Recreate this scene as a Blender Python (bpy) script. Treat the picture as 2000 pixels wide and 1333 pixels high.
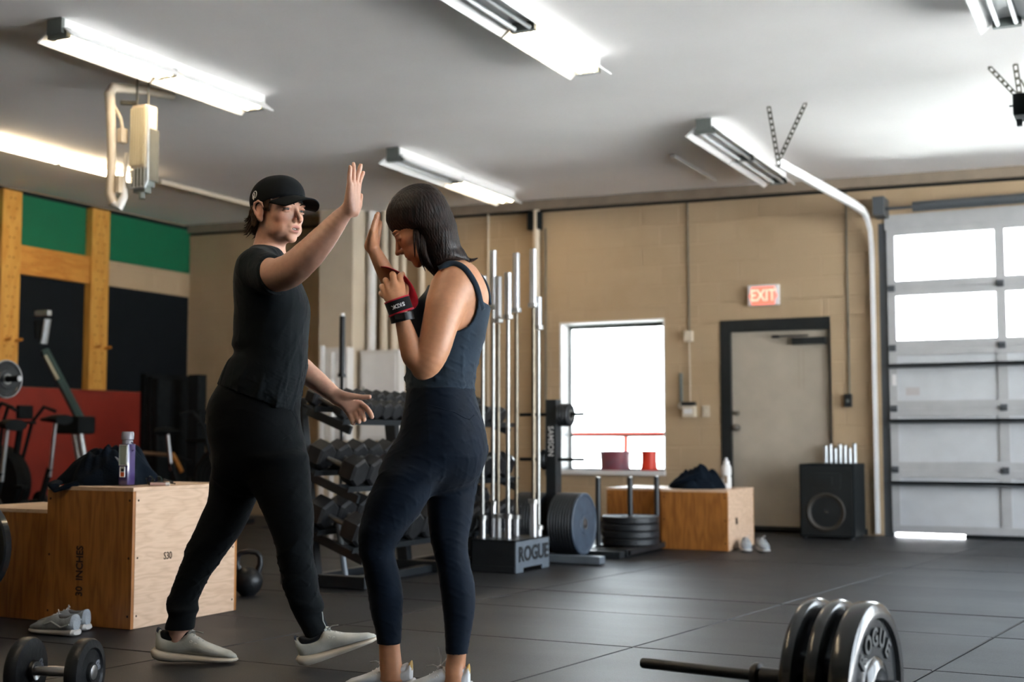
import bpy, bmesh, math, random, json
import numpy as np
from mathutils import Vector, Matrix, Euler

# ------------------------------------------------------------------ clear
for _o in list(bpy.data.objects):
    bpy.data.objects.remove(_o)
SC = bpy.context.scene
COL = SC.collection
random.seed(7)
rng = np.random.RandomState(7)

# ------------------------------------------------------------------ camera, world, exposure
YAW = math.radians(26.4988)
PITCH = math.radians(4.3575)
cam_data = bpy.data.cameras.new('camera')
cam = bpy.data.objects.new('camera', cam_data)
COL.objects.link(cam)
cam.location = (0, 0, 0.88)
cam.rotation_euler = (math.pi / 2 + PITCH, 0, YAW)
cam_data.sensor_width = 36.0
cam_data.lens = 45.0
cam_data.clip_end = 200
cam_data.dof.use_dof = True
cam_data.dof.focus_distance = 4.75
cam_data.dof.aperture_fstop = 2.2
SC.camera = cam

world = bpy.data.worlds.new('sky')
SC.world = world
world.use_nodes = True
wn = world.node_tree.nodes
wbg = wn['Background']
wbg.inputs['Color'].default_value = (0.80, 0.90, 1.0, 1)
wbg.inputs['Strength'].default_value = 8.0

sun = bpy.data.lights.new('sun', 'SUN'); sun.energy = 150.0; sun.angle = math.radians(1.0); sun.color = (0.97, 0.98, 1.0)
sun_o = bpy.data.objects.new('sun', sun); COL.objects.link(sun_o)
sun_o.rotation_euler = Vector((0.62, 0.42, -0.75)).to_track_quat('-Z', 'Y').to_euler()

SC.view_settings.view_transform = 'Standard'
SC.view_settings.look = 'None'
SC.view_settings.exposure = 0.22
SC.view_settings.gamma = 1.0
SC.view_settings.use_curve_mapping = False
SC.cycles.use_denoising = True
SC.cycles.max_bounces = 8
SC.cycles.diffuse_bounces = 5
SC.cycles.sample_clamp_indirect = 0.0
SC.cycles.caustics_reflective = False
SC.cycles.caustics_refractive = False

LAMP = 25.0                     # radiance of a lit fluorescent tube
LAMPC = (1.0, 0.78, 0.50)

def portal(name, x, y, z, sx, sy, rot):
    l = bpy.data.lights.new(name, 'AREA')
    l.shape = 'RECTANGLE'; l.size = sx; l.size_y = sy
    l.cycles.is_portal = True
    o = bpy.data.objects.new(name, l); COL.objects.link(o)
    o.location = (x, y, z); o.rotation_euler = rot

# ------------------------------------------------------------------ materials
def nodes_of(m):
    return m.node_tree.nodes, m.node_tree.links

def mat(name, col, rough=0.6, metal=0.0, var=0.0, vscale=8.0, bump=0.0, bscale=40.0, spec=0.5, coat=0.0, emis=None, estr=0.0, col2=None):
    m = bpy.data.materials.new(name); m.use_nodes = True
    n, l = nodes_of(m); b = n['Principled BSDF']
    b.inputs['Base Color'].default_value = (*col, 1)
    b.inputs['Roughness'].default_value = rough
    b.inputs['Metallic'].default_value = metal
    b.inputs['Specular IOR Level'].default_value = min(spec, 0.18) if (max(col) < 0.012 and rough > 0.55) else spec
    b.inputs['Coat Weight'].default_value = coat
    if emis:
        b.inputs['Emission Color'].default_value = (*emis, 1)
        b.inputs['Emission Strength'].default_value = estr
    if var > 0 or bump > 0:
        tc = n.new('ShaderNodeTexCoord')
    if var > 0:
        nz = n.new('ShaderNodeTexNoise'); nz.inputs['Scale'].default_value = vscale
        nz.inputs['Detail'].default_value = 5
        l.new(tc.outputs['Object'], nz.inputs['Vector'])
        mx = n.new('ShaderNodeMix'); mx.data_type = 'RGBA'
        rp = n.new('ShaderNodeMapRange'); rp.inputs[1].default_value = 0.3; rp.inputs[2].default_value = 0.7
        l.new(nz.outputs['Fac'], rp.inputs[0])
        l.new(rp.outputs[0], mx.inputs[0])
        c2 = col2 if col2 else tuple(min(1, c * (1 + var)) for c in col)
        c1 = col if col2 else tuple(c * (1 - var) for c in col)
        mx.inputs[6].default_value = (*c1, 1); mx.inputs[7].default_value = (*c2, 1)
        l.new(mx.outputs[2], b.inputs['Base Color'])
    if bump > 0:
        nb = n.new('ShaderNodeTexNoise'); nb.inputs['Scale'].default_value = bscale; nb.inputs['Detail'].default_value = 6
        l.new(tc.outputs['Object'], nb.inputs['Vector'])
        bp = n.new('ShaderNodeBump'); bp.inputs['Strength'].default_value = bump; bp.inputs['Distance'].default_value = 0.01
        l.new(nb.outputs['Fac'], bp.inputs['Height']); l.new(bp.outputs[0], b.inputs['Normal'])
    return m

def wood(name, c1, c2, axis='Z', scale=9.0, rough=0.45, rings=(1, 1, 1), knots=False):
    m = bpy.data.materials.new(name); m.use_nodes = True
    n, l = nodes_of(m); b = n['Principled BSDF']
    tc = n.new('ShaderNodeTexCoord'); mp = n.new('ShaderNodeMapping')
    mp.inputs['Scale'].default_value = rings
    l.new(tc.outputs['Object'], mp.inputs[0])
    nz = n.new('ShaderNodeTexNoise'); nz.inputs['Scale'].default_value = 2.2; nz.inputs['Detail'].default_value = 3
    l.new(mp.outputs[0], nz.inputs['Vector'])
    ml = n.new('ShaderNodeMath'); ml.operation = 'MULTIPLY'; ml.inputs[1].default_value = scale
    l.new(nz.outputs['Fac'], ml.inputs[0])
    fr = n.new('ShaderNodeMath'); fr.operation = 'PINGPONG'; fr.inputs[1].default_value = 0.5
    l.new(ml.outputs[0], fr.inputs[0])
    n2 = n.new('ShaderNodeTexNoise'); n2.inputs['Scale'].default_value = 30; n2.inputs['Detail'].default_value = 6
    m2 = n.new('ShaderNodeMapping'); m2.inputs['Scale'].default_value = {'Z': (3, 3, .18), 'X': (.18, 3, 3), 'Y': (3, .18, 3)}[axis]
    l.new(tc.outputs['Object'], m2.inputs[0]); l.new(m2.outputs[0], n2.inputs['Vector'])
    ad = n.new('ShaderNodeMath'); ad.operation = 'ADD'
    l.new(fr.outputs[0], ad.inputs[0]); l.new(n2.outputs['Fac'], ad.inputs[1])
    cr = n.new('ShaderNodeValToRGB'); cr.color_ramp.elements[0].position = 0.42; cr.color_ramp.elements[1].position = 0.95
    cr.color_ramp.elements[0].color = (*c1, 1); cr.color_ramp.elements[1].color = (*c2, 1)
    l.new(ad.outputs[0], cr.inputs[0]); l.new(cr.outputs[0], b.inputs['Base Color'])
    b.inputs['Roughness'].default_value = rough
    bp = n.new('ShaderNodeBump'); bp.inputs['Strength'].default_value = 0.15; bp.inputs['Distance'].default_value = 0.003
    l.new(ad.outputs[0], bp.inputs['Height']); l.new(bp.outputs[0], b.inputs['Normal'])
    return m

def rubber_floor():
    m = bpy.data.materials.new('rubber_mat'); m.use_nodes = True
    n, l = nodes_of(m); b = n['Principled BSDF']
    tc = n.new('ShaderNodeTexCoord')
    nz = n.new('ShaderNodeTexNoise'); nz.inputs['Scale'].default_value = 1.7; nz.inputs['Detail'].default_value = 8; nz.inputs['Roughness'].default_value = 0.6
    mp = n.new('ShaderNodeMapping'); mp.inputs['Scale'].default_value = (0.6, 1.4, 1)
    l.new(tc.outputs['Object'], mp.inputs[0]); l.new(mp.outputs[0], nz.inputs['Vector'])
    cr = n.new('ShaderNodeValToRGB')
    cr.color_ramp.elements[0].position = 0.32; cr.color_ramp.elements[0].color = (0.0045, 0.0052, 0.0068, 1)
    cr.color_ramp.elements[1].position = 0.72; cr.color_ramp.elements[1].color = (0.019, 0.020, 0.023, 1)
    l.new(nz.outputs['Fac'], cr.inputs[0])
    sp = n.new('ShaderNodeTexNoise'); sp.inputs['Scale'].default_value = 170; sp.inputs['Detail'].default_value = 2
    l.new(tc.outputs['Object'], sp.inputs['Vector'])
    mr = n.new('ShaderNodeMapRange'); mr.inputs[1].default_value = 0.35; mr.inputs[2].default_value = 0.75; mr.inputs[3].default_value = 0.45; mr.inputs[4].default_value = 2.1
    l.new(sp.outputs['Fac'], mr.inputs[0])
    mx = n.new('ShaderNodeMix'); mx.data_type = 'RGBA'; mx.blend_type = 'MULTIPLY'; mx.inputs[0].default_value = 1
    l.new(cr.outputs[0], mx.inputs[6]); l.new(mr.outputs[0], mx.inputs[7])
    l.new(mx.outputs[2], b.inputs['Base Color'])
    r2 = n.new('ShaderNodeMapRange'); r2.inputs[3].default_value = 0.42; r2.inputs[4].default_value = 0.62
    l.new(nz.outputs['Fac'], r2.inputs[0]); l.new(r2.outputs[0], b.inputs['Roughness'])
    b.inputs['Specular IOR Level'].default_value = 0.42
    bp = n.new('ShaderNodeBump'); bp.inputs['Strength'].default_value = 0.45; bp.inputs['Distance'].default_value = 0.002
    l.new(sp.outputs['Fac'], bp.inputs['Height']); l.new(bp.outputs[0], b.inputs['Normal'])
    return m

def painted_block(name, c, stain=(0.30, 0.20, 0.10)):
    m = bpy.data.materials.new(name); m.use_nodes = True
    n, l = nodes_of(m); b = n['Principled BSDF']
    geo = n.new('ShaderNodeNewGeometry')
    nz = n.new('ShaderNodeTexNoise'); nz.inputs['Scale'].default_value = 1.3; nz.inputs['Detail'].default_value = 6
    l.new(geo.outputs['Position'], nz.inputs['Vector'])
    mr = n.new('ShaderNodeMapRange'); mr.inputs[1].default_value = 0.52; mr.inputs[2].default_value = 0.78; mr.inputs[3].default_value = 0; mr.inputs[4].default_value = 0.45
    l.new(nz.outputs['Fac'], mr.inputs[0])
    mx = n.new('ShaderNodeMix'); mx.data_type = 'RGBA'
    mx.inputs[6].default_value = (*c, 1); mx.inputs[7].default_value = (*stain, 1)
    l.new(mr.outputs[0], mx.inputs[0]); l.new(mx.outputs[2], b.inputs['Base Color'])
    b.inputs['Roughness'].default_value = 0.62
    nb = n.new('ShaderNodeTexNoise'); nb.inputs['Scale'].default_value = 55; nb.inputs['Detail'].default_value = 5
    l.new(geo.outputs['Position'], nb.inputs['Vector'])
    bp = n.new('ShaderNodeBump'); bp.inputs['Strength'].default_value = 0.35; bp.inputs['Distance'].default_value = 0.006
    l.new(nb.outputs['Fac'], bp.inputs['Height']); l.new(bp.outputs[0], b.inputs['Normal'])
    return m

M = {}
M['floor'] = rubber_floor()
M['ceiling'] = mat('ceiling_paint', (0.88, 0.86, 0.85), 0.75, var=0.03, vscale=1.2, bump=0.15, bscale=30)
M['block'] = painted_block('cream_block', (0.43, 0.315, 0.195))
M['blockplain'] = mat('cream_wall', (0.53, 0.41, 0.285), 0.65, var=0.1, vscale=2)
M['white'] = mat('white_paint', (0.72, 0.71, 0.70), 0.45, var=0.04)
M['whitemetal'] = mat('white_enamel', (0.78, 0.78, 0.79), 0.3, var=0.03)
M['cream'] = mat('cream_paint', (0.60, 0.52, 0.41), 0.5, var=0.06, vscale=3)
M['doorleaf'] = mat('door_paint', (0.42, 0.37, 0.30), 0.5, var=0.12, vscale=2.5, bump=0.08, bscale=12)
M['black'] = mat('black_paint', (0.006, 0.009, 0.011), 0.42, var=0.2)
M['blackmatte'] = mat('black_matte', (0.006, 0.008, 0.009), 0.75, var=0.3, vscale=10, bump=0.2)
M['iron'] = mat('black_iron', (0.012, 0.013, 0.015), 0.38, metal=0.3, var=0.3, vscale=20, bump=0.15, bscale=60)
M['rubberdb'] = mat('dumbbell_rubber', (0.012, 0.0125, 0.014), 0.42, var=0.4, vscale=25, bump=0.1, bscale=80)
M['bumper'] = mat('bumper_rubber', (0.011, 0.013, 0.016), 0.45, var=0.25, vscale=12, bump=0.15, bscale=70)
M['steel'] = mat('brushed_steel', (0.34, 0.335, 0.32), 0.36, metal=1.0, var=0.1, vscale=30)
M['chrome'] = mat('chrome', (0.50, 0.50, 0.51), 0.30, metal=1.0)
M['ledger'] = mat('ledger_paint', (0.24, 0.19, 0.14), 0.7, var=0.1)
M['galv'] = mat('galvanised', (0.55, 0.58, 0.60), 0.4, metal=0.9, var=0.12, vscale=20)
M['perf'] = mat('dull_steel', (0.16, 0.15, 0.12), 0.5, metal=0.6, var=0.2)
M['rackgrey'] = mat('rack_enamel', (0.014, 0.017, 0.020), 0.4, var=0.2, bump=0.05)
M['holder'] = mat('holder_enamel', (0.13, 0.155, 0.185), 0.38, var=0.1)
M['doorpanel'] = mat('garage_panel', (0.50, 0.52, 0.54), 0.5, var=0.04, bump=0.05, bscale=90)
M['doorrail'] = mat('garage_rail', (0.40, 0.405, 0.41), 0.5, var=0.05)
M['strut'] = mat('door_strut', (0.09, 0.10, 0.11), 0.45, metal=0.4)
M['green'] = mat('green_board', (0.0, 0.125, 0.052), 0.55, var=0.06, vscale=2)
M['redboard'] = mat('red_board', (0.22, 0.018, 0.008), 0.5, var=0.12, vscale=3)
M['blackboard'] = mat('black_board', (0.004, 0.006, 0.008), 0.75, var=0.1)
M['postwood'] = wood('yellow_pine', (0.52, 0.23, 0.035), (0.62, 0.32, 0.065), 'Z', 6, rings=(2, 2, .4))
M['beamwood'] = wood('orange_pine', (0.46, 0.17, 0.025), (0.60, 0.27, 0.05), 'Y', 6, rings=(2, .4, 2))
M['ply_shade'] = wood('shaded_ply', (0.25, 0.09, 0.016), (0.40, 0.155, 0.032), 'Z', 9, 0.42, rings=(3, 1, .5))  # front and back faces: shade painted into the plywood colour
M['ply_daylit'] = wood('daylit_ply', (0.55, 0.37, 0.245), (0.66, 0.47, 0.33), 'Y', 11, 0.5, rings=(1, 0.8, 3.2))  # same plywood, made paler: daylight from the right painted into the colour
M['edgewood'] = wood('ply_edge', (0.20, 0.08, 0.02), (0.45, 0.20, 0.06), 'Z', 12)
M['ink'] = mat('black_ink', (0.03, 0.015, 0.008), 0.8)
M['red'] = mat('red_plastic', (0.72, 0.045, 0.02), 0.4)
M['redouter'] = mat('red_enamel', (0.55, 0.06, 0.04), 0.5)
M['tub'] = mat('purple_grey_tub', (0.18, 0.09, 0.12), 0.45, var=0.6, vscale=9, col2=(0.26, 0.04, 0.05))
M['navy'] = mat('navy_cloth', (0.0040, 0.0075, 0.0135), 0.85, spec=0.08, var=0.3, vscale=9, bump=0.3, bscale=120)
M['greycloth'] = mat('grey_lining', (0.20, 0.21, 0.24), 0.85)
M['lettering'] = mat('white_lettering', (0.75, 0.75, 0.76), 0.5)
M['blacklet'] = mat('black_lettering', (0.008, 0.009, 0.011), 0.5)
M['shoegrey'] = mat('grey_mesh', (0.30, 0.33, 0.36), 0.8, var=0.25, vscale=18, bump=0.3, bscale=150)
M['shoesole'] = mat('pale_sole', (0.52, 0.50, 0.48), 0.6, var=0.08)
M['glass'] = None
def glass_mat():
    m = bpy.data.materials.new('window_glass'); m.use_nodes = True
    n, l = nodes_of(m); n.remove(n['Principled BSDF'])
    tr = n.new('ShaderNodeBsdfTransparent'); tr.inputs[0].default_value = (0.9, 0.93, 0.93, 1)
    gl = n.new('ShaderNodeBsdfGlossy'); gl.inputs['Roughness'].default_value = 0.05
    fz = n.new('ShaderNodeFresnel'); fz.inputs[0].default_value = 1.45
    mx = n.new('ShaderNodeMixShader')
    l.new(fz.outputs[0], mx.inputs[0]); l.new(tr.outputs[0], mx.inputs[1]); l.new(gl.outputs[0], mx.inputs[2])
    l.new(mx.outputs[0], n['Material Output'].inputs[0])
    return m
M['glass'] = glass_mat()
M['tube_lit'] = mat('lit_tube', (0.9, 0.9, 0.9), 0.4, emis=LAMPC, estr=LAMP)
M['tube_off'] = mat('unlit_tube', (0.75, 0.78, 0.80), 0.25)
M['reflector'] = mat('reflector_enamel', (0.82, 0.82, 0.82), 0.35)
M['greybox'] = mat('grey_box', (0.16, 0.18, 0.17), 0.5)
M['exitred'] = mat('exit_red', (0.8, 0.2, 0.15), 0.5, emis=(1.0, 0.16, 0.09), estr=1.0)
M['exitwhite'] = mat('exit_letter', (0.9, 0.5, 0.4), 0.5, emis=(1.0, 0.50, 0.36), estr=1.0)

# ------------------------------------------------------------------ object helpers
def tag(o, label=None, cat=None, group=None, kind=None):
    if label: o['label'] = label
    if cat: o['category'] = cat
    if group: o['group'] = group
    if kind: o['kind'] = kind
    return o

def thing(name, label, cat, loc=(0, 0, 0), group=None):
    o = bpy.data.objects.new(name, None); COL.objects.link(o)
    o.empty_display_size = 0.1
    o.location = loc
    return tag(o, label, cat, group)

def fix_parent(o, parent):
    """parent a mesh written in world coordinates"""
    if parent is None: return
    o.parent = parent
    off = Vector((0, 0, 0)); p = parent
    if p.type == 'EMPTY': off = Vector(p.location)
    elif p.get('_loc'): off = Vector(p['_loc'])
    o.matrix_parent_inverse = Matrix.Translation(-off) if p.type == 'EMPTY' else Matrix.Identity(4)

def obj(name, verts, faces, m, parent=None, smooth=False):
    me = bpy.data.meshes.new(name)
    me.from_pydata([tuple(v) for v in verts], [], faces)
    if smooth:
        me.polygons.foreach_set('use_smooth', [True] * len(me.polygons))
    me.materials.append(m)
    me.update()
    o = bpy.data.objects.new(name, me); COL.objects.link(o)
    fix_parent(o, parent)
    return o

class MB:
    """collects shapes, links them as one mesh object"""
    def __init__(s): s.v = []; s.f = []
    def add(s, v, f):
        n = len(s.v); s.v += [tuple(p) for p in v]; s.f += [tuple(i + n for i in q) for q in f]; return s
    def box(s, x0, x1, y0, y1, z0, z1, b=0.0, M4=None):
        if b <= 0:
            v = [(x, y, z) for x in (x0, x1) for y in (y0, y1) for z in (z0, z1)]
            f = [(0, 1, 3, 2), (4, 6, 7, 5), (0, 4, 5, 1), (2, 3, 7, 6), (0, 2, 6, 4), (1, 5, 7, 3)]
        else:
            bm = bmesh.new(); bmesh.ops.create_cube(bm, size=1)
            bmesh.ops.scale(bm, vec=(x1 - x0, y1 - y0, z1 - z0), verts=bm.verts)
            bmesh.ops.translate(bm, vec=((x0 + x1) / 2, (y0 + y1) / 2, (z0 + z1) / 2), verts=bm.verts)
            bmesh.ops.bevel(bm, geom=bm.edges[:], offset=b, segments=2, affect='EDGES', profile=0.7)
            v = [tuple(p.co) for p in bm.verts]; f = [tuple(q.index for q in p.verts) for p in bm.faces]; bm.free()
        if M4: v = [tuple(M4 @ Vector(p)) for p in v]
        return s.add(v, f)
    def tube(s, pts, r, n=10, cap=True, flat=1.0):
        pts = [Vector(p) for p in pts]; rs = r if isinstance(r, (list, tuple)) else [r] * len(pts)
        v = []; f = []
        up = Vector((0, 0, 1)); prev = None
        for i, p in enumerate(pts):
            t = (pts[min(i + 1, len(pts) - 1)] - pts[max(i - 1, 0)]).normalized()
            if prev is None:
                a = t.cross(up)
                if a.length < 1e-3: a = t.cross(Vector((1, 0, 0)))
                a.normalize()
            else:
                a = (prev - t * prev.dot(t)).normalized()
            prev = a; b = t.cross(a)
            for k in range(n):
                an = 2 * math.pi * k / n
                v.append(p + (a * math.cos(an) + b * math.sin(an) * flat) * rs[i])
        for i in range(len(pts) - 1):
            for k in range(n):
                f.append((i * n + k, i * n + (k + 1) % n, (i + 1) * n + (k + 1) % n, (i + 1) * n + k))
        if cap:
            f.append(tuple(range(n))[::-1]); f.append(tuple(range((len(pts) - 1) * n, len(pts) * n)))
        return s.add(v, f)
    def lathe(s, prof, c=(0, 0, 0), axis='Z', n=28):
        """prof: (radius, height) pairs; closed where the radius is 0"""
        v = []; f = []
        for r, h in prof:
            for k in range(n):
                a = 2 * math.pi * k / n; x = r * math.cos(a); y = r * math.sin(a)
                p = {'Z': (x, y, h), 'X': (h, x, y), 'Y': (y, h, x)}[axis]
                v.append((c[0] + p[0], c[1] + p[1], c[2] + p[2]))
        for i in range(len(prof) - 1):
            for k in range(n):
                f.append((i * n + k, i * n + (k + 1) % n, (i + 1) * n + (k + 1) % n, (i + 1) * n + k))
        return s.add(v, f)
    def prism(s, poly, axis, a0, a1):
        """poly in the plane normal to the axis"""
        n = len(poly); v = []
        for a in (a0, a1):
            for p, q in poly:
                v.append({'Z': (p, q, a), 'X': (a, p, q), 'Y': (p, a, q)}[axis])
        f = [tuple(range(n))[::-1], tuple(range(n, 2 * n))] + [(i, (i + 1) % n, n + (i + 1) % n, n + i) for i in range(n)]
        return s.add(v, f)
    def build(s, name, m, parent=None, smooth=False, M4=None):
        v = s.v if M4 is None else [tuple(M4 @ Vector(p)) for p in s.v]
        o = obj(name, v, s.f, m, parent)
        bm = bmesh.new(); bm.from_mesh(o.data); bmesh.ops.recalc_face_normals(bm, faces=bm.faces[:]); bm.to_mesh(o.data); bm.free()
        if smooth:
            o.data.polygons.foreach_set('use_smooth', [True] * len(o.data.polygons))
            try: o.data.set_sharp_from_angle(angle=math.radians(38))
            except Exception: pass
        return o

def box(name, x0, x1, y0, y1, z0, z1, m, parent=None, b=0.0):
    return MB().box(x0, x1, y0, y1, z0, z1, b).build(name, m, parent)

def copy_tree(o, parent=None):
    c = o.copy(); COL.objects.link(c)
    if parent is not None: c.parent = parent
    for ch in [k for k in KIDS.get(o.name, [])]:
        copy_tree(ch, c)
    return c
KIDS = {}
def index_kids(root):
    """remember the children of a prototype"""
    KIDS[root.name] = [o for o in root.children]
    for k in KIDS[root.name]: index_kids(k)

def text_mesh(name, txt, size, m, parent, M4, depth=0.0015, width=1.0, bold=0.0):
    cu = bpy.data.curves.new('lettering_curve', 'FONT'); cu.body = txt; cu.size = size
    cu.extrude = depth; cu.align_x = 'CENTER'; cu.align_y = 'CENTER'; cu.resolution_u = 3; cu.offset = bold
    to = bpy.data.objects.new('lettering_source', cu)
    COL.objects.link(to)
    me = bpy.data.meshes.new_from_object(to.evaluated_get(bpy.context.evaluated_depsgraph_get()))
    bpy.data.objects.remove(to); bpy.data.curves.remove(cu)
    me.transform(M4 @ Matrix.Diagonal((width, 1, 1, 1)))
    me.materials.clear(); me.materials.append(m)
    o = bpy.data.objects.new(name, me); COL.objects.link(o)
    fix_parent(o, parent)
    return o

def face_matrix(origin, right, up):
    r = Vector(right).normalized(); u = Vector(up).normalized(); n = r.cross(u)
    m = Matrix((r, u, n)).transposed().to_4x4(); m.translation = Vector(origin); return m
# ================================================================== THE SETTING
def ceil_z(x): return 3.253 - 0.018 * x
YB = 12.0
XL = -10.33
XR = 3.4
portal('sky_portal_east', XR + 0.02, 4.7, 1.5, 3.0, 3.4, (0, math.pi / 2, 0))
portal('sky_portal_east_far', XR + 0.02, 8.7, 1.5, 3.0, 3.8, (0, math.pi / 2, 0))
portal('sky_portal_window', -4.875, YB + 0.3, 1.3, 1.1, 1.5, (-math.pi / 2, 0, 0))
portal('sky_portal_garage', -0.6, YB + 0.2, 2.25, 3.0, 1.1, (-math.pi / 2, 0, 0))

# floor slab and the rubber mats on it
fl = MB().box(XL - 0.3, XR + 0.3, -5.3, 12.3, -0.2, -0.025).build('floor', M['blackmatte']); tag(fl, kind='structure')
lot = MB().box(-40, 60, -40, 80, -0.3, -0.22).build('ground', mat('concrete_yard', (0.52, 0.52, 0.50), 0.8, var=0.1, vscale=0.5)); tag(lot, 'pale concrete yard outside the windows', kind='structure')
ROWS = [-5.0, -3.6, -2.4, -1.2, -0.2, 0.8, 1.85, 3.05, 4.14, 5.15, 6.12, 6.83, 7.95, 9.1, 10.3, 11.97]
def matx(k, y): return k + 0.12 * (y - 5.2)
row_i = 0
for r in range(len(ROWS) - 1):
    y0, y1 = ROWS[r] + 0.003, ROWS[r + 1] - 0.003
    seams = [XL + 0.02, -8.6, -6.75, -5.1, -3.45, -1.99, -1.99 + 1.22, 1.2, XR - 0.02]
    for k in range(len(seams) - 1):
        a, b = seams[k], seams[k + 1]
        sh = (0.0 if r in (8, 9, 10, 11, 12) or k in (0,) else 0.35 * ((r * 7) % 3 - 1))
        sh2 = sh
        xs = []
        for q, edge in ((a, 'l'), (b, 'r')):
            for y in (y0, y1):
                if q in (seams[0], seams[-1]): xs.append(q)
                else: xs.append(matx(q, y) + (0.0 if q in (-1.99, -1.99 + 1.22) else sh2))
        g = 0.003
        poly = [(xs[0] + g, y0), (xs[2] - g, y0), (xs[3] - g, y1), (xs[1] + g, y1)]
        if min(poly[1][0] - poly[0][0], poly[2][0] - poly[3][0]) < 0.2: continue
        z1 = random.uniform(-0.0022, 0.0)
        ins = 0.005
        v = [(p[0], p[1], -0.025) for p in poly] + [(p[0], p[1], z1 - 0.004) for p in poly]
        cx = sum(p[0] for p in poly) / 4; cy = sum(p[1] for p in poly) / 4
        v += [(p[0] + (ins if p[0] < cx else -ins), p[1] + (ins if p[1] < cy else -ins), z1) for p in poly]
        f = [(0, 3, 2, 1), (8, 9, 10, 11)] + [(i, (i + 1) % 4, 4 + (i + 1) % 4, 4 + i) for i in range(4)] + [(4 + i, 4 + (i + 1) % 4, 8 + (i + 1) % 4, 8 + i) for i in range(4)]
        obj('floor_mat', v, f, M['floor'], fl)

ce = MB().prism([(XL - 0.3, ceil_z(XL - 0.3)), (XR + 0.3, ceil_z(XR + 0.3)), (XR + 0.3, 3.9), (XL - 0.3, 3.9)], 'Y', -5.3, 12.3).build('ceiling', M['ceiling']); tag(ce, kind='structure')

def cells(x0, x1, z0, z1, holes):
    """split a rectangle around rectangular holes"""
    xs = sorted({x0, x1} | {h[0] for h in holes} | {h[1] for h in holes}); zs = sorted({z0, z1} | {h[2] for h in holes} | {h[3] for h in holes})
    xs = [x for x in xs if x0 <= x <= x1]; zs = [z for z in zs if z0 <= z <= z1]
    for i in range(len(xs) - 1):
        for j in range(len(zs) - 1):
            mx, mz = (xs[i] + xs[i + 1]) / 2, (zs[j] + zs[j + 1]) / 2
            if not any(h[0] < mx < h[1] and h[2] < mz < h[3] for h in holes):
                yield xs[i], xs[i + 1], zs[j], zs[j + 1]

WIN = (-5.42, -4.30, 0.56, 2.06)
DOOR = (-3.72, -2.66, 0.0, 2.02)
GAR = (-2.16, 0.95, 0.0, 2.86)
wb = MB()
for c in cells(XL - 0.3, XR + 0.3, 0.0, 3.5, [WIN, DOOR, GAR]): wb.box(c[0], c[1], YB + 0.004, YB + 0.25, c[2] if c[2] > 0 else (-0.2 if not (c[1] <= 0.95 and c[0] >= -2.16) else 0.0), c[3])
wall_back = wb.build('wall_back', M['block']); tag(wall_back, kind='structure')

BLOCKS = {}
def block_mesh(w, h):
    key = (round(w, 3), round(h, 3))
    if key not in BLOCKS:
        b = 0.005; d = 0.004; g = 0.0022
        v = [(g, d, g), (w - g, d, g), (w - g, d, h - g), (g, d, h - g), (b + g, 0, b + g), (w - b - g, 0, b + g), (w - b - g, 0, h - b - g), (b + g, 0, h - b - g)]
        f = [(4, 5, 6, 7), (0, 1, 5, 4), (1, 2, 6, 5), (2, 3, 7, 6), (3, 0, 4, 7)]
        me = bpy.data.meshes.new('block'); me.from_pydata(v, [], f); me.materials.append(M['block']); me.update()
        BLOCKS[key] = me
    return BLOCKS[key]
def lay_blocks(x0, x1, z0, z1, holes, place, parent, limit):
    n = 0; rest = MB(); row = 0; z = 0.0
    while z < z1 - 0.01:
        x = x0 - (0.2 if row % 2 else 0.0)
        while x < x1:
            bx0, bx1 = max(x, x0), min(x + 0.4, x1); bz0, bz1 = max(z, z0), min(z + 0.2, z1)
            x += 0.4
            if bx1 - bx0 < 0.03 or bz1 - bz0 < 0.03: continue
            hs = [h for h in holes if h[0] < bx1 and h[1] > bx0 and h[2] < bz1 and h[3] > bz0]
            hs = [(max(h[0], bx0), min(h[1], bx1), max(h[2], bz0), min(h[3], bz1)) for h in hs]
            for c in (cells(bx0, bx1, bz0, bz1, hs) if hs else [(bx0, bx1, bz0, bz1)]):
                if c[1] - c[0] < 0.02 or c[3] - c[2] < 0.02: continue
                me = block_mesh(c[1] - c[0], c[3] - c[2])
                if limit(c) and n < 300:
                    o = bpy.data.objects.new('block', me); COL.objects.link(o); o.parent = parent; place(o, c); n += 1
                else:
                    t = bpy.data.objects.new('t', me); place(t, c); mw = Matrix.LocRotScale(t.location, t.rotation_euler, None)
                    rest.add([mw @ p.co for p in me.vertices], [tuple(q.vertices) for q in me.polygons]); bpy.data.objects.remove(t)
        z += 0.2; row += 1
    if rest.v: tag(rest.build('block_courses', M['block'], parent), kind='stuff')
def place_back(o, c): o.location = (c[0], YB, c[2])
lay_blocks(XL, XR, 0.0, 3.44, [WIN, DOOR, GAR], place_back, wall_back, lambda c: c[0] > -8.6 and c[1] < -2.0 and c[2] < 3.1)

wl = MB().box(XL - 0.25, XL - 0.004, -5.3, YB + 0.3, -0.2, 3.6).build('wall_left', M['block']); tag(wl, kind='structure')
def place_left(o, c): o.location = (XL, c[0], c[2]); o.rotation_euler = (0, 0, math.pi / 2)
lay_blocks(7.2, 12.0, 2.4, 3.0, [], place_left, wl, lambda c: True)
wr = MB()
for c in cells(-5.3, YB + 0.3, 0.0, 3.5, [(3.0, 6.4, 0.0, 3.0), (6.8, 10.6, 0.0, 3.0)]): wr.box(XR, XR + 0.25, c[0], c[1], c[2], c[3])
tag(wr.build('wall_right', M['blockplain']), kind='structure')
tag(MB().box(XL - 0.3, XR + 0.3, -5.3, -5.05, 0, 3.5).build('wall_front', M['blockplain']), kind='structure')

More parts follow.
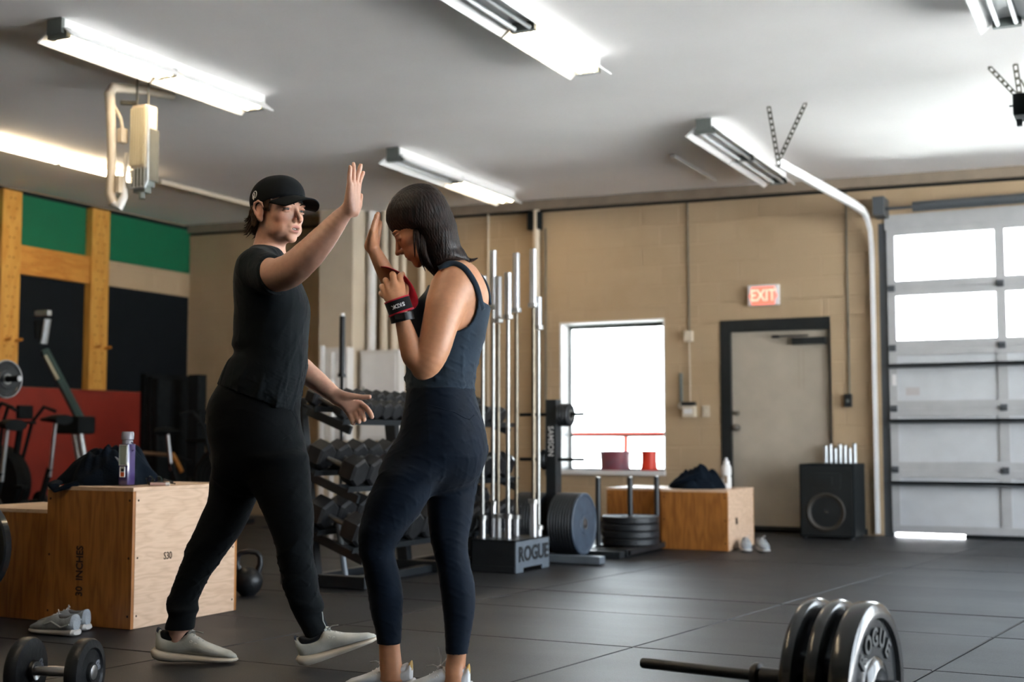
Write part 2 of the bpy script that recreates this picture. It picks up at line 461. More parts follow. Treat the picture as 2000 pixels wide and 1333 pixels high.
# ledger along the ceiling, baseboards
tz = lambda x, d: ceil_z(x) - d
tag(MB().prism([(XL, tz(XL, 0.0)), (XR, tz(XR, 0.0)), (XR, tz(XR, 0.095)), (XL, tz(XL, 0.095))], 'Y', YB - 0.10, YB - 0.001).build('trim_1', M['ledger']), kind='structure')
tag(MB().prism([(XL, tz(XL, 0.095)), (XR, tz(XR, 0.095)), (XR, tz(XR, 0.115)), (XL, tz(XL, 0.115))], 'Y', YB - 0.035, YB - 0.001).build('ledger_shadow', M['blackmatte']), kind='structure')  # black strip standing in for the shadow line under the ledger
tag(box('trim_3', XL + 0.001, XL + 0.04, 5.0, 11.9, 3.38, 3.42, M['blackmatte']), kind='structure')
tag(box('trim_4', -7.4, -2.35, YB - 0.02, YB - 0.001, 0, 0.055, M['black']), kind='structure')

# ------------------------------------------------ window in the back wall
w = thing('window_1', 'white-reveal window in the block wall', None); tag(w, kind='structure')
x0, x1, z0, z1 = WIN
MB().box(x0 - 0.012, x0 + 0.008, YB - 0.006, YB + 0.25, z0, z1).box(x1 - 0.006, x1 + 0.006, YB - 0.006, YB + 0.25, z0, z1).box(x0 - 0.012, x1 + 0.006, YB - 0.006, YB + 0.25, z1 - 0.006, z1 + 0.012).build('window_reveal', M['white'], w)
box('window_sill', x0 - 0.01, x1 + 0.01, YB - 0.04, YB + 0.25, z0 - 0.045, z0, M['white'], w, 0.006)
fy0, fy1 = YB + 0.19, YB + 0.23
fb = MB().box(x0, x0 + 0.03, fy0, fy1, z0, z1).box(x1 - 0.02, x1, fy0, fy1, z0, z1).box(x0, x1, fy0, fy1, z1 - 0.05, z1).box(x0, x1, fy0, fy1, z0, z0 + 0.02)
fb.build('window_frame', M['greybox'], w)
box('window_sash', x0 + 0.03, x1 - 0.02, fy0 - 0.01, fy1, 0.895, 0.925, M['greybox'], w)
box('window_pane', x0 + 0.03, x1 - 0.02, fy0 + 0.015, fy0 + 0.02, 0.925, z1 - 0.05, M['glass'], w)
box('window_pane', x0 + 0.03, x1 - 0.02, fy0 + 0.015, fy0 + 0.02, z0 + 0.02, 0.895, M['glass'], w)

# outside, beyond the window: a red railing and a pale building
r = thing('railing', 'red pipe railing outside beyond the window glass', 'railing', (-5.2, 13.4, 0))
MB().tube([(-7.5, 13.4, 0.93), (-3.2, 13.4, 0.93)], 0.028).build('rail', M['redouter'], r)
for x in (-5.26, -7.2, -3.4): MB().tube([(x, 13.4, -0.22), (x, 13.4, 0.93)], 0.03).build('post', M['redouter'], r)
pw = mat('pale_render', (0.74, 0.75, 0.76), 0.8, var=0.03)
b = thing('building', 'pale building with grey windows seen outside through the window', 'building', (-13, 32, -0.22))
box('wall', -30, -2, 32, 38, -0.22, 7, pw, b)
for k in range(9): box('window', -28 + k * 3, -26.7 + k * 3, 31.93, 32.02, 1.0, 2.6, mat('grey_pane', (0.35, 0.37, 0.40), 0.3) if k == 0 else bpy.data.materials['grey_pane'], b)

# ------------------------------------------------ entrance door
d = thing('door_1', 'cream steel door in a black frame', None); tag(d, kind='structure')
x0, x1, z0, z1 = DOOR
MB().box(x0, x0 + 0.10, YB - 0.012, YB + 0.12, 0, z1 - 0.115).box(x0, x1, YB - 0.012, YB + 0.12, z1 - 0.115, z1).box(x1 - 0.012, x1, YB - 0.012, YB + 0.12, 0, z1 - 0.115).build('door_frame', M['black'], d)
box('door_leaf', x0 + 0.10, x1 - 0.012, YB + 0.035, YB + 0.085, 0.025, z1 - 0.115, M['doorleaf'], d, 0.003)
MB().lathe([(0, -0.075), (0.02, -0.072), (0.031, -0.055), (0.028, -0.038), (0.014, -0.03), (0.014, -0.008), (0.034, -0.006), (0.034, 0)], (-3.575, YB + 0.034, 0.985), 'Y', 20).build('door_handle', M['steel'], d, True)
MB().lathe([(0, -0.02), (0.022, -0.02), (0.026, 0)], (-3.575, YB + 0.034, 1.125), 'Y', 20).build('deadbolt', M['steel'], d, True)
box('threshold', x0, x1, YB - 0.02, YB + 0.12, -0.03, 0.025, M['black'], d)
cl = MB().box(-3.02, -2.70, YB - 0.035, YB + 0.034, 1.765, 1.83, 0.01).build('door_closer', M['black'], d)
MB().box(-3.20, -2.86, YB - 0.02, YB - 0.008, 1.842, 1.856).box(-3.21, -3.15, YB - 0.02, YB + 0.034, 1.836, 1.86).build('closer_arm', M['iron'], cl)
for x in (-2.97, -2.925, -2.74): box('scratch', x, x + 0.006, YB + 0.0335, YB + 0.036, 1.35 if x < -2.9 else 1.15, 1.72, mat('worn_metal', (0.36, 0.30, 0.23), 0.6) if x == -2.97 else bpy.data.materials['worn_metal'], d)

# ------------------------------------------------ sectional garage door
g = thing('door_2', 'sectional garage door with two glazed rows', None); tag(g, kind='structure')
gx = [-2.12, -1.15, -0.17, 0.92]
gy = YB - 0.05
zs = [0.03, 0.60, 1.15, 1.70, 2.245, 2.80]
for k in range(5):
    a, b_ = zs[k] + (0.0 if k else 0.004), zs[k + 1] - 0.0005
    glazed = k >= 3
    for (u, v_) in ((a, a + 0.07), (b_ - 0.07, b_)):
        box('rail', gx[0], gx[-1], gy, gy + 0.045, u, v_, M['doorrail'], g, 0.004)
    for i, x in enumerate(gx):
        xa, xb = (x, x + 0.07) if i == 0 else ((x - 0.07, x) if i == 3 else (x - 0.042, x + 0.042))
        box('stile', xa, xb, gy + 0.001, gy + 0.044, a + 0.07, b_ - 0.07, M['doorrail'], g)
    for i in range(3):
        if glazed: box('pane', gx[i] + 0.05, gx[i + 1] - 0.03, gy + 0.02, gy + 0.026, a + 0.06, b_ - 0.06, M['glass'], g)
        else: box('door_panel', gx[i] + 0.03, gx[i + 1] - 0.03, gy + 0.018, gy + 0.03, a + 0.06, b_ - 0.06, M['doorpanel'], g)
    if k:
        for x in (gx[0] + 0.035, gx[1], gx[2]):
            MB().box(x - 0.03, x + 0.03, gy - 0.018, gy + 0.002, zs[k] - 0.03, zs[k] + 0.03, 0.004).tube([(x - 0.03, gy - 0.02, zs[k]), (x + 0.03, gy - 0.02, zs[k])], 0.011, 8).build('hinge', M['strut'], g)
for z in (1.54, 1.04, 0.485):
    MB().box(gx[0], gx[-1], gy - 0.055, gy, z - 0.012, z + 0.012).box(gx[0], gx[-1], gy - 0.055, gy - 0.045, z - 0.03, z + 0.012).build('strut', M['strut'], g)
MB().tube([(-2.13, YB - 0.17, 2.965), (0.95, YB - 0.17, 2.965)], 0.014, 8).build('torsion_shaft', M['strut'], g)
MB().tube([(-1.86, YB - 0.17, 2.965), (0.6, YB - 0.17, 2.965)], 0.045, 14).build('torsion_spring', M['strut'], g, True)
box('bearing_plate', -2.20, -2.10, YB - 0.26, YB - 0.004, 2.90, 3.07, M['strut'], g)
box('seal', gx[0] + 0.62, gx[-1], gy, gy + 0.05, -0.03, 0.035, M['blackmatte'], g)
box('lintel_trim', -2.14, 0.96, YB - 0.02, YB - 0.001, 2.795, 2.93, M['doorrail'], g)
box('jamb', -2.20, -2.112, YB - 0.004, YB + 0.10, -0.03, 2.86, M['strut'], g)
box('warning_label', -2.095, -2.06, gy - 0.004, gy + 0.001, 1.36, 1.46, M['white'], g)
box('warning_label', -1.98, -1.86, gy + 0.015, gy + 0.0195, 1.27, 1.34, mat('faded_label', (0.45, 0.42, 0.42), 0.6), g)
tp = [(-2.235, YB - 0.05, 0.02), (-2.235, YB - 0.05, 2.52), (-2.235, YB - 0.065, 2.66), (-2.235, YB - 0.12, 2.79), (-2.24, YB - 0.22, 2.88), (-2.245, YB - 0.38, 2.925), (-2.26, 11.2, 2.93), (-2.41, 9.24, 2.93)]
def channel(pts, wdt=0.07, side=1):
    mb = MB(); vs = []
    for i, p in enumerate(pts):
        p = Vector(p); t = (Vector(pts[min(i + 1, len(pts) - 1)]) - Vector(pts[max(i - 1, 0)])).normalized()
        q = t.cross(Vector((1, 0, 0))).normalized()
        for (dx, dq) in ((0.0, -wdt / 2), (0.0, wdt / 2), (-0.03, wdt / 2), (-0.03, wdt / 2 - 0.006), (-0.006, wdt / 2 - 0.006), (-0.006, -wdt / 2 + 0.006), (-0.03, -wdt / 2 + 0.006), (-0.03, -wdt / 2)):
            vs.append(p + Vector((dx, 0, 0)) + q * dq)
    f = [(i * 8 + k, i * 8 + (k + 1) % 8, (i + 1) * 8 + (k + 1) % 8, (i + 1) * 8 + k) for i in range(len(pts) - 1) for k in range(8)]
    f += [tuple(range(8))[::-1], tuple(range((len(pts) - 1) * 8, len(pts) * 8))]
    return mb.add(vs, f)
channel(tp).build('track', M['whitemetal'], g)
def perforated(name, a, b, parent, w_=0.032):
    a = Vector(a); b = Vector(b); t = (b - a).normalized(); s = t.cross(Vector((0, 1, 0))).normalized() * w_ / 2; n_ = t.cross(s).normalized() * 0.002
    L = (b - a).length; k = int(L / 0.04); mb = MB()
    for sd in (-1, 1):
        c = a + s * sd * 0.75; e = b + s * sd * 0.75; h = s * 0.25
        mb.add([c - h - n_, c + h - n_, c + h + n_, c - h + n_, e - h - n_, e + h - n_, e + h + n_, e - h + n_], [(0, 1, 2, 3), (4, 7, 6, 5), (0, 4, 5, 1), (1, 5, 6, 2), (2, 6, 7, 3), (3, 7, 4, 0)])
    for i in range(k + 1):
        c = a + t * (L * i / k); u = t * 0.009; h = s * 0.55
        mb.add([c - u - h - n_, c - u + h - n_, c + u + h - n_, c + u - h - n_, c - u - h + n_, c - u + h + n_, c + u + h + n_, c + u - h + n_], [(0, 3, 2, 1), (4, 5, 6, 7), (0, 1, 5, 4), (1, 2, 6, 5), (2, 3, 7, 6), (3, 0, 4, 7)])
    return mb.build(name, M['perf'], parent)
perforated('hanger', (-2.42, 9.05, 3.295), (-2.395, 9.22, 2.89), g)
perforated('hanger', (-2.15, 9.05, 3.29), (-2.395, 9.25, 2.95), g)

# boxed column, pipes and conduits on the back wall
tag(MB().box(-8.16, -7.72, 11.60, 11.995, 0, 3.42, 0.006).build('pillar', M['cream']), kind='structure')
PIPEL = ['thick white pipe touching the boxed column', 'cream pipe second from the boxed column', 'cream pipe third from the boxed column', 'thin cream pipe fourth from the boxed column', 'thin cream pipe farthest right of the boxed column']
for (x, y, rad, m_) in ((-7.64, 11.86, 0.05, 'white'), (-7.50, 11.90, 0.045, 'cream'), (-7.38, 11.92, 0.05, 'cream'), (-7.28, 11.93, 0.035, 'cream'), (-7.05, 11.94, 0.035, 'cream')):
    tag(MB().tube([(x, y, 0.02), (x, y, ceil_z(x) - 0.002)], rad, 14).build('wall_pipe', M[m_], None, True), PIPEL.pop(0), 'pipe', 'pipes beside the column')
tag(MB().tube([(-5.665, 11.93, 0.0), (-5.665, 11.93, ceil_z(-5.6) - 0.1)], 0.036, 14).build('drain_pipe', M['cream'], None, True), 'cream drain pipe running up the wall left of the window', 'pipe')
tag(MB().tube([(-5.58, 11.97, 0.5), (-5.58, 11.97, 3.06)], 0.011, 8).build('conduit', M['perf'], None, True), 'thin dark conduit beside the cream drain pipe', 'conduit')
j = MB().box(-5.76, -5.62, 11.9, 11.99, 3.05, 3.24, 0.01).build('junction_box', M['blackmatte']); tag(j, 'dark junction box under the ceiling above the drain pipe', 'junction box')
tag(MB().tube([(-6.25, 11.97, 1.2), (-6.25, 11.97, ceil_z(-6.2) - 0.1)], 0.010, 8).build('conduit', M['cream'], None, True), 'cream conduit on the wall behind the woman', 'conduit')

def electric_panel(name, x0, x1, z0, z1, y1, label):
    t = thing(name, label, 'electrical panel', ((x0 + x1) / 2, y1, z0))
    box('cabinet', x0, x1, y1 - 0.13, y1, z0, z1, M['white'], t, 0.004)
    box('cover', x0 + 0.03, x1 - 0.03, y1 - 0.142, y1 - 0.13, z0 + 0.04, z1 - 0.04, M['whitemetal'], t, 0.004)
    box('latch', x0 + 0.05, x0 + 0.065, y1 - 0.155, y1 - 0.142, (z0 + z1) / 2, (z0 + z1) / 2 + 0.09, M['greybox'], t)
electric_panel('electrical_panel', -7.98, -7.68, 0.86, 1.86, 11.58, 'tall narrow white electrical panel mounted on the boxed column')
electric_panel('electrical_panel', -7.66, -7.17, 0.86, 1.83, 11.80, 'wide white electrical panel right of the narrow one, beside the column')
t = thing('switch_box', 'grey switch box mounted under the white panels behind the dumbbell rack', 'switch box', (-7.0, 11.9, 0.9))
box('case', -7.02, -6.86, 11.88, 11.99, 1.35, 1.62, M['greybox'], t, 0.006); box('lever', -6.85, -6.83, 11.86, 11.90, 1.42, 1.55, M['blackmatte'], t)

tag(MB().tube([(-4.03, 11.985, 1.93), (-4.035, 11.985, ceil_z(-4.0) - 0.11)], 0.008, 8).build('conduit', M['perf'], None), 'thin conduit running up from the small box between window and door', 'conduit')
t = thing('wall_box', 'small cream box on the wall between window and door', 'box', (-4.03, 11.97, 1.84))
box('case', -4.07, -3.99, 11.93, 11.995, 1.83, 1.93, M['cream'], t, 0.005); MB().tube([(-4.03, 11.98, 1.84), (-4.025, 11.98, 1.22)], 0.006, 6).build('cable', M['cream'], t)
t = thing('time_clock', 'small wall control box with dark top below the cream box', 'control box', (-4.03, 11.97, 1.08))
box('case', -4.09, -3.965, 11.92, 11.995, 1.09, 1.20, M['cream'], t, 0.006); box('top', -4.10, -3.97, 11.915, 11.995, 1.20, 1.235, M['black'], t)
box('label', -4.07, -3.99, 11.916, 11.92, 1.12, 1.17, M['white'], t)
t = thing('wall_thermometer', 'slim grey thermometer hanging beside the wall control box', 'thermometer', (-4.11, 11.98, 1.22))
box('plate', -4.135, -4.105, 11.975, 11.995, 1.24, 1.52, M['greybox'], t, 0.004); MB().lathe([(0, -0.02), (0.03, -0.018), (0.034, 0)], (-4.12, 11.99, 1.20), 'Y', 16).build('dial', M['white'], t)
t = thing('light_switch', 'cream light switch right of the wall control box', 'switch', (-3.87, 11.99, 1.1))
box('plate', -3.905, -3.835, 11.985, 11.997, 1.09, 1.20, M['cream'], t, 0.003); box('toggle', -3.878, -3.862, 11.97, 11.985, 1.13, 1.16, M['cream'], t)
tag(MB().tube([(-2.487, 11.985, 1.28), (-2.487, 11.985, ceil_z(-2.5) - 0.11)], 0.008, 8).build('conduit', M['perf'], None), 'thin conduit running up the wall right of the door', 'conduit')
t = thing('door_control', 'small black control box below the conduit right of the door', 'control box', (-2.5, 11.98, 1.18))
box('case', -2.53, -2.465, 11.94, 11.995, 1.17, 1.29, M['black'], t, 0.006); box('button', -2.51, -2.485, 11.933, 11.94, 1.21, 1.24, M['greybox'], t)

# EXIT sign
t = thing('exit_sign', 'white-edged red lit EXIT sign on the wall above the door', 'exit sign', (-3.28, 11.97, 2.14))
box('case', -3.425, -3.125, 11.94, 11.995, 2.15, 2.345, M['whitemetal'], t, 0.008)
box('face', -3.385, -3.165, 11.934, 11.94, 2.155, 2.325, M['exitred'], t)
text_mesh('lettering', 'EXIT', 0.155, M['exitwhite'], t, face_matrix((-3.275, 11.930, 2.238), (1, 0, 0), (0, 0, 1)), 0.002, 0.78, 0.003)
MB().prism([(-3.412, 2.238), (-3.392, 2.20), (-3.392, 2.276)], 'Y', 11.934, 11.94).build('arrow', M['exitred'], t)
MB().prism([(-3.138, 2.238), (-3.158, 2.20), (-3.158, 2.276)], 'Y', 11.934, 11.94).build('arrow', M['exitred'], t)

# ------------------------------------------------ left wall boards and timber rig
for (y0, y1, z0, z1, m_, lab) in ((5.0, 9.27, 2.86, 3.36, 'green', 'pale end of the green wall board left of the timber post'), (9.28, 11.96, 2.86, 3.40, 'green', 'green painted board along the top of the left wall'),
                               ):
    tag(box('wall_board', XL, XL + 0.03, y0, y1, z0, z1, M[m_]), lab, 'board')
tag(box('wall_board', XL, XL + 0.03, 5.0, 9.2, 1.41, 2.56, M['blackboard']), 'black wall panel left of the first timber post', 'board', None)
tag(box('wall_board', XL, XL + 0.03, 9.21, 10.52, 1.41, 2.56, M['blackboard']), 'black wall panel between the two timber posts', 'board', None)
tag(box('wall_board', XL, XL + 0.03, 10.53, 11.95, 1.41, 2.57, M['blackboard']), 'black wall panel in the corner right of the second timber post', 'board', None)
tag(box('wall_board', XL, XL + 0.035, 5.0, 11.95, 0.02, 1.405, M['redboard']), 'red board along the foot of the left wall', 'board')
px = XL + 0.19
def rig_post(y0, y1, label, xo=0.0):
    t = thing('wooden_post', label, 'post', (XL + 0.1, y0, 1.4))
    h = MB().box(XL + 0.035 + xo, XL + 0.13 + xo, y0, y1, 1.405, ceil_z(XL) - 0.06, 0.004).build('timber', M['postwood'], t)
    hm = MB()
    for k in range(19):
        for s in (0.28, 0.72):
            yy = y0 + (y1 - y0) * (s if k % 2 else (s * 0.5 + 0.25)); z = 1.5 + k * 0.1
            hm.tube([(XL + 0.129 + xo, yy, z), (XL + 0.132 + xo, yy, z)], 0.008, 8)
    tag(hm.build('peg_hole', mat('hole_dark', (0.10, 0.04, 0.01), 0.9) if 'hole_dark' not in bpy.data.materials else bpy.data.materials['hole_dark'], t), kind='stuff')
    for s in (0.3, 0.85):
        MB().tube([(XL + 0.12 + xo, y0 + (y1 - y0) * s, 1.86), (XL + 0.22 + xo, y0 + (y1 - y0) * s, 1.87)], 0.014, 8).build('peg', M['beamwood'], t)
rig_post(9.06, 9.30, 'yellow timber post with two columns of peg holes at the left edge')
rig_post(10.27, 10.53, 'yellow timber post nearer the corner, behind the hanging heater')
t = thing('wooden_beam', 'orange timber crossbeam with bright pegs between the two yellow posts', 'beam', (XL + 0.1, 9.3, 2.56))
box('timber', XL + 0.035, XL + 0.11, 9.305, 10.265, 2.55, 2.845, M['beamwood'], t, 0.004)
hm = MB()
for k in range(10):
    for j_ in range(2):
        yy = 9.38 + k * 0.088; z = 2.63 + j_ * 0.12 + (k % 2) * 0.04
        hm.tube([(XL + 0.109, yy, z), (XL + 0.116, yy, z)], 0.009, 8)
tag(hm.build('screw', M['postwood'], t), kind='stuff')

# ------------------------------------------------ fluorescent lights
def fixture(xc, y0, y1, zr, lit, label, bare=False):
    t = thing('fluorescent_light', label, 'light', (xc, (y0 + y1) / 2, zr), 'ceiling fluorescent lights')
    zc = ceil_z(xc) - 0.001
    ymid = (y0 + y1) / 2
    box('housing', xc - 0.055, xc + 0.055, y0 + 0.01, y1 - 0.01, zr + 0.035, zc, M['reflector'], t, 0.003)
    if not bare:
        prof = [(-0.145, -0.035), (-0.139, -0.035), (-0.062, 0.03), (0.062, 0.03), (0.139, -0.035), (0.145, -0.035), (0.145, -0.028), (0.066, 0.036), (-0.066, 0.036), (-0.145, -0.028)]
        for a, b in ((y0, ymid - 0.012), (ymid + 0.012, y1)):
            n_ = len(prof); v = [(xc + p[0], a, zr + p[1]) for p in prof] + [(xc + p[0], b, zr + p[1]) for p in prof]
            f = [(i, (i + 1) % n_, n_ + (i + 1) % n_, n_ + i) for i in range(n_)] + [tuple(range(n_))[::-1], tuple(range(n_, 2 * n_))]
            obj('reflector', v, f, M['reflector'], t)
    box('end_cap', xc - 0.06, xc + 0.06, y0 - 0.012, y0 + 0.012, zr + 0.0, zc, M['greybox'], t)
    box('end_cap', xc - 0.06, xc + 0.06, y1 - 0.012, y1 + 0.012, zr + 0.0, zc, M['reflector'], t)
    for y in (y0 + 0.03, ymid, y1 - 0.03):
        box('socket', xc - 0.075, xc + 0.075, y - 0.02, y + 0.02, zr - 0.02, zr + 0.034, M['greybox'] if not bare else M['reflector'], t)
    for k, (a, b) in enumerate(((y0 + 0.05, ymid - 0.02), (ymid + 0.02, y1 - 0.05))):
        for s in (-0.047, 0.047):
            MB().tube([(xc + s, a, zr - 0.004), (xc + s, b, zr - 0.004)], 0.014, 10).build('tube', M['tube_lit'] if lit[k] else M['tube_off'], t, True)
    return t
fixture(-5.715, 5.42, 7.33, 3.262, (1, 1), 'fully lit two-part fluorescent light above the man, left of the picture')
fixture(-3.13, 5.45, 7.40, 3.215, (0, 1), 'fluorescent light at the top centre with only its far half lit')
fixture(-5.71, 9.18, 11.39, 3.262, (0, 1), 'fluorescent light above the woman near the back wall, far half lit')
fixture(-2.97, 9.22, 11.43, 3.215, (0, 0), 'unlit fluorescent light beside the garage door track')
fixture(-8.62, 7.25, 9.33, 3.345, (1, 1), 'bare lit strip light near the green board, behind the heater', True)
fixture(-0.64, 5.5, 7.45, 3.17, (0, 0), 'unlit fluorescent light at the top right corner')
tag(box('conduit', -8.6, -8.55, 9.5, 11.2, 3.36, 3.40, M['cream']), 'pale conduit on the ceiling beyond the bare strip light', 'conduit')
tag(box('ceiling_bracket', -3.62, -3.58, 10.3, 11.5, 3.285, 3.312, M['reflector']), 'thin white strip fixed to the ceiling beside the unlit light', 'bracket')
fixture(-3.13, 1.55, 3.50, 3.215, (1, 1), 'lit fluorescent light added out of view nearer the camera to light the people')  # added lamp, out of view, brightens the camera-facing sides

ORD = 'first second third fourth fifth sixth seventh eighth ninth tenth eleventh twelfth thirteenth fourteenth fifteenth sixteenth seventeenth eighteenth nineteenth twentieth'.split()
# ================================================================== EQUIPMENT
# hanging heater
t = thing('hanging_heater', 'ribbed cream heater unit hanging from the ceiling by a bent white pipe', 'heater', (-5.8, 6.15, 3.36))
MB().tube([(-5.98, 6.75, 3.255), (-5.96, 6.45, 3.22), (-5.925, 6.10, 3.15), (-5.905, 6.05, 3.09), (-5.90, 6.06, 2.98), (-5.90, 6.08, 2.70), (-5.925, 6.10, 2.42), (-5.90, 6.11, 2.355)], [0.028, 0.03, 0.034, 0.036, 0.033, 0.03, 0.034, 0.036], 14).build('flue_pipe', M['cream'], t, True)
MB().tube([(-5.90, 6.11, 2.36), (-5.86, 6.12, 2.335), (-5.83, 6.13, 2.40), (-5.84, 6.14, 2.55), (-5.83, 6.14, 2.70)], [0.034, 0.033, 0.026, 0.012, 0.012], 12).build('elbow', M['white'], t, True)
MB().tube([(-5.90, 6.06, 3.05), (-5.84, 6.09, 2.93), (-5.835, 6.12, 2.80)], 0.012, 8).build('gas_line', M['cream'], t, True)
MB().box(-5.86, -5.815, 6.08, 6.14, 2.76, 2.86, 0.008).build('valve', M['cream'], t)
MB().box(-5.87, -5.83, 6.08, 6.13, 2.42, 2.54, 0.008).build('valve', M['cream'], t)
MB().tube([(-5.80, 6.2, 3.255), (-5.80, 6.2, 3.02)], 0.007, 8).tube([(-5.87, 6.12, 3.045), (-5.77, 6.17, 3.04)], 0.016, 8).tube([(-5.70, 6.2, 3.255), (-5.70, 6.2, 3.02)], 0.007, 8).build('hanger_rod', M['perf'], t)
hb = MB().box(-5.775, -5.65, 6.12, 6.24, 2.58, 3.015, 0.02).build('cabinet', M['cream'], t)
for k in range(7): MB().tube([(-5.77 + k * 0.021, 6.115, 2.60), (-5.77 + k * 0.021, 6.115, 2.99)], 0.0062, 6).build('rib', mat('heater_rib', (0.50, 0.46, 0.33), 0.45) if k == 0 else bpy.data.materials['heater_rib'], hb)
MB().box(-5.775, -5.65, 6.13, 6.23, 2.46, 2.58, 0.015).build('burner_box', M['greybox'], t)
gr = MB()
for k in range(5): gr.tube([(-5.768 + k * 0.03, 6.12, 2.45), (-5.768 + k * 0.03, 6.12, 2.585)], 0.005, 6)
gr.tube([(-5.632, 6.13, 3.0), (-5.628, 6.13, 2.5), (-5.65, 6.13, 2.45), (-5.77, 6.13, 2.45)], 0.008, 8).build('guard', M['galv'], t)
MB().tube([(-5.71, 6.16, 2.46), (-5.70, 6.16, 2.38)], 0.022, 10).box(-5.76, -5.66, 6.14, 6.2, 2.42, 2.46).build('outlet', M['greybox'], t)
MB().box(-5.65, -5.635, 6.15, 6.24, 2.5, 2.85).build('side_plate', M['perf'], t)

t.location = (-5.8 - 0.29, 6.15 + 0.31, 3.36 + 0.10)

# garage door opener at the right edge
t = thing('door_opener', 'dark garage door opener hanging from slotted angle irons at the right edge', 'opener', (-0.66, 8.6, 3.26))
perforated('hanger', (-0.855, 8.6, 3.262), (-0.70, 8.6, 3.06), t, 0.03)
perforated('hanger', (-0.70, 8.6, 3.262), (-0.675, 8.6, 3.03), t, 0.034)
MB().box(-0.715, -0.62, 8.5, 8.72, 2.91, 3.05, 0.012).box(-0.70, -0.665, 8.55, 8.6, 2.855, 2.895, 0.004).tube([(-0.74, 8.56, 2.985), (-0.70, 8.56, 2.985)], 0.006, 6).box(-0.62, -0.30, 8.4, 8.9, 2.88, 3.02, 0.015).build('motor', M['blackmatte'], t)
MB().tube([(-0.67, 8.6, 3.16), (-0.645, 8.6, 3.1), (-0.65, 8.6, 3.04)], 0.006, 6).build('cable', M['perf'], t)
MB().tube([(-0.695, 8.58, 2.975), (-0.67, 8.55, 2.955)], 0.02, 10).build('pulley', M['steel'], t)

# ---------------- plywood plyo boxes
def plyo(x0, x1, y0, y1, z1, label, daylit_m='ply_daylit', shade_m='ply_shade'):
    t = thing('plyo_box', label, 'box', ((x0 + x1) / 2, (y0 + y1) / 2, 0))
    th = 0.018
    MB().box(x0, x1, y0, y0 + th, 0.002, z1 - th, 0.002).build('front_panel', M[shade_m], t)
    MB().box(x0, x1, y1 - th, y1, 0.002, z1 - th, 0.002).build('back_panel', M[shade_m], t)
    MB().box(x1 - th, x1 + 0.001, y0 + th, y1 - th, 0.002, z1 - th, 0.002).build('side_panel', M[daylit_m], t)
    MB().box(x0, x0 + th, y0 + th, y1 - th, 0.002, z1 - th, 0.002).build('side_panel', M[daylit_m], t)
    MB().box(x0, x1 + 0.001, y0, y1, z1 - th, z1, 0.003).build('top_panel', M[daylit_m], t)
    sc = MB()
    for z in (0.06, z1 * 0.5, z1 - 0.06):
        for x in (x0 + 0.02, x1 - 0.02): sc.tube([(x, y0 + 0.001, z), (x, y0 - 0.001, z)], 0.006, 8)
        for y in (y0 + 0.035, y1 - 0.035): sc.tube([(x1, y, z), (x1 + 0.002, y, z)], 0.005, 8)
    tag(sc.build('screw', M['ink'], t), kind='stuff')
    return t
bA = plyo(-4.775, -4.235, 4.56, 5.32, 0.652, 'near plywood box with shade-toned front and daylight-toned side, jacket and purple bottle on top')
text_mesh('lettering', '30  INCHES', 0.058, M['ink'], bA, face_matrix((-4.555, 4.5585, 0.255), (0, 0, 1), (-1, 0, 0)), 0.0008, 0.82, 0.0015)
text_mesh('lettering', 'S30', 0.05, M['ink'], bA, face_matrix((-4.2325, 4.80, 0.32), (0, 1, 0), (0, 0, 1)), 0.0006, 0.8)
plyo(-5.42, -4.79, 4.60, 5.14, 0.535, 'lower plywood box partly behind the black disc, left of the jacket box', 'ply_daylit')
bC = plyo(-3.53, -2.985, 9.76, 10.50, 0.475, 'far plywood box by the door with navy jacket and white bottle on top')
MB().tube([(-2.984, 9.98, 0.25), (-2.981, 9.98, 0.20)], 0.013, 8).build('knot', M['ink'], bC)
plyo(-4.10, -3.56, 10.0, 10.6, 0.47, 'far plywood box under the window, behind the weight sled')

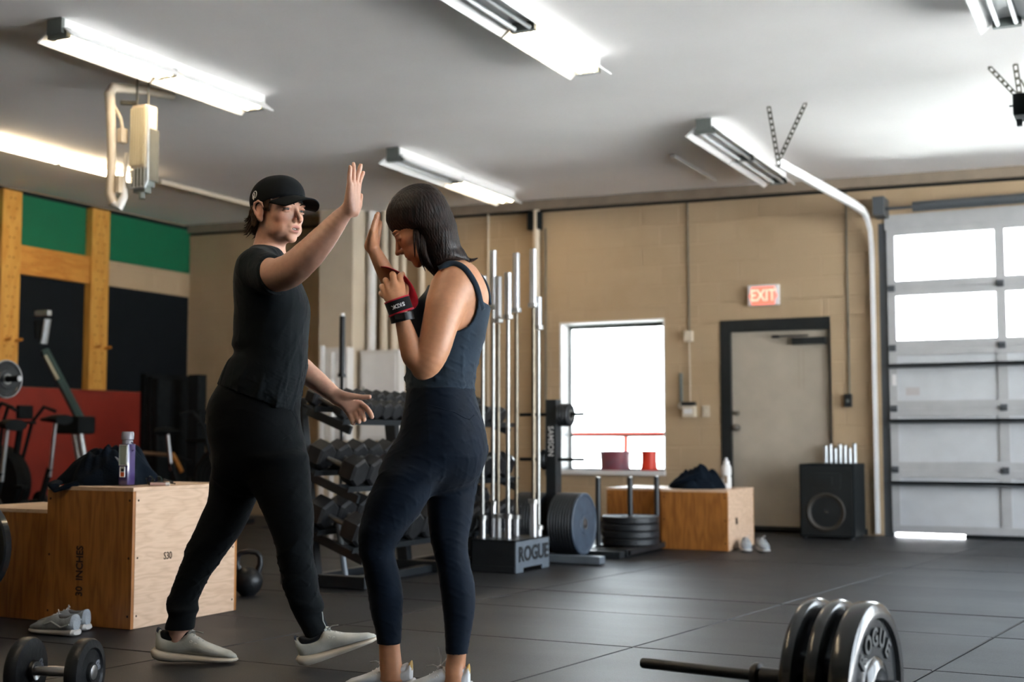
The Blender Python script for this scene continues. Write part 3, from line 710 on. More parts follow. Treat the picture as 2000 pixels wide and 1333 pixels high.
# ---------------- crumpled jackets
def cloth_heap(name, label, cx, cy, z0, sx, sy, sz, seed, m, yaw=0.0, extra=()):
    r2 = random.Random(seed); lumps = [(r2.uniform(-.55, .55), r2.uniform(-.5, .5), r2.uniform(.35, .75), r2.uniform(.45, 1)) for _ in range(9)] + list(extra)
    ph = [r2.uniform(0, 6.28) for _ in range(6)]
    N_ = 90; v = []; f = []
    for i in range(N_ + 1):
        for j in range(N_ + 1):
            u = i / N_ * 2 - 1; w_ = j / N_ * 2 - 1
            rr = math.sqrt(u * u + w_ * w_) + 1e-6; mx = max(abs(u), abs(w_)); k = mx / rr
            u2, w2 = u * k, w_ * k; r_ = math.sqrt(u2 * u2 + w2 * w2)
            edge = 1 + 0.10 * math.sin(3 * math.atan2(w2, u2) + ph[0]) + 0.07 * math.sin(7 * math.atan2(w2, u2) + ph[1])
            h = 0
            for (a, b, s, q) in lumps: h = max(h, q * math.exp(-((u2 - a) ** 2 + (w2 - b) ** 2) / (s * s * 0.35)))
            fold = 0.5 * math.sin(9 * u2 + 4 * math.sin(4 * w2 + ph[2]) + ph[3]) + 0.4 * math.sin(11 * w2 - 3 * math.sin(5 * u2 + ph[4])) + 0.25 * math.sin(23 * (u2 + w2 * .6) + ph[5] + 3 * math.sin(6 * u2))
            h = max(0.0, 1 - r_ ** 4) ** 0.5 * (0.28 + 0.72 * h) + 0.12 * fold * (1 - r_ ** 3)
            x = u2 * edge * sx; y = w2 * edge * sy
            c_, s_ = math.cos(yaw), math.sin(yaw)
            v.append((cx + x * c_ - y * s_, cy + x * s_ + y * c_, z0 + 0.004 + max(0, h) * sz))
    for i in range(N_):
        for j in range(N_):
            a = i * (N_ + 1) + j; f.append((a, a + N_ + 1, a + N_ + 2, a + 1))
    rim = [i * (N_ + 1) for i in range(N_ + 1)] + [N_ * (N_ + 1) + j for j in range(1, N_ + 1)] + [i * (N_ + 1) + N_ for i in range(N_ - 1, -1, -1)] + [j for j in range(N_ - 1, 0, -1)]
    b0 = len(v); v += [(v[i][0], v[i][1], z0 + 0.001) for i in rim]; n_ = len(rim)
    f += [(rim[i], b0 + i, b0 + (i + 1) % n_, rim[(i + 1) % n_]) for i in range(n_)] + [tuple(range(b0, b0 + n_))]
    o = obj(name, v, f, m, None, True)
    bm = bmesh.new(); bm.from_mesh(o.data); bmesh.ops.recalc_face_normals(bm, faces=bm.faces[:]); bm.to_mesh(o.data); bm.free()
    return o
jk = cloth_heap('jacket', '', -4.69, 4.87, 0.652, 0.27, 0.20, 0.20, 3, M['navy'], 0.25, [(0.35, 0.1, .6, 1.0), (0.0, 0.1, .7, 0.9), (-.6, 0, .5, .5), (.7, -.2, .5, .8)])
tag(jk, 'crumpled navy jacket heaped on the near plywood box behind the bottle', 'jacket')
MB().tube([(-4.79, 4.63, 0.665), (-4.76, 4.58, 0.658), (-4.72, 4.545, 0.652), (-4.70, 4.54, 0.632), (-4.66, 4.545, 0.645), (-4.62, 4.60, 0.668)], [0.03, 0.03, 0.026, 0.02, 0.026, 0.03], 10, True, 0.5).build('sleeve_fold', M['navy'], jk, True)
MB().tube([(-4.535, 4.755, 0.79), (-4.50, 4.74, 0.775), (-4.475, 4.74, 0.745)], [0.004, 0.008, 0.005], 8, True, 0.4).build('lining', M['greycloth'], jk, True)
j2 = cloth_heap('jacket', '', -3.33, 10.02, 0.475, 0.22, 0.17, 0.20, 11, M['navy'], 0.0, [(.25, 0, .5, 1.0)])
tag(j2, 'crumpled navy jacket on the far plywood box beside the white bottle', 'jacket')
MB().tube([(-3.50, 9.92, 0.50), (-3.42, 9.86, 0.53), (-3.34, 9.86, 0.56), (-3.25, 9.90, 0.60)], [0.02, 0.03, 0.032, 0.03], 10, True, 0.6).build('sleeve_fold', M['navy'], j2, True)

# purple bottle
c = (-4.435, 4.735)
pur = mat('purple_bottle', (0.055, 0.038, 0.14), 0.18, coat=0.6)
t = thing('water_bottle', 'square purple water bottle with clear lid and orange motif on the near box', 'bottle', (c[0], c[1], 0.652))
MB().box(c[0] - 0.029, c[0] + 0.029, c[1] - 0.034, c[1] + 0.020, 0.655, 0.855, 0.012).build('body', pur, t, True)
MB().lathe([(0.0, 0.853), (0.026, 0.853), (0.026, 0.868), (0.024, 0.872), (0.030, 0.876), (0.030, 0.905), (0.026, 0.913), (0, 0.913)], (c[0], c[1] - 0.006, 0), 'Z', 24).build('lid', mat('clear_lid', (0.22, 0.22, 0.26), 0.15, coat=0.5), t, True)
MB().box(c[0] - 0.020, c[0] + 0.024, c[1] - 0.0365, c[1] - 0.033, 0.755, 0.845, 0.006).build('window_strip', mat('bottle_window', (0.42, 0.50, 0.46), 0.2), t)
fr_ = MB()
for (xa, xb, za, zb) in ((-.024, -.020, .752, .848), (.024, .028, .752, .848), (-.024, .028, .846, .850), (-.024, .028, .750, .754)): fr_.box(c[0] + xa, c[0] + xb, c[1] - 0.0365, c[1] - 0.0335, za, zb)
fr_.build('strip_border', M['lettering'], t)
MB().box(c[0] - 0.015, c[0] + 0.015, c[1] - 0.0365, c[1] - 0.0335, 0.694, 0.745, 0.006).build('emblem', M['white'], t)
MB().box(c[0] - 0.011, c[0] + 0.011, c[1] - 0.0375, c[1] - 0.036, 0.698, 0.718, 0.0).build('emblem_fill', mat('orange_print', (0.80, 0.13, 0.03), 0.5), t)
MB().box(c[0] - 0.009, c[0] + 0.009, c[1] - 0.0375, c[1] - 0.036, 0.722, 0.735, 0.0).build('emblem_top', M['black'], t)
MB().tube([(c[0] + 0.028, c[1] - 0.01, 0.862), (c[0] + 0.045, c[1] - 0.01, 0.85), (c[0] + 0.046, c[1] - 0.01, 0.825), (c[0] + 0.034, c[1] - 0.01, 0.82)], 0.003, 6).build('strap', pur, t)
# glasses and small things beside it
t = thing('sunglasses', 'folded dark sunglasses lying on the near box right of the bottle', 'sunglasses', (-4.33, 4.84, 0.652))
for k in (0, 1): MB().lathe([(0, 0.0), (0.020, 0.002), (0.024, 0.008), (0.020, 0.012), (0, 0.014)], (-4.36 + k * 0.055, 4.80, 0.676), 'Y', 18).build('lens', mat('green_lens', (0.02, 0.035, 0.03), 0.08, coat=1.0) if k == 0 else bpy.data.materials['green_lens'], t, True)
MB().tube([(-4.39, 4.81, 0.685), (-4.38, 4.90, 0.668), (-4.30, 4.92, 0.658)], 0.0035, 6).tube([(-4.28, 4.81, 0.685), (-4.29, 4.89, 0.668), (-4.36, 4.91, 0.658)], 0.0035, 6).tube([(-4.345, 4.806, 0.684), (-4.318, 4.806, 0.684)], 0.003, 6).build('frame', M['black'], t)
t = thing('lip_balm', 'small pinkish tube lying flat at the box edge', 'tube', (-4.28, 4.78, 0.652))
MB().tube([(-4.315, 4.76, 0.661), (-4.255, 4.80, 0.661)], 0.008, 12).build('tube_body', mat('pink_tube', (0.50, 0.32, 0.28), 0.4), t); MB().tube([(-4.255, 4.80, 0.661), (-4.24, 4.81, 0.661)], 0.0085, 12).build('cap', M['white'], t)
t = thing('key_strap', 'dark strap with keys at the left corner of the near box', 'keys', (-4.78, 4.66, 0.652))
MB().tube([(-4.76, 4.60, 0.658), (-4.72, 4.63, 0.66), (-4.66, 4.61, 0.659), (-4.62, 4.63, 0.658)], 0.006, 6, True, 0.5).build('strap', M['blackmatte'], t); MB().tube([(-4.75, 4.59, 0.658), (-4.72, 4.575, 0.656)], 0.005, 6).build('key', M['steel'], t)

# white bottle on the far box
t = thing('water_bottle', 'white squeeze bottle on the far box in front of the door', 'bottle', (-3.095, 10.1, 0.475))
MB().lathe([(0, 0.477), (0.037, 0.477), (0.040, 0.485), (0.040, 0.56), (0.035, 0.575), (0.040, 0.59), (0.040, 0.64), (0.033, 0.665), (0.024, 0.675), (0, 0.676)], (-3.095, 10.1, 0), 'Z', 24).build('body', M['white'], t, True)
MB().lathe([(0, 0.674), (0.026, 0.674), (0.026, 0.695), (0.014, 0.702), (0.012, 0.722), (0, 0.726)], (-3.095, 10.1, 0), 'Z', 18).build('cap', M['lettering'], t, True)
box('motif', -3.10, -3.075, 10.057, 10.062, 0.52, 0.58, mat('brown_print', (0.25, 0.18, 0.12), 0.6), t)

# buckets on the window sill
t = thing('bucket', 'purple-grey tub standing on the window sill', 'bucket', (-4.87, 11.99, 0.56))
MB().lathe([(0, 0.562), (0.145, 0.562), (0.148, 0.57), (0.158, 0.735), (0.166, 0.74), (0.166, 0.755), (0.150, 0.755), (0.145, 0.58), (0, 0.578)], (-4.87, 12.12, 0), 'Z', 30).build('body', M['tub'], t, True)
t = thing('bucket', 'small bright red bucket on the window sill', 'bucket', (-4.50, 12.1, 0.56))
MB().lathe([(0, 0.562), (0.085, 0.562), (0.088, 0.57), (0.078, 0.65), (0.080, 0.74), (0.088, 0.745), (0.088, 0.758), (0.076, 0.758), (0.074, 0.65), (0, 0.57)], (-4.50, 12.10, 0), 'Z', 26).build('body', M['red'], t, True)
# (sill boards carry both)

# ---------------- kettlebells
def kettlebell(label, x, y, r, yaw):
    t = thing('kettlebell', label, 'kettlebell', (0, 0, 0), 'kettlebells behind the near box')
    prof = [(0, 0.0)] + [(r * math.cos(a), r * 0.96 + r * math.sin(a)) for a in [math.radians(q) for q in range(-68, 91, 12)]]
    prof[1] = (r * 0.5, 0.002); prof[-1] = (0, prof[-1][1])
    MB().lathe(prof, (0, 0, 0), 'Z', 28).build('ball', M['iron'], t, True)
    zt = r * 1.75
    pts = [(-0.05, 0, zt - 0.02), (-0.066, 0, zt + 0.03), (-0.064, 0, zt + 0.07), (-0.045, 0, zt + 0.094), (0, 0, zt + 0.101), (0.045, 0, zt + 0.094), (0.064, 0, zt + 0.07), (0.066, 0, zt + 0.03), (0.05, 0, zt - 0.02)]
    MB().tube(pts, [0.022, 0.018, 0.016, 0.0155, 0.0155, 0.0155, 0.016, 0.018, 0.022], 12).build('handle', M['iron'], t, True)
    t.location = (x, y, 0.001); t.rotation_euler = (0, 0, yaw)
kettlebell('black kettlebell with its whole handle showing right of the near box', -4.565, 5.84, 0.083, 0.5)
kettlebell('black kettlebell half hidden by the near box edge', -4.77, 5.80, 0.092, 1.2)

# ---------------- pairs of shoes standing on the floor
def trainer(name, label, x, y, yaw, L=0.30, m=None, group=None):
    m = m or M['shoegrey']
    t = thing(name, label, 'shoe', (0, 0, 0), group)
    def ring(xs, wd, z0, z1, n=16, e=2.4):
        out = []
        for k in range(n):
            a = 2 * math.pi * k / n; ca, sa = math.cos(a), math.sin(a)
            out.append((xs, wd * math.copysign(abs(ca) ** (2 / e), ca), (z0 + z1) / 2 + (z1 - z0) / 2 * math.copysign(abs(sa) ** (2 / e), sa)))
        return out
    def loft(rows, n=16):
        mb = MB(); v = []; f = []
        for q in rows: v += ring(*q, n)
        for i in range(len(rows) - 1):
            for k in range(n): f.append((i * n + k, i * n + (k + 1) % n, (i + 1) * n + (k + 1) % n, (i + 1) * n + k))
        f += [tuple(range(n))[::-1], tuple(range((len(rows) - 1) * n, len(rows) * n))]
        return mb.add(v, f)
    s = L / 0.30
    loft([(0.0 * s, 0.022, 0.008, 0.026), (0.012 * s, 0.034, 0.002, 0.034), (0.06 * s, 0.038, 0.001, 0.03), (0.13 * s, 0.036, 0.001, 0.026), (0.20 * s, 0.046, 0.001, 0.024), (0.26 * s, 0.043, 0.002, 0.024), (0.292 * s, 0.028, 0.006, 0.024), (0.30 * s, 0.012, 0.010, 0.022)]).build('sole', M['shoesole'], t, True)
    loft([(0.006 * s, 0.020, 0.025, 0.085), (0.016 * s, 0.031, 0.024, 0.098), (0.05 * s, 0.035, 0.022, 0.088), (0.095 * s, 0.034, 0.02, 0.084), (0.125 * s, 0.036, 0.02, 0.094), (0.16 * s, 0.038, 0.02, 0.084), (0.20 * s, 0.043, 0.018, 0.066), (0.25 * s, 0.040, 0.018, 0.052), (0.285 * s, 0.026, 0.018, 0.040), (0.295 * s, 0.012, 0.018, 0.032)]).build('upper', m, t, True)
    loft([(0.022 * s, 0.018, 0.070, 0.096), (0.05 * s, 0.025, 0.070, 0.0905), (0.09 * s, 0.024, 0.070, 0.0875), (0.112 * s, 0.014, 0.075, 0.0925)]).build('collar_lining', mat('shoe_inside', (0.10, 0.10, 0.11), 0.9) if 'shoe_inside' not in bpy.data.materials else bpy.data.materials['shoe_inside'], t, True)
    lc = MB()
    for k in range(5):
        xs = (0.125 + 0.02 * k) * s; z = 0.096 - 0.0082 * k
        lc.tube([(xs, -0.022, z - 0.012), (xs + 0.004, 0, z + 0.002), (xs, 0.022, z - 0.012)], 0.0028, 6)
    lc.tube([(0.125 * s, 0, 0.096), (0.105 * s, 0.02, 0.115), (0.088 * s, 0.032, 0.108)], 0.0025, 6)
    lc.build('laces', M['shoesole'], t)
    for sgn in (-1, 1):
        pl = [(0.03 * s, 0.035), (0.10 * s, 0.036), (0.16 * s, 0.0395)]
        MB().tube([(0.02 * s, sgn * 0.0325, 0.055), (0.07 * s, sgn * 0.0365, 0.040), (0.13 * s, sgn * 0.0375, 0.062), (0.17 * s, sgn * 0.0395, 0.05)], 0.004, 6, True, 1.0).build('side_overlay', mat('shoe_overlay', (0.42, 0.45, 0.47), 0.6) if 'shoe_overlay' not in bpy.data.materials else bpy.data.materials['shoe_overlay'], t)
    t.location = (x, y, 0.001); t.rotation_euler = (0, 0, yaw)
    return t
YW = YAW
trainer('trainer', 'pale grey trainer, the front one of the pair before the near box', -4.305, 4.305, math.pi - 0.02, 0.285)
trainer('trainer', 'pale grey trainer, the rear one of the pair touching the near box', -4.385, 4.455, math.pi + 0.12, 0.285)
trainer('trainer', 'grey trainer at the foot of the far box, farther from the camera', -2.925, 10.03, -1.25, 0.27)
trainer('trainer', 'grey trainer with white sole nearer the camera at the far box', -2.815, 10.05, -1.12, 0.27)

# ---------------- loudspeaker and the aluminium posts behind it
t = thing('loudspeaker', 'tall black loudspeaker cabinet standing by the back wall', 'speaker', (-2.575, 11.6, 0))
MB().box(-2.815, -2.335, 11.36, 11.84, 0.015, 0.655, 0.012).build('cabinet', M['blackmatte'], t)
MB().box(-2.80, -2.35, 11.352, 11.36, 0.03, 0.64).build('grille', M['black'], t)
MB().lathe([(0.155, 0.0), (0.17, -0.010), (0.158, -0.016), (0.145, -0.004), (0.07, 0.02), (0.06, 0.012), (0, -0.004)], (-2.58, 11.352, 0.235), 'Y', 36).build('woofer', mat('speaker_cone', (0.030, 0.024, 0.018), 0.6), t, True)
MB().box(-2.71, -2.45, 11.345, 11.352, 0.44, 0.575, 0.003).box(-2.64, -2.52, 11.34, 11.346, 0.475, 0.54).build('horn', M['black'], t)
for x in (-2.78, -2.37):
    for y in (11.40, 11.80): MB().tube([(x, y, 0.0), (x, y, 0.02)], 0.02, 10).build('foot', M['black'], t)
for k in range(7):
    x = -2.70 + k * 0.044
    p = thing('aluminium_post', '%s silver post from the left behind the loudspeaker' % ORD[k], 'post', (x, 11.9, 0), 'silver posts behind the loudspeaker')
    h = 0.81 + 0.022 * math.sin(k * 2.3)
    MB().tube([(x, 11.905, 0.003), (x, 11.905, h)], 0.018, 12).build('tube_body', M['galv'], p, True)
    MB().tube([(x, 11.905, h), (x, 11.905, h + 0.006)], 0.019, 12).build('cap', M['perf'], p)

# ---------------- vertical barbell holder and its bars
t = thing('barbell_holder', 'grey steel barbell holder lettered on its end, standing on the floor', 'rack', (-4.0, 7.8, 0))
MB().box(-3.745, -3.735, 7.55, 8.06, 0.03, 0.212).box(-3.745, -3.735, 7.55, 7.66, 0.002, 0.03).box(-3.745, -3.735, 7.95, 8.06, 0.002, 0.03).build('end_plate', M['holder'], t)
MB().box(-4.07, -3.745, 7.55, 7.56, 0.02, 0.212).box(-4.07, -3.745, 8.05, 8.06, 0.02, 0.212).box(-4.07, -4.06, 7.55, 8.06, 0.02, 0.212).build('side_plate', M['rackgrey'], t)
MB().box(-4.07, -3.735, 7.55, 8.06, 0.205, 0.214).build('top_plate', M['rackgrey'], t)
MB().box(-4.07, -3.745, 7.545, 7.575, 0.004, 0.045).build('base_rail', M['rackgrey'], t)
text_mesh('lettering', 'ROGUE', 0.135, M['blacklet'], t, face_matrix((-3.733, 7.815, 0.115), (0, 1, 0), (0, 0, 1)), 0.001, 1.02, 0.004)
bars = [(-3.80, 7.95, 2.19, .41, .47), (-3.795, 8.02, 1.86, .23, .29), (-3.87, 7.70, 2.0, .32, .38), (-3.93, 7.95, 2.17, .42, .36), (-3.955, 7.72, 1.98, .32, .38), (-4.035, 7.80, 2.175, .41, .46), (-4.04, 7.66, 1.98, .32, .37)]
blabs = ['steel barbell upright in the holder, the tallest one', 'short steel bar upright at the right end of the holder', 'thick steel barbell in front of another near the holder centre', 'steel barbell directly behind the thick one, its sleeve higher', 'steel barbell with lower sleeve left of the thick one', 'tall steel barbell left of the lower-sleeved one', 'steel barbell just showing at the woman\'s shoulder']
bronze = mat('worn_steel', (0.20, 0.17, 0.13), 0.36, metal=1.0, var=0.2, vscale=25)
for (x, y, zt, sl, zl), lab in zip(bars, blabs):
    b = thing('barbell', lab, 'barbell', (x, y, 0.01), 'barbells standing in the holder')
    MB().tube([(x, y, zl), (x, y, zt - sl)], 0.0135, 12).build('shaft', bronze if x in (-3.80, -3.955, -3.93) else M['steel'], b, True)
    for (a, b_) in ((0.03, zl - 0.03), (zt - sl + 0.03, zt)): MB().tube([(x, y, a), (x, y, b_)], 0.0250, 14).build('sleeve', M['chrome'], b, True)
    for zc_ in (zl - 0.02, zt - sl + 0.02): MB().tube([(x, y, zc_ - 0.014), (x, y, zc_ + 0.014)], 0.036, 16).build('collar', M['steel'], b, True)
    MB().tube([(x, y, zt - 0.004), (x, y, zt + 0.003)], 0.020, 12).build('end_cap', M['greybox'], b)

# ---------------- weight plates
def plate_mesh(R, th, hole=0.026, rim=0.028, face_in=0.005):
    h = th / 2
    return [(hole, -h), (hole + 0.045, -h), (hole + 0.05, -h + face_in), (R - rim, -h + face_in), (R - rim + 0.006, -h), (R - 0.008, -h), (R, -h + 0.007), (R, h - 0.007), (R - 0.008, h), (R - rim + 0.006, h), (R - rim, h - face_in), (hole + 0.05, h - face_in), (hole + 0.045, h), (hole, h), (hole, -h)]
def plate(label, c, axis, R, th, m='bumper', group=None, name='weight_plate', ring=True, hub=True):
    t = thing(name, label, 'plate', c, group)
    MB().lathe(plate_mesh(R, th), c, axis, 44).build('disc', M[m], t, True)
    if hub: MB().lathe([(0.0255, -th / 2 - 0.001), (0.040, -th / 2 - 0.001), (0.040, -th / 2 + 0.002), (0.0255, -th / 2 + 0.002)], c, axis, 24).lathe([(0.0255, th / 2 - 0.002), (0.040, th / 2 - 0.002), (0.040, th / 2 + 0.001), (0.0255, th / 2 + 0.001)], c, axis, 24).build('hub', M['steel'], t, True)
    return t
# plate tree
t = thing('plate_tree', 'black steel plate storage tree with six pegs, white lettering down its post', 'rack', (-3.95, 8.6, 0))
MB().box(-3.985, -3.905, 8.55, 8.65, 0.03, 1.165, 0.005).build('upright', M['rackgrey'], t)
MB().box(-4.0, -3.47, 8.33, 8.43, 0.003, 0.055, 0.006).build('base_foot', M['holder'], t)
MB().box(-4.0, -3.5, 8.78, 8.88, 0.003, 0.055, 0.006).build('base_foot', M['rackgrey'], t); MB().box(-3.99, -3.90, 8.30, 8.90, 0.003, 0.055, 0.006).build('base_beam', M['rackgrey'], t)
for z in (1.057, 0.726):
    MB().tube([(-4.22, 8.6, z), (-3.985, 8.6, z)], 0.013, 10).tube([(-3.905, 8.6, z), (-3.70, 8.6, z)], 0.013, 10).build('peg', M['blackmatte'], t, True)
MB().tube([(-4.40, 8.6, 0.27), (-3.985, 8.6, 0.27)], 0.024, 12).tube([(-3.905, 8.6, 0.27), (-3.695, 8.6, 0.27)], 0.024, 12).build('lower_peg', M['chrome'], t, True)
text_mesh('lettering', 'SAMSON', 0.062, M['lettering'], t, face_matrix((-3.946, 8.548, 0.86), (0, 0, -1), (1, 0, 0)), 0.001, 0.9, 0.001)
M['bumper_blue'] = mat('blue_grey_bumper', (0.045, 0.065, 0.095), 0.5, var=0.25, vscale=14, bump=0.15, bscale=70)
for k in range(9):
    if k < 8: plate('%s bumper plate from the post on the right lower peg' % ORD[k], (-3.893 + 0.0225 * k, 8.6, 0.262), 'X', 0.225, 0.021, 'bumper', 'bumper plates on the right lower peg', hub=False)
    else: plate('outermost blue-grey bumper plate on the right lower peg, its ringed face showing', (-3.708, 8.6, 0.262), 'X', 0.225, 0.026, 'bumper_blue', 'bumper plates on the right lower peg')
for k in range(10): plate('%s bumper plate from the post on the left lower peg' % ORD[k], (-4.0 - 0.0225 * k, 8.6, 0.262), 'X', 0.222, 0.021, 'bumper', 'bumper plates on the left lower peg', hub=False)
for k in range(4): plate('%s small plate from the post on the upper right peg' % ORD[k], (-3.885 + 0.024 * k, 8.6, 1.052), 'X', 0.085, 0.020, 'bumper', 'small plates on the upper peg', hub=(k == 3))
for k in range(2): plate('%s small plate from the post on the middle left peg' % ORD[k], (-4.0 - 0.022 * k, 8.6, 0.724), 'X', 0.060, 0.018, 'iron', 'small plates on the middle peg')
# ring groove on the big face
# sled with stacked plates
t = thing('weight_sled', 'black push sled with three upright poles behind the plate tree', 'sled', (-3.7, 9.4, 0))
MB().box(-3.96, -3.50, 8.93, 9.01, 0.004, 0.06, 0.012).box(-3.96, -3.46, 9.80, 9.88, 0.004, 0.06, 0.012).box(-3.92, -3.84, 8.95, 9.85, 0.02, 0.055).box(-3.62, -3.50, 8.95, 9.85, 0.015, 0.055).build('base_frame', M['rackgrey'], t)
for (x, y) in ((-3.86, 9.24), (-3.665, 9.42), (-3.555, 9.72)):
    MB().tube([(x, y, 0.055), (x, y, 0.575)], 0.021, 12).build('pole', M['rackgrey'], t, True)
    MB().tube([(x, y, 0.575), (x, y, 0.582)], 0.0205, 12).build('pole_cap', M['steel'], t)
for k in range(4): plate('%s bumper plate from the floor in the sled stack' % ORD[k], (-3.665, 9.42, 0.086 + 0.056 * k), 'Z', 0.225, 0.052, 'bumper', 'bumper plates stacked on the sled')

# ---------------- dumbbell rack with three sloping tiers
t = thing('dumbbell_rack', 'black three-tier dumbbell rack running behind the two people', 'rack', (-4.35, 7.3, 0))
RY0, RY1 = 6.22, 8.45
for y in (6.38, 7.42, 8.36):
    MB().box(-4.72, -4.12, y - 0.035, y + 0.035, 0.004, 0.075, 0.006).build('foot', M['rackgrey'], t)
    m4 = Matrix.Translation((-4.5, y, 0.07)) @ Matrix.Rotation(math.radians(-7), 4, 'Y')
    MB().box(-0.04, 0.04, -0.03, 0.03, 0, 1.06, 0.005, m4).build('upright', M['rackgrey'], t)
MB().box(-4.34, -4.27, RY0 + 0.16, RY1 - 0.1, 0.004, 0.05, 0.004).box(-4.66, -4.60, RY0 + 0.16, RY1 - 0.1, 0.004, 0.05).build('base_beam', M['rackgrey'], t)
MB().tube([(-4.30, 6.42, 0.05), (-4.36, 6.42, 0.38)], 0.018, 8).build('brace', M['holder'], t)
TIERS = [(0.335, 0.098, 0.196), (0.675, 0.090, 0.176), (1.03, 0.058, 0.112)]
slope = math.radians(21)
ca, sa = math.cos(slope), math.sin(slope)
def hex_dumbbell(r, hl, gap, name='dumbbell'):
    """handle along local x, centre at the origin"""
    t = thing(name, 'x', 'dumbbell', (0, 0, 0))
    MB().tube([(-gap / 2 - 0.01, 0, 0), (-gap * 0.2, 0, 0), (0, 0, 0), (gap * 0.2, 0, 0), (gap / 2 + 0.01, 0, 0)], [0.014, 0.016, 0.0175, 0.016, 0.014], 12).build('handle', M['steel'], t, True)
    for s in (-1, 1):
        v = []; f = []
        cham = r * 0.16
        prof = [(gap / 2, r - cham), (gap / 2 + cham, r), (gap / 2 + hl - cham, r), (gap / 2 + hl, r - cham)]
        for x, q in prof:
            for k in range(6):
                a = math.pi / 3 * k; v.append((s * x, q * math.cos(a), q * math.sin(a)))
        for i in range(3):
            for k in range(6): f.append((i * 6 + k, i * 6 + (k + 1) % 6, (i + 1) * 6 + (k + 1) % 6, (i + 1) * 6 + k))
        f += [tuple(range(6))[::-1], tuple(range(18, 24))]
        MB().add(v, f).build('head', M['rubberdb'], t)
    index_kids(t)
    return t
tn = {0: 'bottom', 1: 'middle', 2: 'top'}
for ti, (zf, r, sp) in enumerate(TIERS):
    hl = r * 1.25; gap = 0.14; half = gap / 2 + hl
    cx = -4.27 - (0.02 if ti == 0 else 0.03) - ti * 0.02; cz = zf + 0.062
    # tray rails under the heads
    for s in (-1, 1):
        c0 = (cx + s * (gap / 2 + hl * 0.5) * ca, cz - s * (gap / 2 + hl * 0.5) * sa)
        off = r * 0.92 + 0.012
        m4 = Matrix.Translation((c0[0] - off * sa * 0 , 0, c0[1] - off)) @ Matrix.Rotation(slope, 4, 'Y')
        MB().box(-0.045, 0.045, RY0, RY1, -0.012, 0.002, 0.0, m4).box(0.040, 0.048, RY0, RY1, -0.012, 0.020, 0.0, m4).build('tray', M['rackgrey'], t)
    m4 = Matrix.Translation((cx, 0, cz - r - 0.03)) @ Matrix.Rotation(slope, 4, 'Y')
    for y in (6.30, 7.42, 8.38): MB().box(-half - 0.02, half + 0.02, y - 0.012, y + 0.012, -0.045, 0.004, 0.0, m4).build('tray_bracket', M['rackgrey'], t)
    proto = hex_dumbbell(r, hl, gap)
    y = RY0 + sp * 0.55 + (0.03 if ti == 1 else 0.0); k = 0
    while y < RY1 - sp * 0.4:
        o = proto if k == 0 else copy_tree(proto)
        o.location = (cx, y, cz); o.rotation_euler = (0, 0, 0)
        o.rotation_euler = (math.radians(30 if (k * 7 + ti) % 3 else 24), slope, 0)
        o.rotation_euler = Euler((math.radians(random.uniform(-4, 4) + 90), slope, 0))
        o['label'] = '%s hex dumbbell from the near end of the rack, %s tier' % (ORD[k], tn[ti])
        o['group'] = 'hex dumbbells on the %s tier' % tn[ti]
        y += sp; k += 1

# ---------------- foreground dumbbell at the lower left
t = thing('round_dumbbell', 'round-headed chrome-handled dumbbell lying at the lower left corner', 'dumbbell', (0, 0, 0))
MB().tube([(-0.075, 0, 0), (-0.03, 0, 0), (0, 0, 0), (0.03, 0, 0), (0.075, 0, 0)], [0.015, 0.016, 0.0175, 0.016, 0.015], 16).build('handle', M['chrome'], t, True)
for s in (-1, 1):
    h_ = MB().lathe([(0, s * 0.07), (0.034, s * 0.07), (0.036, s * 0.078), (0.085, s * 0.078), (0.105, s * 0.082), (0.110, s * 0.090), (0.110, s * 0.118), (0.105, s * 0.126), (0.080, s * 0.130), (0.074, s * 0.124), (0.034, s * 0.124), (0.030, s * 0.134), (0.010, s * 0.138), (0, s * 0.138)], (0, 0, 0), 'X', 44).build('head', M['iron'], t, True)
    MB().lathe([(0.017, s * 0.069), (0.030, s * 0.064), (0.030, s * 0.078), (0.017, s * 0.08)], (0, 0, 0), 'X', 24).build('collar', M['chrome'], t, True)
    MB().lathe([(0, s * 0.139), (0.014, s * 0.140), (0.024, s * 0.136), (0.024, s * 0.132)], (0, 0, 0), 'X', 20).build('end_bolt', M['chrome'], t, True)
    xs = (0.1245 if s > 0 else -0.0775)
    text_mesh('lettering', '50', 0.034, M['greycloth'], t, face_matrix((xs, 0.052, 0.0), (0, 0, 1), (0, -1, 0)) if True else None, 0.0015, 1.0, 0.002)
t.location = (-3.275, 3.181, 0.111); t.rotation_euler = (0.3, 0, YAW + math.radians(-8))

# ---------------- loaded barbell in the right foreground
t = thing('loaded_barbell', 'black bar carrying three bumper plates on the floor at the lower right', 'barbell', (0, 0, 0))
MB().tube([(-0.70, 0, 0), (-0.345, 0, 0)], 0.0155, 16).tube([(-0.704, 0, 0), (-0.70, 0, 0)], 0.013, 16).build('shaft', M['black'], t, True)
MB().lathe([(0.015, -0.362), (0.030, -0.358), (0.036, -0.348), (0.036, -0.338), (0.028, -0.332), (0.015, -0.332)], (0, 0, 0), 'X', 24).build('flange', M['iron'], t, True)
MB().tube([(-0.335, 0, 0), (0.045, 0, 0)], 0.0245, 18).build('sleeve', M['iron'], t, True)
MB().box(-0.235, -0.205, -0.02, 0.02, 0.018, 0.04, 0.004).tube([(-0.225, -0.03, 0.034), (-0.225, 0.03, 0.034)], 0.006, 8).tube([(-0.215, 0, -0.0), (-0.232, 0, 0.0)], 0.03, 16).build('clip', M['blackmatte'], t)
t.location = (-0.655, 3.47, 0.2275); t.rotation_euler = (0, 0, math.radians(-7.5))
dirx = Vector((math.cos(math.radians(-7.5)), math.sin(math.radians(-7.5)), 0))
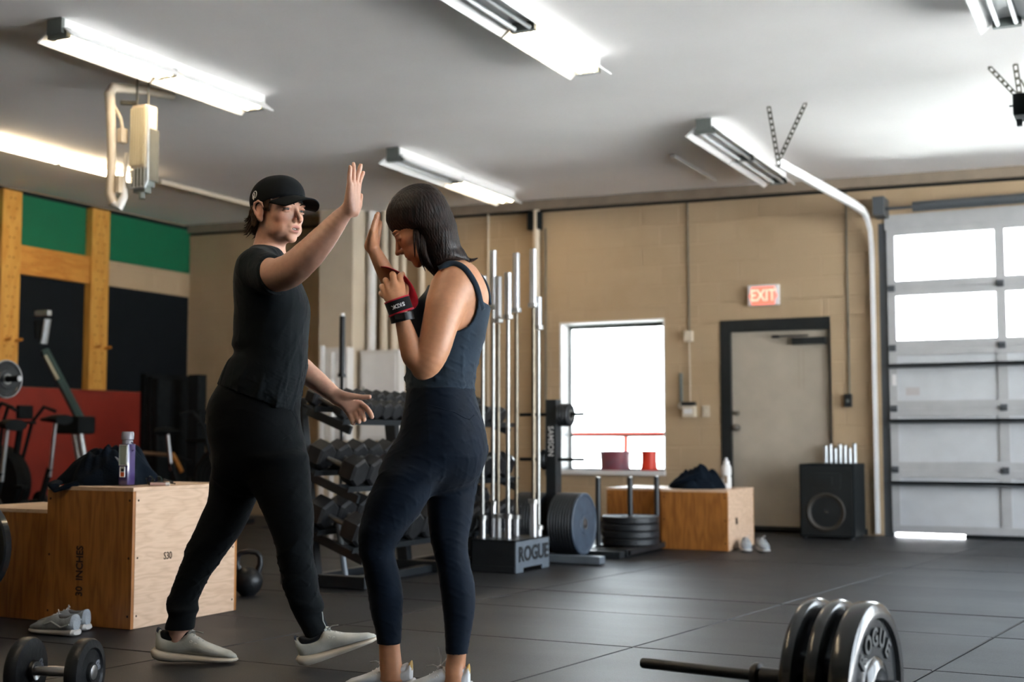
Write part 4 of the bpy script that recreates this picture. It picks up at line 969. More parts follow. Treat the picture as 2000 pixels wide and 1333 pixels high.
gloss = mat('glossy_bumper', (0.014, 0.016, 0.018), 0.22, var=0.3, vscale=9, coat=0.4, bump=0.06, bscale=60)
M['gloss'] = gloss
for (xc, th, lab, hub) in ((-0.178, 0.042, 'innermost bumper plate on the foreground bar, farthest left', 0), (-0.112, 0.042, 'middle bumper plate on the foreground bar', 0), (-0.036, 0.064, 'outer bumper plate on the foreground bar with raised letters on its face', 1)):
    p = thing('bumper_plate', lab, 'plate', (0, 0, 0), 'plates on the foreground bar')
    h = th / 2; R = 0.225
    prof = [(0.0255, -h), (0.07, -h), (0.078, -h + 0.009), (0.178, -h + 0.009), (0.184, -h), (R - 0.016, -h), (R - 0.004, -h + 0.006), (R, -h + 0.015), (R, h - 0.015), (R - 0.004, h - 0.006), (R - 0.016, h), (0.184, h), (0.178, h - 0.011), (0.085, h - 0.011), (0.075, h), (0.055, h + 0.004), (0.048, h), (0.0255, h), (0.0255, -h)]
    MB().lathe(prof, (0, 0, 0), 'X', 72).build('disc', gloss, p, True)
    if hub:
        let = 'ROGUE'
        for k, ch in enumerate(let):
            an = math.radians(140 - k * 24)     # around the upper rim
            cy, cz = math.cos(an) * 0.132, math.sin(an) * 0.132
            up = Vector((0, math.cos(an), math.sin(an))); rt = up.cross(Vector((1, 0, 0)))
            text_mesh('raised_letter', ch, 0.065, M['black'], p, face_matrix((h - 0.010, cy, cz), rt, up), 0.004, 1.0, 0.002)
    c = Vector((-0.655, 3.47, 0.226)) + dirx * xc
    p.location = c; p.rotation_euler = (0, 0, math.radians(-7.5))

# ---------------- squat rack piece at the left edge: black disc on its storage peg
t = thing('rack_upright', 'black rack upright at the left edge carrying the black disc', 'rack', (-4.84, 4.43, 0))
MB().box(-5.12, -5.04, 4.40, 4.47, 0.012, 0.55, 0.005).box(-5.03, -4.95, 4.40, 4.47, 0.33, 0.42, 0.005).box(-5.04, -5.03, 4.40, 4.47, 0.33, 0.42).box(-5.30, -5.03, 4.37, 4.50, 0.003, 0.014).build('upright', M['rackgrey'], t)
MB().tube([(-4.965, 4.40, 0.375), (-4.965, 4.14, 0.375)], 0.024, 14).build('peg', M['blackmatte'], t, True)
plate('black bumper plate on a peg at the left edge in front of the lower box', (-4.965, 4.30, 0.375), 'Y', 0.228, 0.045, 'gloss', None)

# chrome-rimmed plate on a racked bar at the far left edge
t = thing('barbell', 'racked barbell whose black sleeve end pokes in at the left edge', 'barbell', (-7.65, 6.6, 0))
bx, by, bz = -7.24, 6.62, 1.307
MB().tube([(bx - 1.2, by, bz), (bx, by, bz)], 0.023, 14).build('sleeve', M['blackmatte'], t, True); MB().tube([(bx, by, bz), (bx + 0.004, by, bz)], 0.021, 14).build('end_cap', M['galv'], t)
plate('black plate with chrome rim on the racked barbell at the left edge', (bx - 0.13, by, bz), 'X', 0.135, 0.03, 'gloss', None)
MB().lathe([(0.118, 0.010), (0.137, 0.012), (0.140, 0.0), (0.137, -0.014), (0.118, -0.014), (0.118, 0.010)], (bx - 0.13, by, bz), 'X', 40).build('rim', M['chrome'], [o for o in bpy.data.objects if o.get('label', '').startswith('black plate with chrome rim')][0], True)
t = thing('squat_rack', 'black rack upright holding the racked barbell beyond the left edge', 'rack', (bx - 0.75, by, 0))
MB().box(bx - 0.80, bx - 0.72, by - 0.02, by + 0.09, 0.003, 1.9, 0.005).box(bx - 0.80, bx - 0.72, by - 0.06, by - 0.02, bz - 0.06, bz - 0.024).build('upright', M['rackgrey'], t)

# ---------------- cardio machines along the red wall
def exercise_bike(label, x, y, yaw, seat=0.95, seatc='blackmatte'):
    t = thing('exercise_bike', label, 'exercise bike', (0, 0, 0), 'exercise bikes along the red wall')
    MB().box(-0.45, -0.39, -0.26, 0.26, 0.0, 0.05, 0.01).box(0.55, 0.61, -0.26, 0.26, 0.0, 0.05, 0.01).tube([(-0.42, 0, 0.05), (-0.1, 0, 0.33), (0.3, 0, 0.30), (0.58, 0, 0.05)], 0.03, 10).tube([(-0.1, 0, 0.33), (-0.20, 0, 0.62)], 0.028, 10).tube([(0.28, 0, 0.30), (0.16, 0, 1.02)], 0.028, 10).build('frame', M['blackmatte'], t, True)
    MB().tube([(-0.20, 0, 0.55), (-0.25, 0, seat - 0.03)], 0.018, 12).build('seat_post', M['chrome'], t, True)
    MB().tube([(-0.36, 0, seat), (-0.27, 0, seat + 0.01), (-0.10, 0, seat + 0.005)], [0.10, 0.085, 0.03], 12, True, 0.45).build('seat', M[seatc], t, True)
    MB().lathe([(0, -0.09), (0.30, -0.08), (0.34, -0.03), (0.34, 0.03), (0.30, 0.08), (0, 0.09)], (0.40, 0, 0.48), 'Y', 36).build('fan_cage', M['blackmatte'], t, True)
    fr_ = MB()
    for k in range(6): fr_.lathe([(0.06 + k * 0.045, -0.094), (0.064 + k * 0.045, -0.094), (0.064 + k * 0.045, -0.088), (0.06 + k * 0.045, -0.088)], (0.40, 0, 0.48), 'Y', 30)
    fr_.build('cage_rings', M['iron'], t)
    MB().tube([(-0.02, -0.22, 1.12), (0.10, -0.20, 1.16), (0.20, -0.16, 1.02), (0.30, -0.13, 0.60)], 0.016, 8).tube([(-0.02, 0.22, 1.12), (0.10, 0.20, 1.16), (0.20, 0.16, 1.02), (0.30, 0.13, 0.60)], 0.016, 8).tube([(0.16, -0.16, 1.02), (0.16, 0.16, 1.02)], 0.014, 8).build('handlebar', M['blackmatte'], t, True)
    MB().lathe([(0, -0.12), (0.09, -0.12), (0.09, -0.10), (0, -0.10)], (0.02, 0, 0.33), 'Y', 20).tube([(0.10, -0.13, 0.20), (0.02, -0.13, 0.33), (0.02, 0.13, 0.33), (-0.06, 0.13, 0.46)], 0.012, 8).build('crank', M['iron'], t)
    box('pedal', 0.05, 0.15, -0.22, -0.13, 0.185, 0.21, M['blackmatte'], t); box('pedal', -0.11, -0.01, 0.13, 0.22, 0.45, 0.475, M['blackmatte'], t)
    MB().box(0.10, 0.14, -0.08, 0.08, 1.05, 1.17, 0.01).build('monitor', M['blackmatte'], t)
    t.location = (x, y, 0.0); t.rotation_euler = (0, 0, yaw)
exercise_bike('dark exercise bike at the left edge before the red board', -8.10, 7.10, math.pi - 0.1, 0.98)
exercise_bike('dark exercise bike with silver seat post behind the near jacket', -8.75, 8.18, math.pi, 1.04)
exercise_bike('dark exercise bike in the corner behind the man', -8.9, 10.4, 0.3, 0.95)
t = thing('rowing_machine', 'rowing machine stored tilted upright with its monitor arm raised', 'rowing machine', (-8.8, 8.6, 0))
def rp(x, z, y=8.9): return (x, y, z)
A = Vector((-9.0, 8.51, 1.68)); B = Vector((-8.62, 8.60, 1.04)); C_ = Vector((-8.42, 8.66, 0.03))
MB().tube([A, B], 0.042, 6, True, 1.0).build('monorail', mat('rail_dark', (0.02, 0.05, 0.05), 0.45), t)
ab = (B - A)
MB().tube([A + ab * 0.08 + Vector((0.015, -0.042, 0)), A + ab * 0.42 + Vector((0.015, -0.042, 0))], 0.018, 6).build('rail_strip', mat('rail_strip', (0.30, 0.29, 0.22), 0.5), t)
MB().tube([A + Vector((0.02, -0.03, 0.06)), A + Vector((0.08, -0.05, 0.28))], 0.035, 8, True, 0.5).build('monitor_arm', M['galv'], t)
MB().box(-9.07, -8.90, 8.44, 8.49, 1.99, 2.04, 0.008).build('monitor', M['galv'], t)
MB().box(-8.80, -8.50, 8.45, 8.66, 0.92, 1.08, 0.03).build('pulley_case', M['blackmatte'], t)
for s in (-0.035, 0.035): MB().tube([B + Vector((0.02 + s, -0.09, 0.0)), C_ + Vector((s, -0.08, 0.0))], 0.028, 10).build('leg_tube', M['galv'], t, True)
MB().tube([A + Vector((-0.03, -0.05, 0.1)), A + Vector((-0.05, -0.05, 0.27))], 0.03, 8).build('seat_stop', M['blackmatte'], t)
t = thing('mat_stack', 'tall dark folded mat leaning in the corner by the cream wall', 'mat', (-9.8, 11.4, 0))
for k in range(3): MB().box(-10.28 + k * 0.09, -10.20 + k * 0.09, 11.15, 11.9, 0.004, 1.62 - 0.03 * k, 0.02).build('mat_fold', M['blackmatte'], t)
t = thing('cable_tower', 'dark cable machine with pull bar standing in the corner', 'machine', (-9.4, 11.0, 0))
MB().box(-9.72, -9.58, 11.3, 11.45, 0.0, 1.60, 0.01).box(-9.9, -9.1, 11.2, 11.5, 0.0, 0.06, 0.01).build('column', M['blackmatte'], t)
MB().tube([(-9.62, 11.3, 1.17), (-9.15, 11.25, 1.17), (-8.98, 11.2, 1.12)], 0.025, 8).tube([(-9.15, 11.25, 1.17), (-9.12, 11.25, 0.7)], 0.02, 8).tube([(-9.7, 11.28, 0.85), (-9.2, 11.2, 0.86)], 0.022, 8).build('arm', M['blackmatte'], t, True)
MB().tube([(-9.62, 11.25, 0.62), (-9.45, 10.75, 0.70)], 0.02, 8).build('boom', M['blackmatte'], t, True)
MB().tube([(-9.45, 10.75, 0.70), (-9.33, 10.05, 0.74)], 0.02, 10).build('crossbar', mat('brown_bar', (0.12, 0.06, 0.03), 0.6), t, True); MB().tube([(-9.45, 10.75, 0.72), (-9.40, 10.85, 0.52)], 0.024, 10).build('grip', M['beamwood'], t, True)

# dark bar with white cap standing in front of the column, pale tubes beside it
t = thing('barbell', 'dark upright bar with white tip standing before the pale column', 'barbell', (-5.98, 8.5, 0))
MB().tube([(-6.02, 8.9, 0.05), (-6.02, 8.9, 1.90)], 0.014, 10).build('shaft', M['blackmatte'], t, True); MB().tube([(-6.02, 8.9, 1.42), (-6.02, 8.9, 1.90)], 0.025, 12).tube([(-6.02, 8.9, 1.39), (-6.02, 8.9, 1.42)], 0.036, 12).build('sleeve', M['iron'], t, True)
MB().tube([(-6.02, 8.9, 1.90), (-6.02, 8.9, 1.925)], 0.018, 12).build('tip', M['lettering'], t); MB().box(-6.12, -5.92, 8.8, 9.0, 0.0, 0.05, 0.01).build('stand', M['rackgrey'], t)
for k, (x, h) in enumerate(((-6.22, 1.66), (-6.12, 1.60))):
    t = thing('white_pole', ('taller' if k == 0 else 'shorter') + ' of two white poles standing behind the man\'s chest and arm', 'pole', (x, 8.9, 0))
    MB().tube([(x, 8.9, 0.004), (x, 8.9, h)], 0.024, 12).build('shaft', M['lettering'], t, True); MB().tube([(x, 8.9, 0.0), (x, 8.9, 0.03)], 0.05, 14).build('foot', M['greybox'], t)
# ================================================================== PEOPLE
class Field:
    """a signed distance grid that shapes are blended into; local axes: x picture right, y away, z up"""
    def __init__(s, lo, hi, h, fine=None):
        # fine: optional (lo, hi, step) box in which the grid lines stand closer
        s.ax = []
        for i in range(3):
            if fine is None: s.ax.append(np.arange(lo[i], hi[i] + h, h, dtype=np.float32)); continue
            a, b, q = max(fine[0][i], lo[i]), min(fine[1][i], hi[i]), fine[2]
            s.ax.append(np.unique(np.concatenate([np.linspace(lo[i], a, max(2, int(round((a - lo[i]) / h)) + 1))[:-1], np.linspace(a, b, max(2, int(round((b - a) / q)) + 1)), np.linspace(b, hi[i], max(2, int(round((hi[i] - b) / h)) + 1))[1:]])).astype(np.float32))
        s.n = [len(a) for a in s.ax]
        s.f = np.full(s.n, 0.05, np.float32)
    def sub(s, lo, hi, pad):
        sl = []
        for i in range(3):
            sl.append(slice(max(0, int(np.searchsorted(s.ax[i], lo[i] - pad)) - 1), min(s.n[i], int(np.searchsorted(s.ax[i], hi[i] + pad)) + 1)))
        return tuple(sl)
    def grid(s, sl):
        return s.ax[0][sl[0]][:, None, None], s.ax[1][sl[1]][None, :, None], s.ax[2][sl[2]][None, None, :]
    def union(s, sl, d, k):
        a = s.f[sl]
        if k > 0:
            h = np.maximum(k - np.abs(a - d), 0) / k
            s.f[sl] = np.minimum(a, d) - h * h * k * 0.25
        else: s.f[sl] = np.minimum(a, d)
    def carve(s, sl, d, k=0.004):
        a = s.f[sl]; d = -d
        h = np.maximum(k - np.abs(a - d), 0) / k
        s.f[sl] = np.maximum(a, d) + h * h * k * 0.25
    def capsule(s, a, b, ra, rb, k=0.01, cut=False):
        a = np.array(a); b = np.array(b); R_ = max(ra, rb) + 0.0
        sl = s.sub(np.minimum(a, b) - R_, np.maximum(a, b) + R_, k + 0.02)
        X, Y, Z = s.grid(sl)
        if 0 in (X.size, Y.size, Z.size): return
        ab = b - a; L2 = max(float(ab @ ab), 1e-9)
        t = np.clip(((X - a[0]) * ab[0] + (Y - a[1]) * ab[1] + (Z - a[2]) * ab[2]) / L2, 0, 1)
        d = np.sqrt((X - a[0] - t * ab[0]) ** 2 + (Y - a[1] - t * ab[1]) ** 2 + (Z - a[2] - t * ab[2]) ** 2) - (ra + (rb - ra) * t)
        (s.carve if cut else s.union)(sl, d.astype(np.float32), k)
    def tube(s, pts, k=0.01, grow=0.0):
        A = np.array(pts, float); Rr = A[:, 3].max() + grow
        sl = s.sub(A[:, :3].min(0) - Rr, A[:, :3].max(0) + Rr, k + 0.02); X, Y, Z = s.grid(sl)
        # a smooth curve through the points, its spheres swept without seams
        P_ = []
        for i in range(len(A) - 1):
            p = A[max(i - 1, 0)]; q = A[i]; r_ = A[i + 1]; w_ = A[min(i + 2, len(A) - 1)]
            for t_ in (0, 1 / 3, 2 / 3): P_.append(0.5 * (2 * q + (r_ - p) * t_ + (2 * p - 5 * q + 4 * r_ - w_) * t_ ** 2 + (3 * q - p - 3 * r_ + w_) * t_ ** 3))
        P_.append(A[-1]); d = None
        for a, b in zip(P_[:-1], P_[1:]):
            ab = b[:3] - a[:3]; L2 = max(float(ab @ ab), 1e-9)
            m = max(a[3], b[3]) + grow + k + 0.03
            sl2 = tuple(slice(max(0, int(np.searchsorted(g_, lo_ - m)) - 1), int(np.searchsorted(g_, hi_ + m)) + 1) for g_, lo_, hi_ in ((X.ravel(), min(a[0], b[0]), max(a[0], b[0])), (Y.ravel(), min(a[1], b[1]), max(a[1], b[1])), (Z.ravel(), min(a[2], b[2]), max(a[2], b[2]))))
            if d is None: d = np.full((X.size, Y.size, Z.size), 0.05, np.float32)
            x, y, z = X[sl2[0]], Y[:, sl2[1]], Z[:, :, sl2[2]]
            if 0 in (x.size, y.size, z.size): continue
            t = np.clip(((x - a[0]) * ab[0] + (y - a[1]) * ab[1] + (z - a[2]) * ab[2]) / L2, 0, 1)
            e = np.sqrt((x - a[0] - t * ab[0]) ** 2 + (y - a[1] - t * ab[1]) ** 2 + (z - a[2] - t * ab[2]) ** 2) - (a[3] + (b[3] - a[3]) * t) - grow
            d[sl2] = np.minimum(d[sl2], e)
        s.union(sl, d, k)
    def loft(s, rows, k=0.01, grow=0.0, e=2.25, wob=None):
        rows = sorted(rows, key=lambda r: r[2]); A = np.array(rows, np.float32)
        z = A[:, 2]; zz = np.arange(z[0], z[-1] + 0.004, 0.004)
        def cr(v):
            # smooth monotone-ish interpolation
            m = np.gradient(v, z); i = np.clip(np.searchsorted(z, zz) - 1, 0, len(z) - 2); h = z[i + 1] - z[i]; t = np.clip((zz - z[i]) / h, 0, 1)
            return (2 * t ** 3 - 3 * t ** 2 + 1) * v[i] + (t ** 3 - 2 * t ** 2 + t) * h * m[i] + (-2 * t ** 3 + 3 * t ** 2) * v[i + 1] + (t ** 3 - t ** 2) * h * m[i + 1]
        lin = [cr(A[:, c]) for c in (0, 1, 3, 4)]
        lo = np.array([A[:, 0].min() - A[:, 3].max(), A[:, 1].min() - A[:, 4].max(), z[0]]) - 0.02
        hi = np.array([A[:, 0].max() + A[:, 3].max(), A[:, 1].max() + A[:, 4].max(), z[-1]]) + 0.02
        sl = s.sub(lo, hi, k + 0.02); X, Y, Z = s.grid(sl)
        zc = np.clip(Z, z[0], z[-1])
        cx, cy, w_, d_ = [np.interp(zc.ravel(), zz, q).reshape(Z.shape) for q in lin]
        w_ = w_ + grow; d_ = d_ + grow
        u = np.abs(X - cx) / w_; v = np.abs(Y - cy) / d_
        rr = (u ** e + v ** e) ** (1 / e)
        d = (rr - 1) * np.minimum(w_, d_)
        dz = np.maximum(np.maximum(z[0] - Z, Z - z[-1]), 0)
        d = np.where(dz > 0, np.sqrt(np.maximum(d, 0) ** 2 + dz ** 2), d)
        s.union(sl, d.astype(np.float32), k)
    def ellipsoid(s, c, r, Rm=None, k=0.008, cut=False):
        c = np.array(c); r = np.array(r); m = float(max(r))
        sl = s.sub(c - m, c + m, k + 0.02); X, Y, Z = s.grid(sl)
        if 0 in (X.size, Y.size, Z.size): return
        if Rm is None: Rm = np.eye(3)
        dx, dy, dz = X - c[0], Y - c[1], Z - c[2]
        p = [(dx * Rm[0, i] + dy * Rm[1, i] + dz * Rm[2, i]) for i in range(3)]
        k0 = np.sqrt((p[0] / r[0]) ** 2 + (p[1] / r[1]) ** 2 + (p[2] / r[2]) ** 2)
        k1 = np.sqrt((p[0] / r[0] ** 2) ** 2 + (p[1] / r[1] ** 2) ** 2 + (p[2] / r[2] ** 2) ** 2)
        d = k0 * (k0 - 1) / np.maximum(k1, 1e-6)
        (s.carve if cut else s.union)(sl, d.astype(np.float32), k)
    def keep(s, p, n):
        """keep the half space (x - p) . n < 0"""
        X, Y, Z = s.grid((slice(None),) * 3); n = np.array(n, float); n /= np.linalg.norm(n)
        s.f = np.maximum(s.f, ((X - p[0]) * n[0] + (Y - p[1]) * n[1] + (Z - p[2]) * n[2]).astype(np.float32))
    def mesh(s, smooth=2):
        f = s.f; n = s.n
        neg = f < 0
        c = [(0, 0, 0), (1, 0, 0), (0, 1, 0), (1, 1, 0), (0, 0, 1), (1, 0, 1), (0, 1, 1), (1, 1, 1)]
        sh = lambda a, o: a[o[0]:n[0] - 1 + o[0], o[1]:n[1] - 1 + o[1], o[2]:n[2] - 1 + o[2]]
        cnt = np.zeros([q - 1 for q in n], np.uint8)
        for o in c: cnt += sh(neg, o)
        idx = np.argwhere((cnt > 0) & (cnt < 8))
        vals = np.stack([f[idx[:, 0] + o[0], idx[:, 1] + o[1], idx[:, 2] + o[2]] for o in c], 1)
        acc = np.zeros((len(idx), 3)); w_ = np.zeros(len(idx))
        C8 = np.array(c, float)
        for a, b in ((0, 1), (2, 3), (4, 5), (6, 7), (0, 2), (1, 3), (4, 6), (5, 7), (0, 4), (1, 5), (2, 6), (3, 7)):
            m = (vals[:, a] < 0) != (vals[:, b] < 0)
            t = np.where(m, vals[:, a] / np.where(m, vals[:, a] - vals[:, b], 1), 0)
            acc += (C8[a] + (C8[b] - C8[a]) * t[:, None]) * m[:, None]; w_ += m
        fr = acc / w_[:, None]
        V = np.stack([s.ax[i][idx[:, i]] + fr[:, i] * (s.ax[i][np.minimum(idx[:, i] + 1, n[i] - 1)] - s.ax[i][idx[:, i]]) for i in range(3)], 1).astype(float)
        vid = np.full([q - 1 for q in n], -1, np.int32); vid[idx[:, 0], idx[:, 1], idx[:, 2]] = np.arange(len(idx))
        quads = []
        for ax in range(3):
            o1, o2 = [(1, 2), (2, 0), (0, 1)][ax]
            s0 = [slice(1, n[i] - 1) for i in range(3)]; s0[ax] = slice(0, n[ax] - 1)
            s1 = list(s0); s1[ax] = slice(1, n[ax])
            A = neg[tuple(s0)]; B = neg[tuple(s1)]
            e = np.argwhere(A != B)
            if not len(e): continue
            g = e + np.array([q.start for q in s0]); fl = A[e[:, 0], e[:, 1], e[:, 2]]
            def cell(d1, d2):
                q = g.copy(); q[:, o1] -= d1; q[:, o2] -= d2
                return vid[q[:, 0], q[:, 1], q[:, 2]]
            Q = np.stack([cell(1, 1), cell(0, 1), cell(0, 0), cell(1, 0)], 1)
            Q[~fl] = Q[~fl][:, ::-1]
            quads.append(Q)
        Q = np.concatenate(quads); Q = Q[(Q >= 0).all(1)]
        E_ = np.concatenate([Q[:, [0, 1]], Q[:, [1, 2]], Q[:, [2, 3]], Q[:, [3, 0]]])
        for it in range(smooth * 2):
            S = np.zeros_like(V); N_ = np.zeros(len(V))
            for d in range(3): S[:, d] = np.bincount(E_[:, 0], V[E_[:, 1], d], len(V)) + np.bincount(E_[:, 1], V[E_[:, 0], d], len(V))
            N_ = np.bincount(E_[:, 0], minlength=len(V)) + np.bincount(E_[:, 1], minlength=len(V))
            V = V + (S / np.maximum(N_, 1)[:, None] - V) * (0.5 if it % 2 == 0 else -0.46)
        return V, Q

def vnormals(V, Q):
    n = np.cross(V[Q[:, 2]] - V[Q[:, 0]], V[Q[:, 3]] - V[Q[:, 1]])
    N_ = np.zeros_like(V)
    for c in range(4):
        for d in range(3): N_[:, d] += np.bincount(Q[:, c], n[:, d], len(V))
    return N_ / np.maximum(np.linalg.norm(N_, axis=1), 1e-9)[:, None]

def np_obj(name, V, Q, m, parent=None, col=None):
    me = bpy.data.meshes.new(name)
    me.vertices.add(len(V)); me.vertices.foreach_set('co', V.astype(np.float32).ravel())
    me.loops.add(Q.size); me.loops.foreach_set('vertex_index', Q.astype(np.int32).ravel())
    me.polygons.add(len(Q)); me.polygons.foreach_set('loop_start', np.arange(0, Q.size, 4, dtype=np.int32))
    me.polygons.foreach_set('use_smooth', np.ones(len(Q), bool))
    me.update(calc_edges=True); me.validate()
    if col is not None:
        at = me.color_attributes.new('tint', 'FLOAT_COLOR', 'POINT')
        at.data.foreach_set('color', np.concatenate([col, np.ones((len(col), 1))], 1).astype(np.float32).ravel())
    me.materials.append(m)
    o = bpy.data.objects.new(name, me); COL.objects.link(o)
    if parent is not None: o.parent = parent
    return o

def frame(fwd, roll=0.0):
    """columns: the person's right, forward, up"""
    f = np.array(fwd, float); f /= np.linalg.norm(f)
    r = np.cross(f, (0, 0, 1)); r /= np.linalg.norm(r); u = np.cross(r, f)
    if roll: r, u = r * math.cos(roll) + u * math.sin(roll), u * math.cos(roll) - r * math.sin(roll)
    return np.stack([r, f, u], 1)

def head_shape(F, c, Rm, s, mouth_open=0.0, fem=0.0):
    """a head with brow, sockets, nose, lips, jaw and ears; c is the middle of the skull at eye level"""
    c = np.array(c)
    P = lambda x, y, z: c + Rm @ (np.array([x, y, z]) * s)
    E_ = lambda x, y, z, a, b, d, k=0.01, cut=False, M3=None: F.ellipsoid(P(x, y, z), np.array([a, b, d]) * s, Rm if M3 is None else M3, k * s, cut)
    E_(0, -0.014, 0.036, .0745, .095, .083, .01)
    E_(0, 0.030, -0.020, .060, .063, .080, .02)
    E_(0, 0.026, -0.070, .050 - .004 * fem, .056, .042, .02)
    E_(0, 0.062, -0.062, .033, .028, .034, .02)
    E_(0, 0.073, -0.100, .020 - .003 * fem, .016, .015, .014)
    for q in (-1, 1):
        E_(q * .040, 0.040, -0.066, .012, .034, .020, .02)       # jaw line
        E_(q * .040, 0.058, -0.026, .018, .018, .015, .018)       # cheekbone
        E_(q * .029, 0.083, 0.019, .020, .010, .0075 - .002 * fem, .012)   # brow
    E_(0, 0.080, 0.020, .020, .012, .012, .012)
    for q in (-1, 1): E_(q * .0325, 0.098, -0.001, .0165, .0165, .0115, .008, True)
    F.capsule(P(0, .086, .010), P(0, .110, -.033), .0060 * s, .0088 * s, .008 * s)
    E_(0, .1135, -.037, .0090, .0090, .0080, .005)
    for q in (-1, 1):
        E_(q * .0110, .099, -.040, .0065, .0105, .0070, .004)
        if fem: E_(q * .0325, .0790, -.0015, .0150, .0125, .0092, .003)
        else: E_(q * .0070, .104, -.0475, .0035, .0045, .0030, .002, True)
    E_(0, .085, -.060, .021, .010, .014, .014)
    E_(0, .0895, -.0615 + .001 * mouth_open, .0225, .0080, .0050, .005)
    E_(0, .0875, -.0725 - .003 * mouth_open, .0195, .0080, .0058, .005)
    E_(0, .100, -.0668 - .001 * mouth_open, .0215, .015, .0014 + .0035 * mouth_open, .0025, True)
    for q in (-1, 1):
        E_(q * .0325, 0.0800, 0.0062, .0165, .0125, .0060, .003)     # upper lid
        E_(q * .0325, 0.0790, -0.0080, .0155, .0120, .0052, .003)   # lower lid
        if fem: continue
        E_(q * .0755, -.010, -.010, .0075, .019, .030, .006)
        E_(q * .0735, -.006, -.036, .0070, .010, .011, .006)
        E_(q * .0850, -.005, -.008, .0080, .0115, .017, .003, True)
        rim_ = [(.078, .008, .004), (.082, .004, .018), (.086, -.008, .024), (.089, -.022, .017), (.089, -.026, .0), (.085, -.020, -.018), (.080, -.010, -.034), (.076, -.001, -.042)]
        for a_, b_ in zip(rim_[:-1], rim_[1:]): F.capsule(P(q * a_[0], a_[1], a_[2]), P(q * b_[0], b_[1], b_[2]), .0040 * s, .0040 * s, .003 * s)
    return P

def skin_mat(name, c, c2):
    m = bpy.data.materials.new(name); m.use_nodes = True
    n, l = nodes_of(m); b = n['Principled BSDF']
    at = n.new('ShaderNodeAttribute'); at.attribute_name = 'tint'
    tc = n.new('ShaderNodeTexCoord'); nz = n.new('ShaderNodeTexNoise'); nz.inputs['Scale'].default_value = 70; nz.inputs['Detail'].default_value = 6
    l.new(tc.outputs['Object'], nz.inputs['Vector'])
    mr = n.new('ShaderNodeMapRange'); mr.inputs[1].default_value = 0.3; mr.inputs[2].default_value = 0.7; mr.inputs[3].default_value = 0.94; mr.inputs[4].default_value = 1.05
    l.new(nz.outputs['Fac'], mr.inputs[0])
    mx = n.new('ShaderNodeMix'); mx.data_type = 'RGBA'; mx.blend_type = 'MULTIPLY'; mx.inputs[0].default_value = 1
    l.new(at.outputs['Color'], mx.inputs[6]); l.new(mr.outputs[0], mx.inputs[7]); l.new(mx.outputs[2], b.inputs['Base Color'])
    b.inputs['Roughness'].default_value = 0.45
    b.inputs['Subsurface Weight'].default_value = 0.12; b.inputs['Subsurface Radius'].default_value = (0.012, 0.005, 0.003); b.inputs['Subsurface Scale'].default_value = 1.0
    n2 = n.new('ShaderNodeTexNoise'); n2.inputs['Scale'].default_value = 160; n2.inputs['Detail'].default_value = 3
    l.new(tc.outputs['Object'], n2.inputs['Vector'])
    bp = n.new('ShaderNodeBump'); bp.inputs['Strength'].default_value = 0.12; bp.inputs['Distance'].default_value = 0.001
    l.new(n2.outputs['Fac'], bp.inputs['Height']); l.new(bp.outputs[0], b.inputs['Normal'])
    return m

def cloth_mat(name, c, rough=0.85, sheen=0.25, bump=0.35, weave=220):
    m = mat(name, c, rough, var=0.18, vscale=14, bump=bump, bscale=weave)
    b = m.node_tree.nodes['Principled BSDF']; b.inputs['Sheen Weight'].default_value = sheen; b.inputs['Sheen Roughness'].default_value = 0.5
    b.inputs['Specular IOR Level'].default_value = 0.12
    for q in m.node_tree.nodes:
        if q.type == 'BUMP': q.inputs['Distance'].default_value = 0.0012
    return m

def hair_mat(name, c1, c2, direction=(60, 60, 6)):
    m = bpy.data.materials.new(name); m.use_nodes = True
    n, l = nodes_of(m); b = n['Principled BSDF']
    tc = n.new('ShaderNodeTexCoord'); mp = n.new('ShaderNodeMapping'); mp.inputs['Scale'].default_value = direction
    l.new(tc.outputs['Object'], mp.inputs[0])
    nz = n.new('ShaderNodeTexNoise'); nz.inputs['Scale'].default_value = 2.2; nz.inputs['Detail'].default_value = 4
    l.new(mp.outputs[0], nz.inputs['Vector'])
    cr = n.new('ShaderNodeValToRGB'); cr.color_ramp.elements[0].color = (*c1, 1); cr.color_ramp.elements[1].color = (*c2, 1)
    cr.color_ramp.elements[0].position = 0.35; cr.color_ramp.elements[1].position = 0.75
    l.new(nz.outputs['Fac'], cr.inputs[0]); l.new(cr.outputs[0], b.inputs['Base Color'])
    b.inputs['Roughness'].default_value = 0.46; b.inputs['Specular IOR Level'].default_value = 0.28
    bp = n.new('ShaderNodeBump'); bp.inputs['Strength'].default_value = 0.6; bp.inputs['Distance'].default_value = 0.006
    l.new(nz.outputs['Fac'], bp.inputs['Height']); l.new(bp.outputs[0], b.inputs['Normal'])
    return m

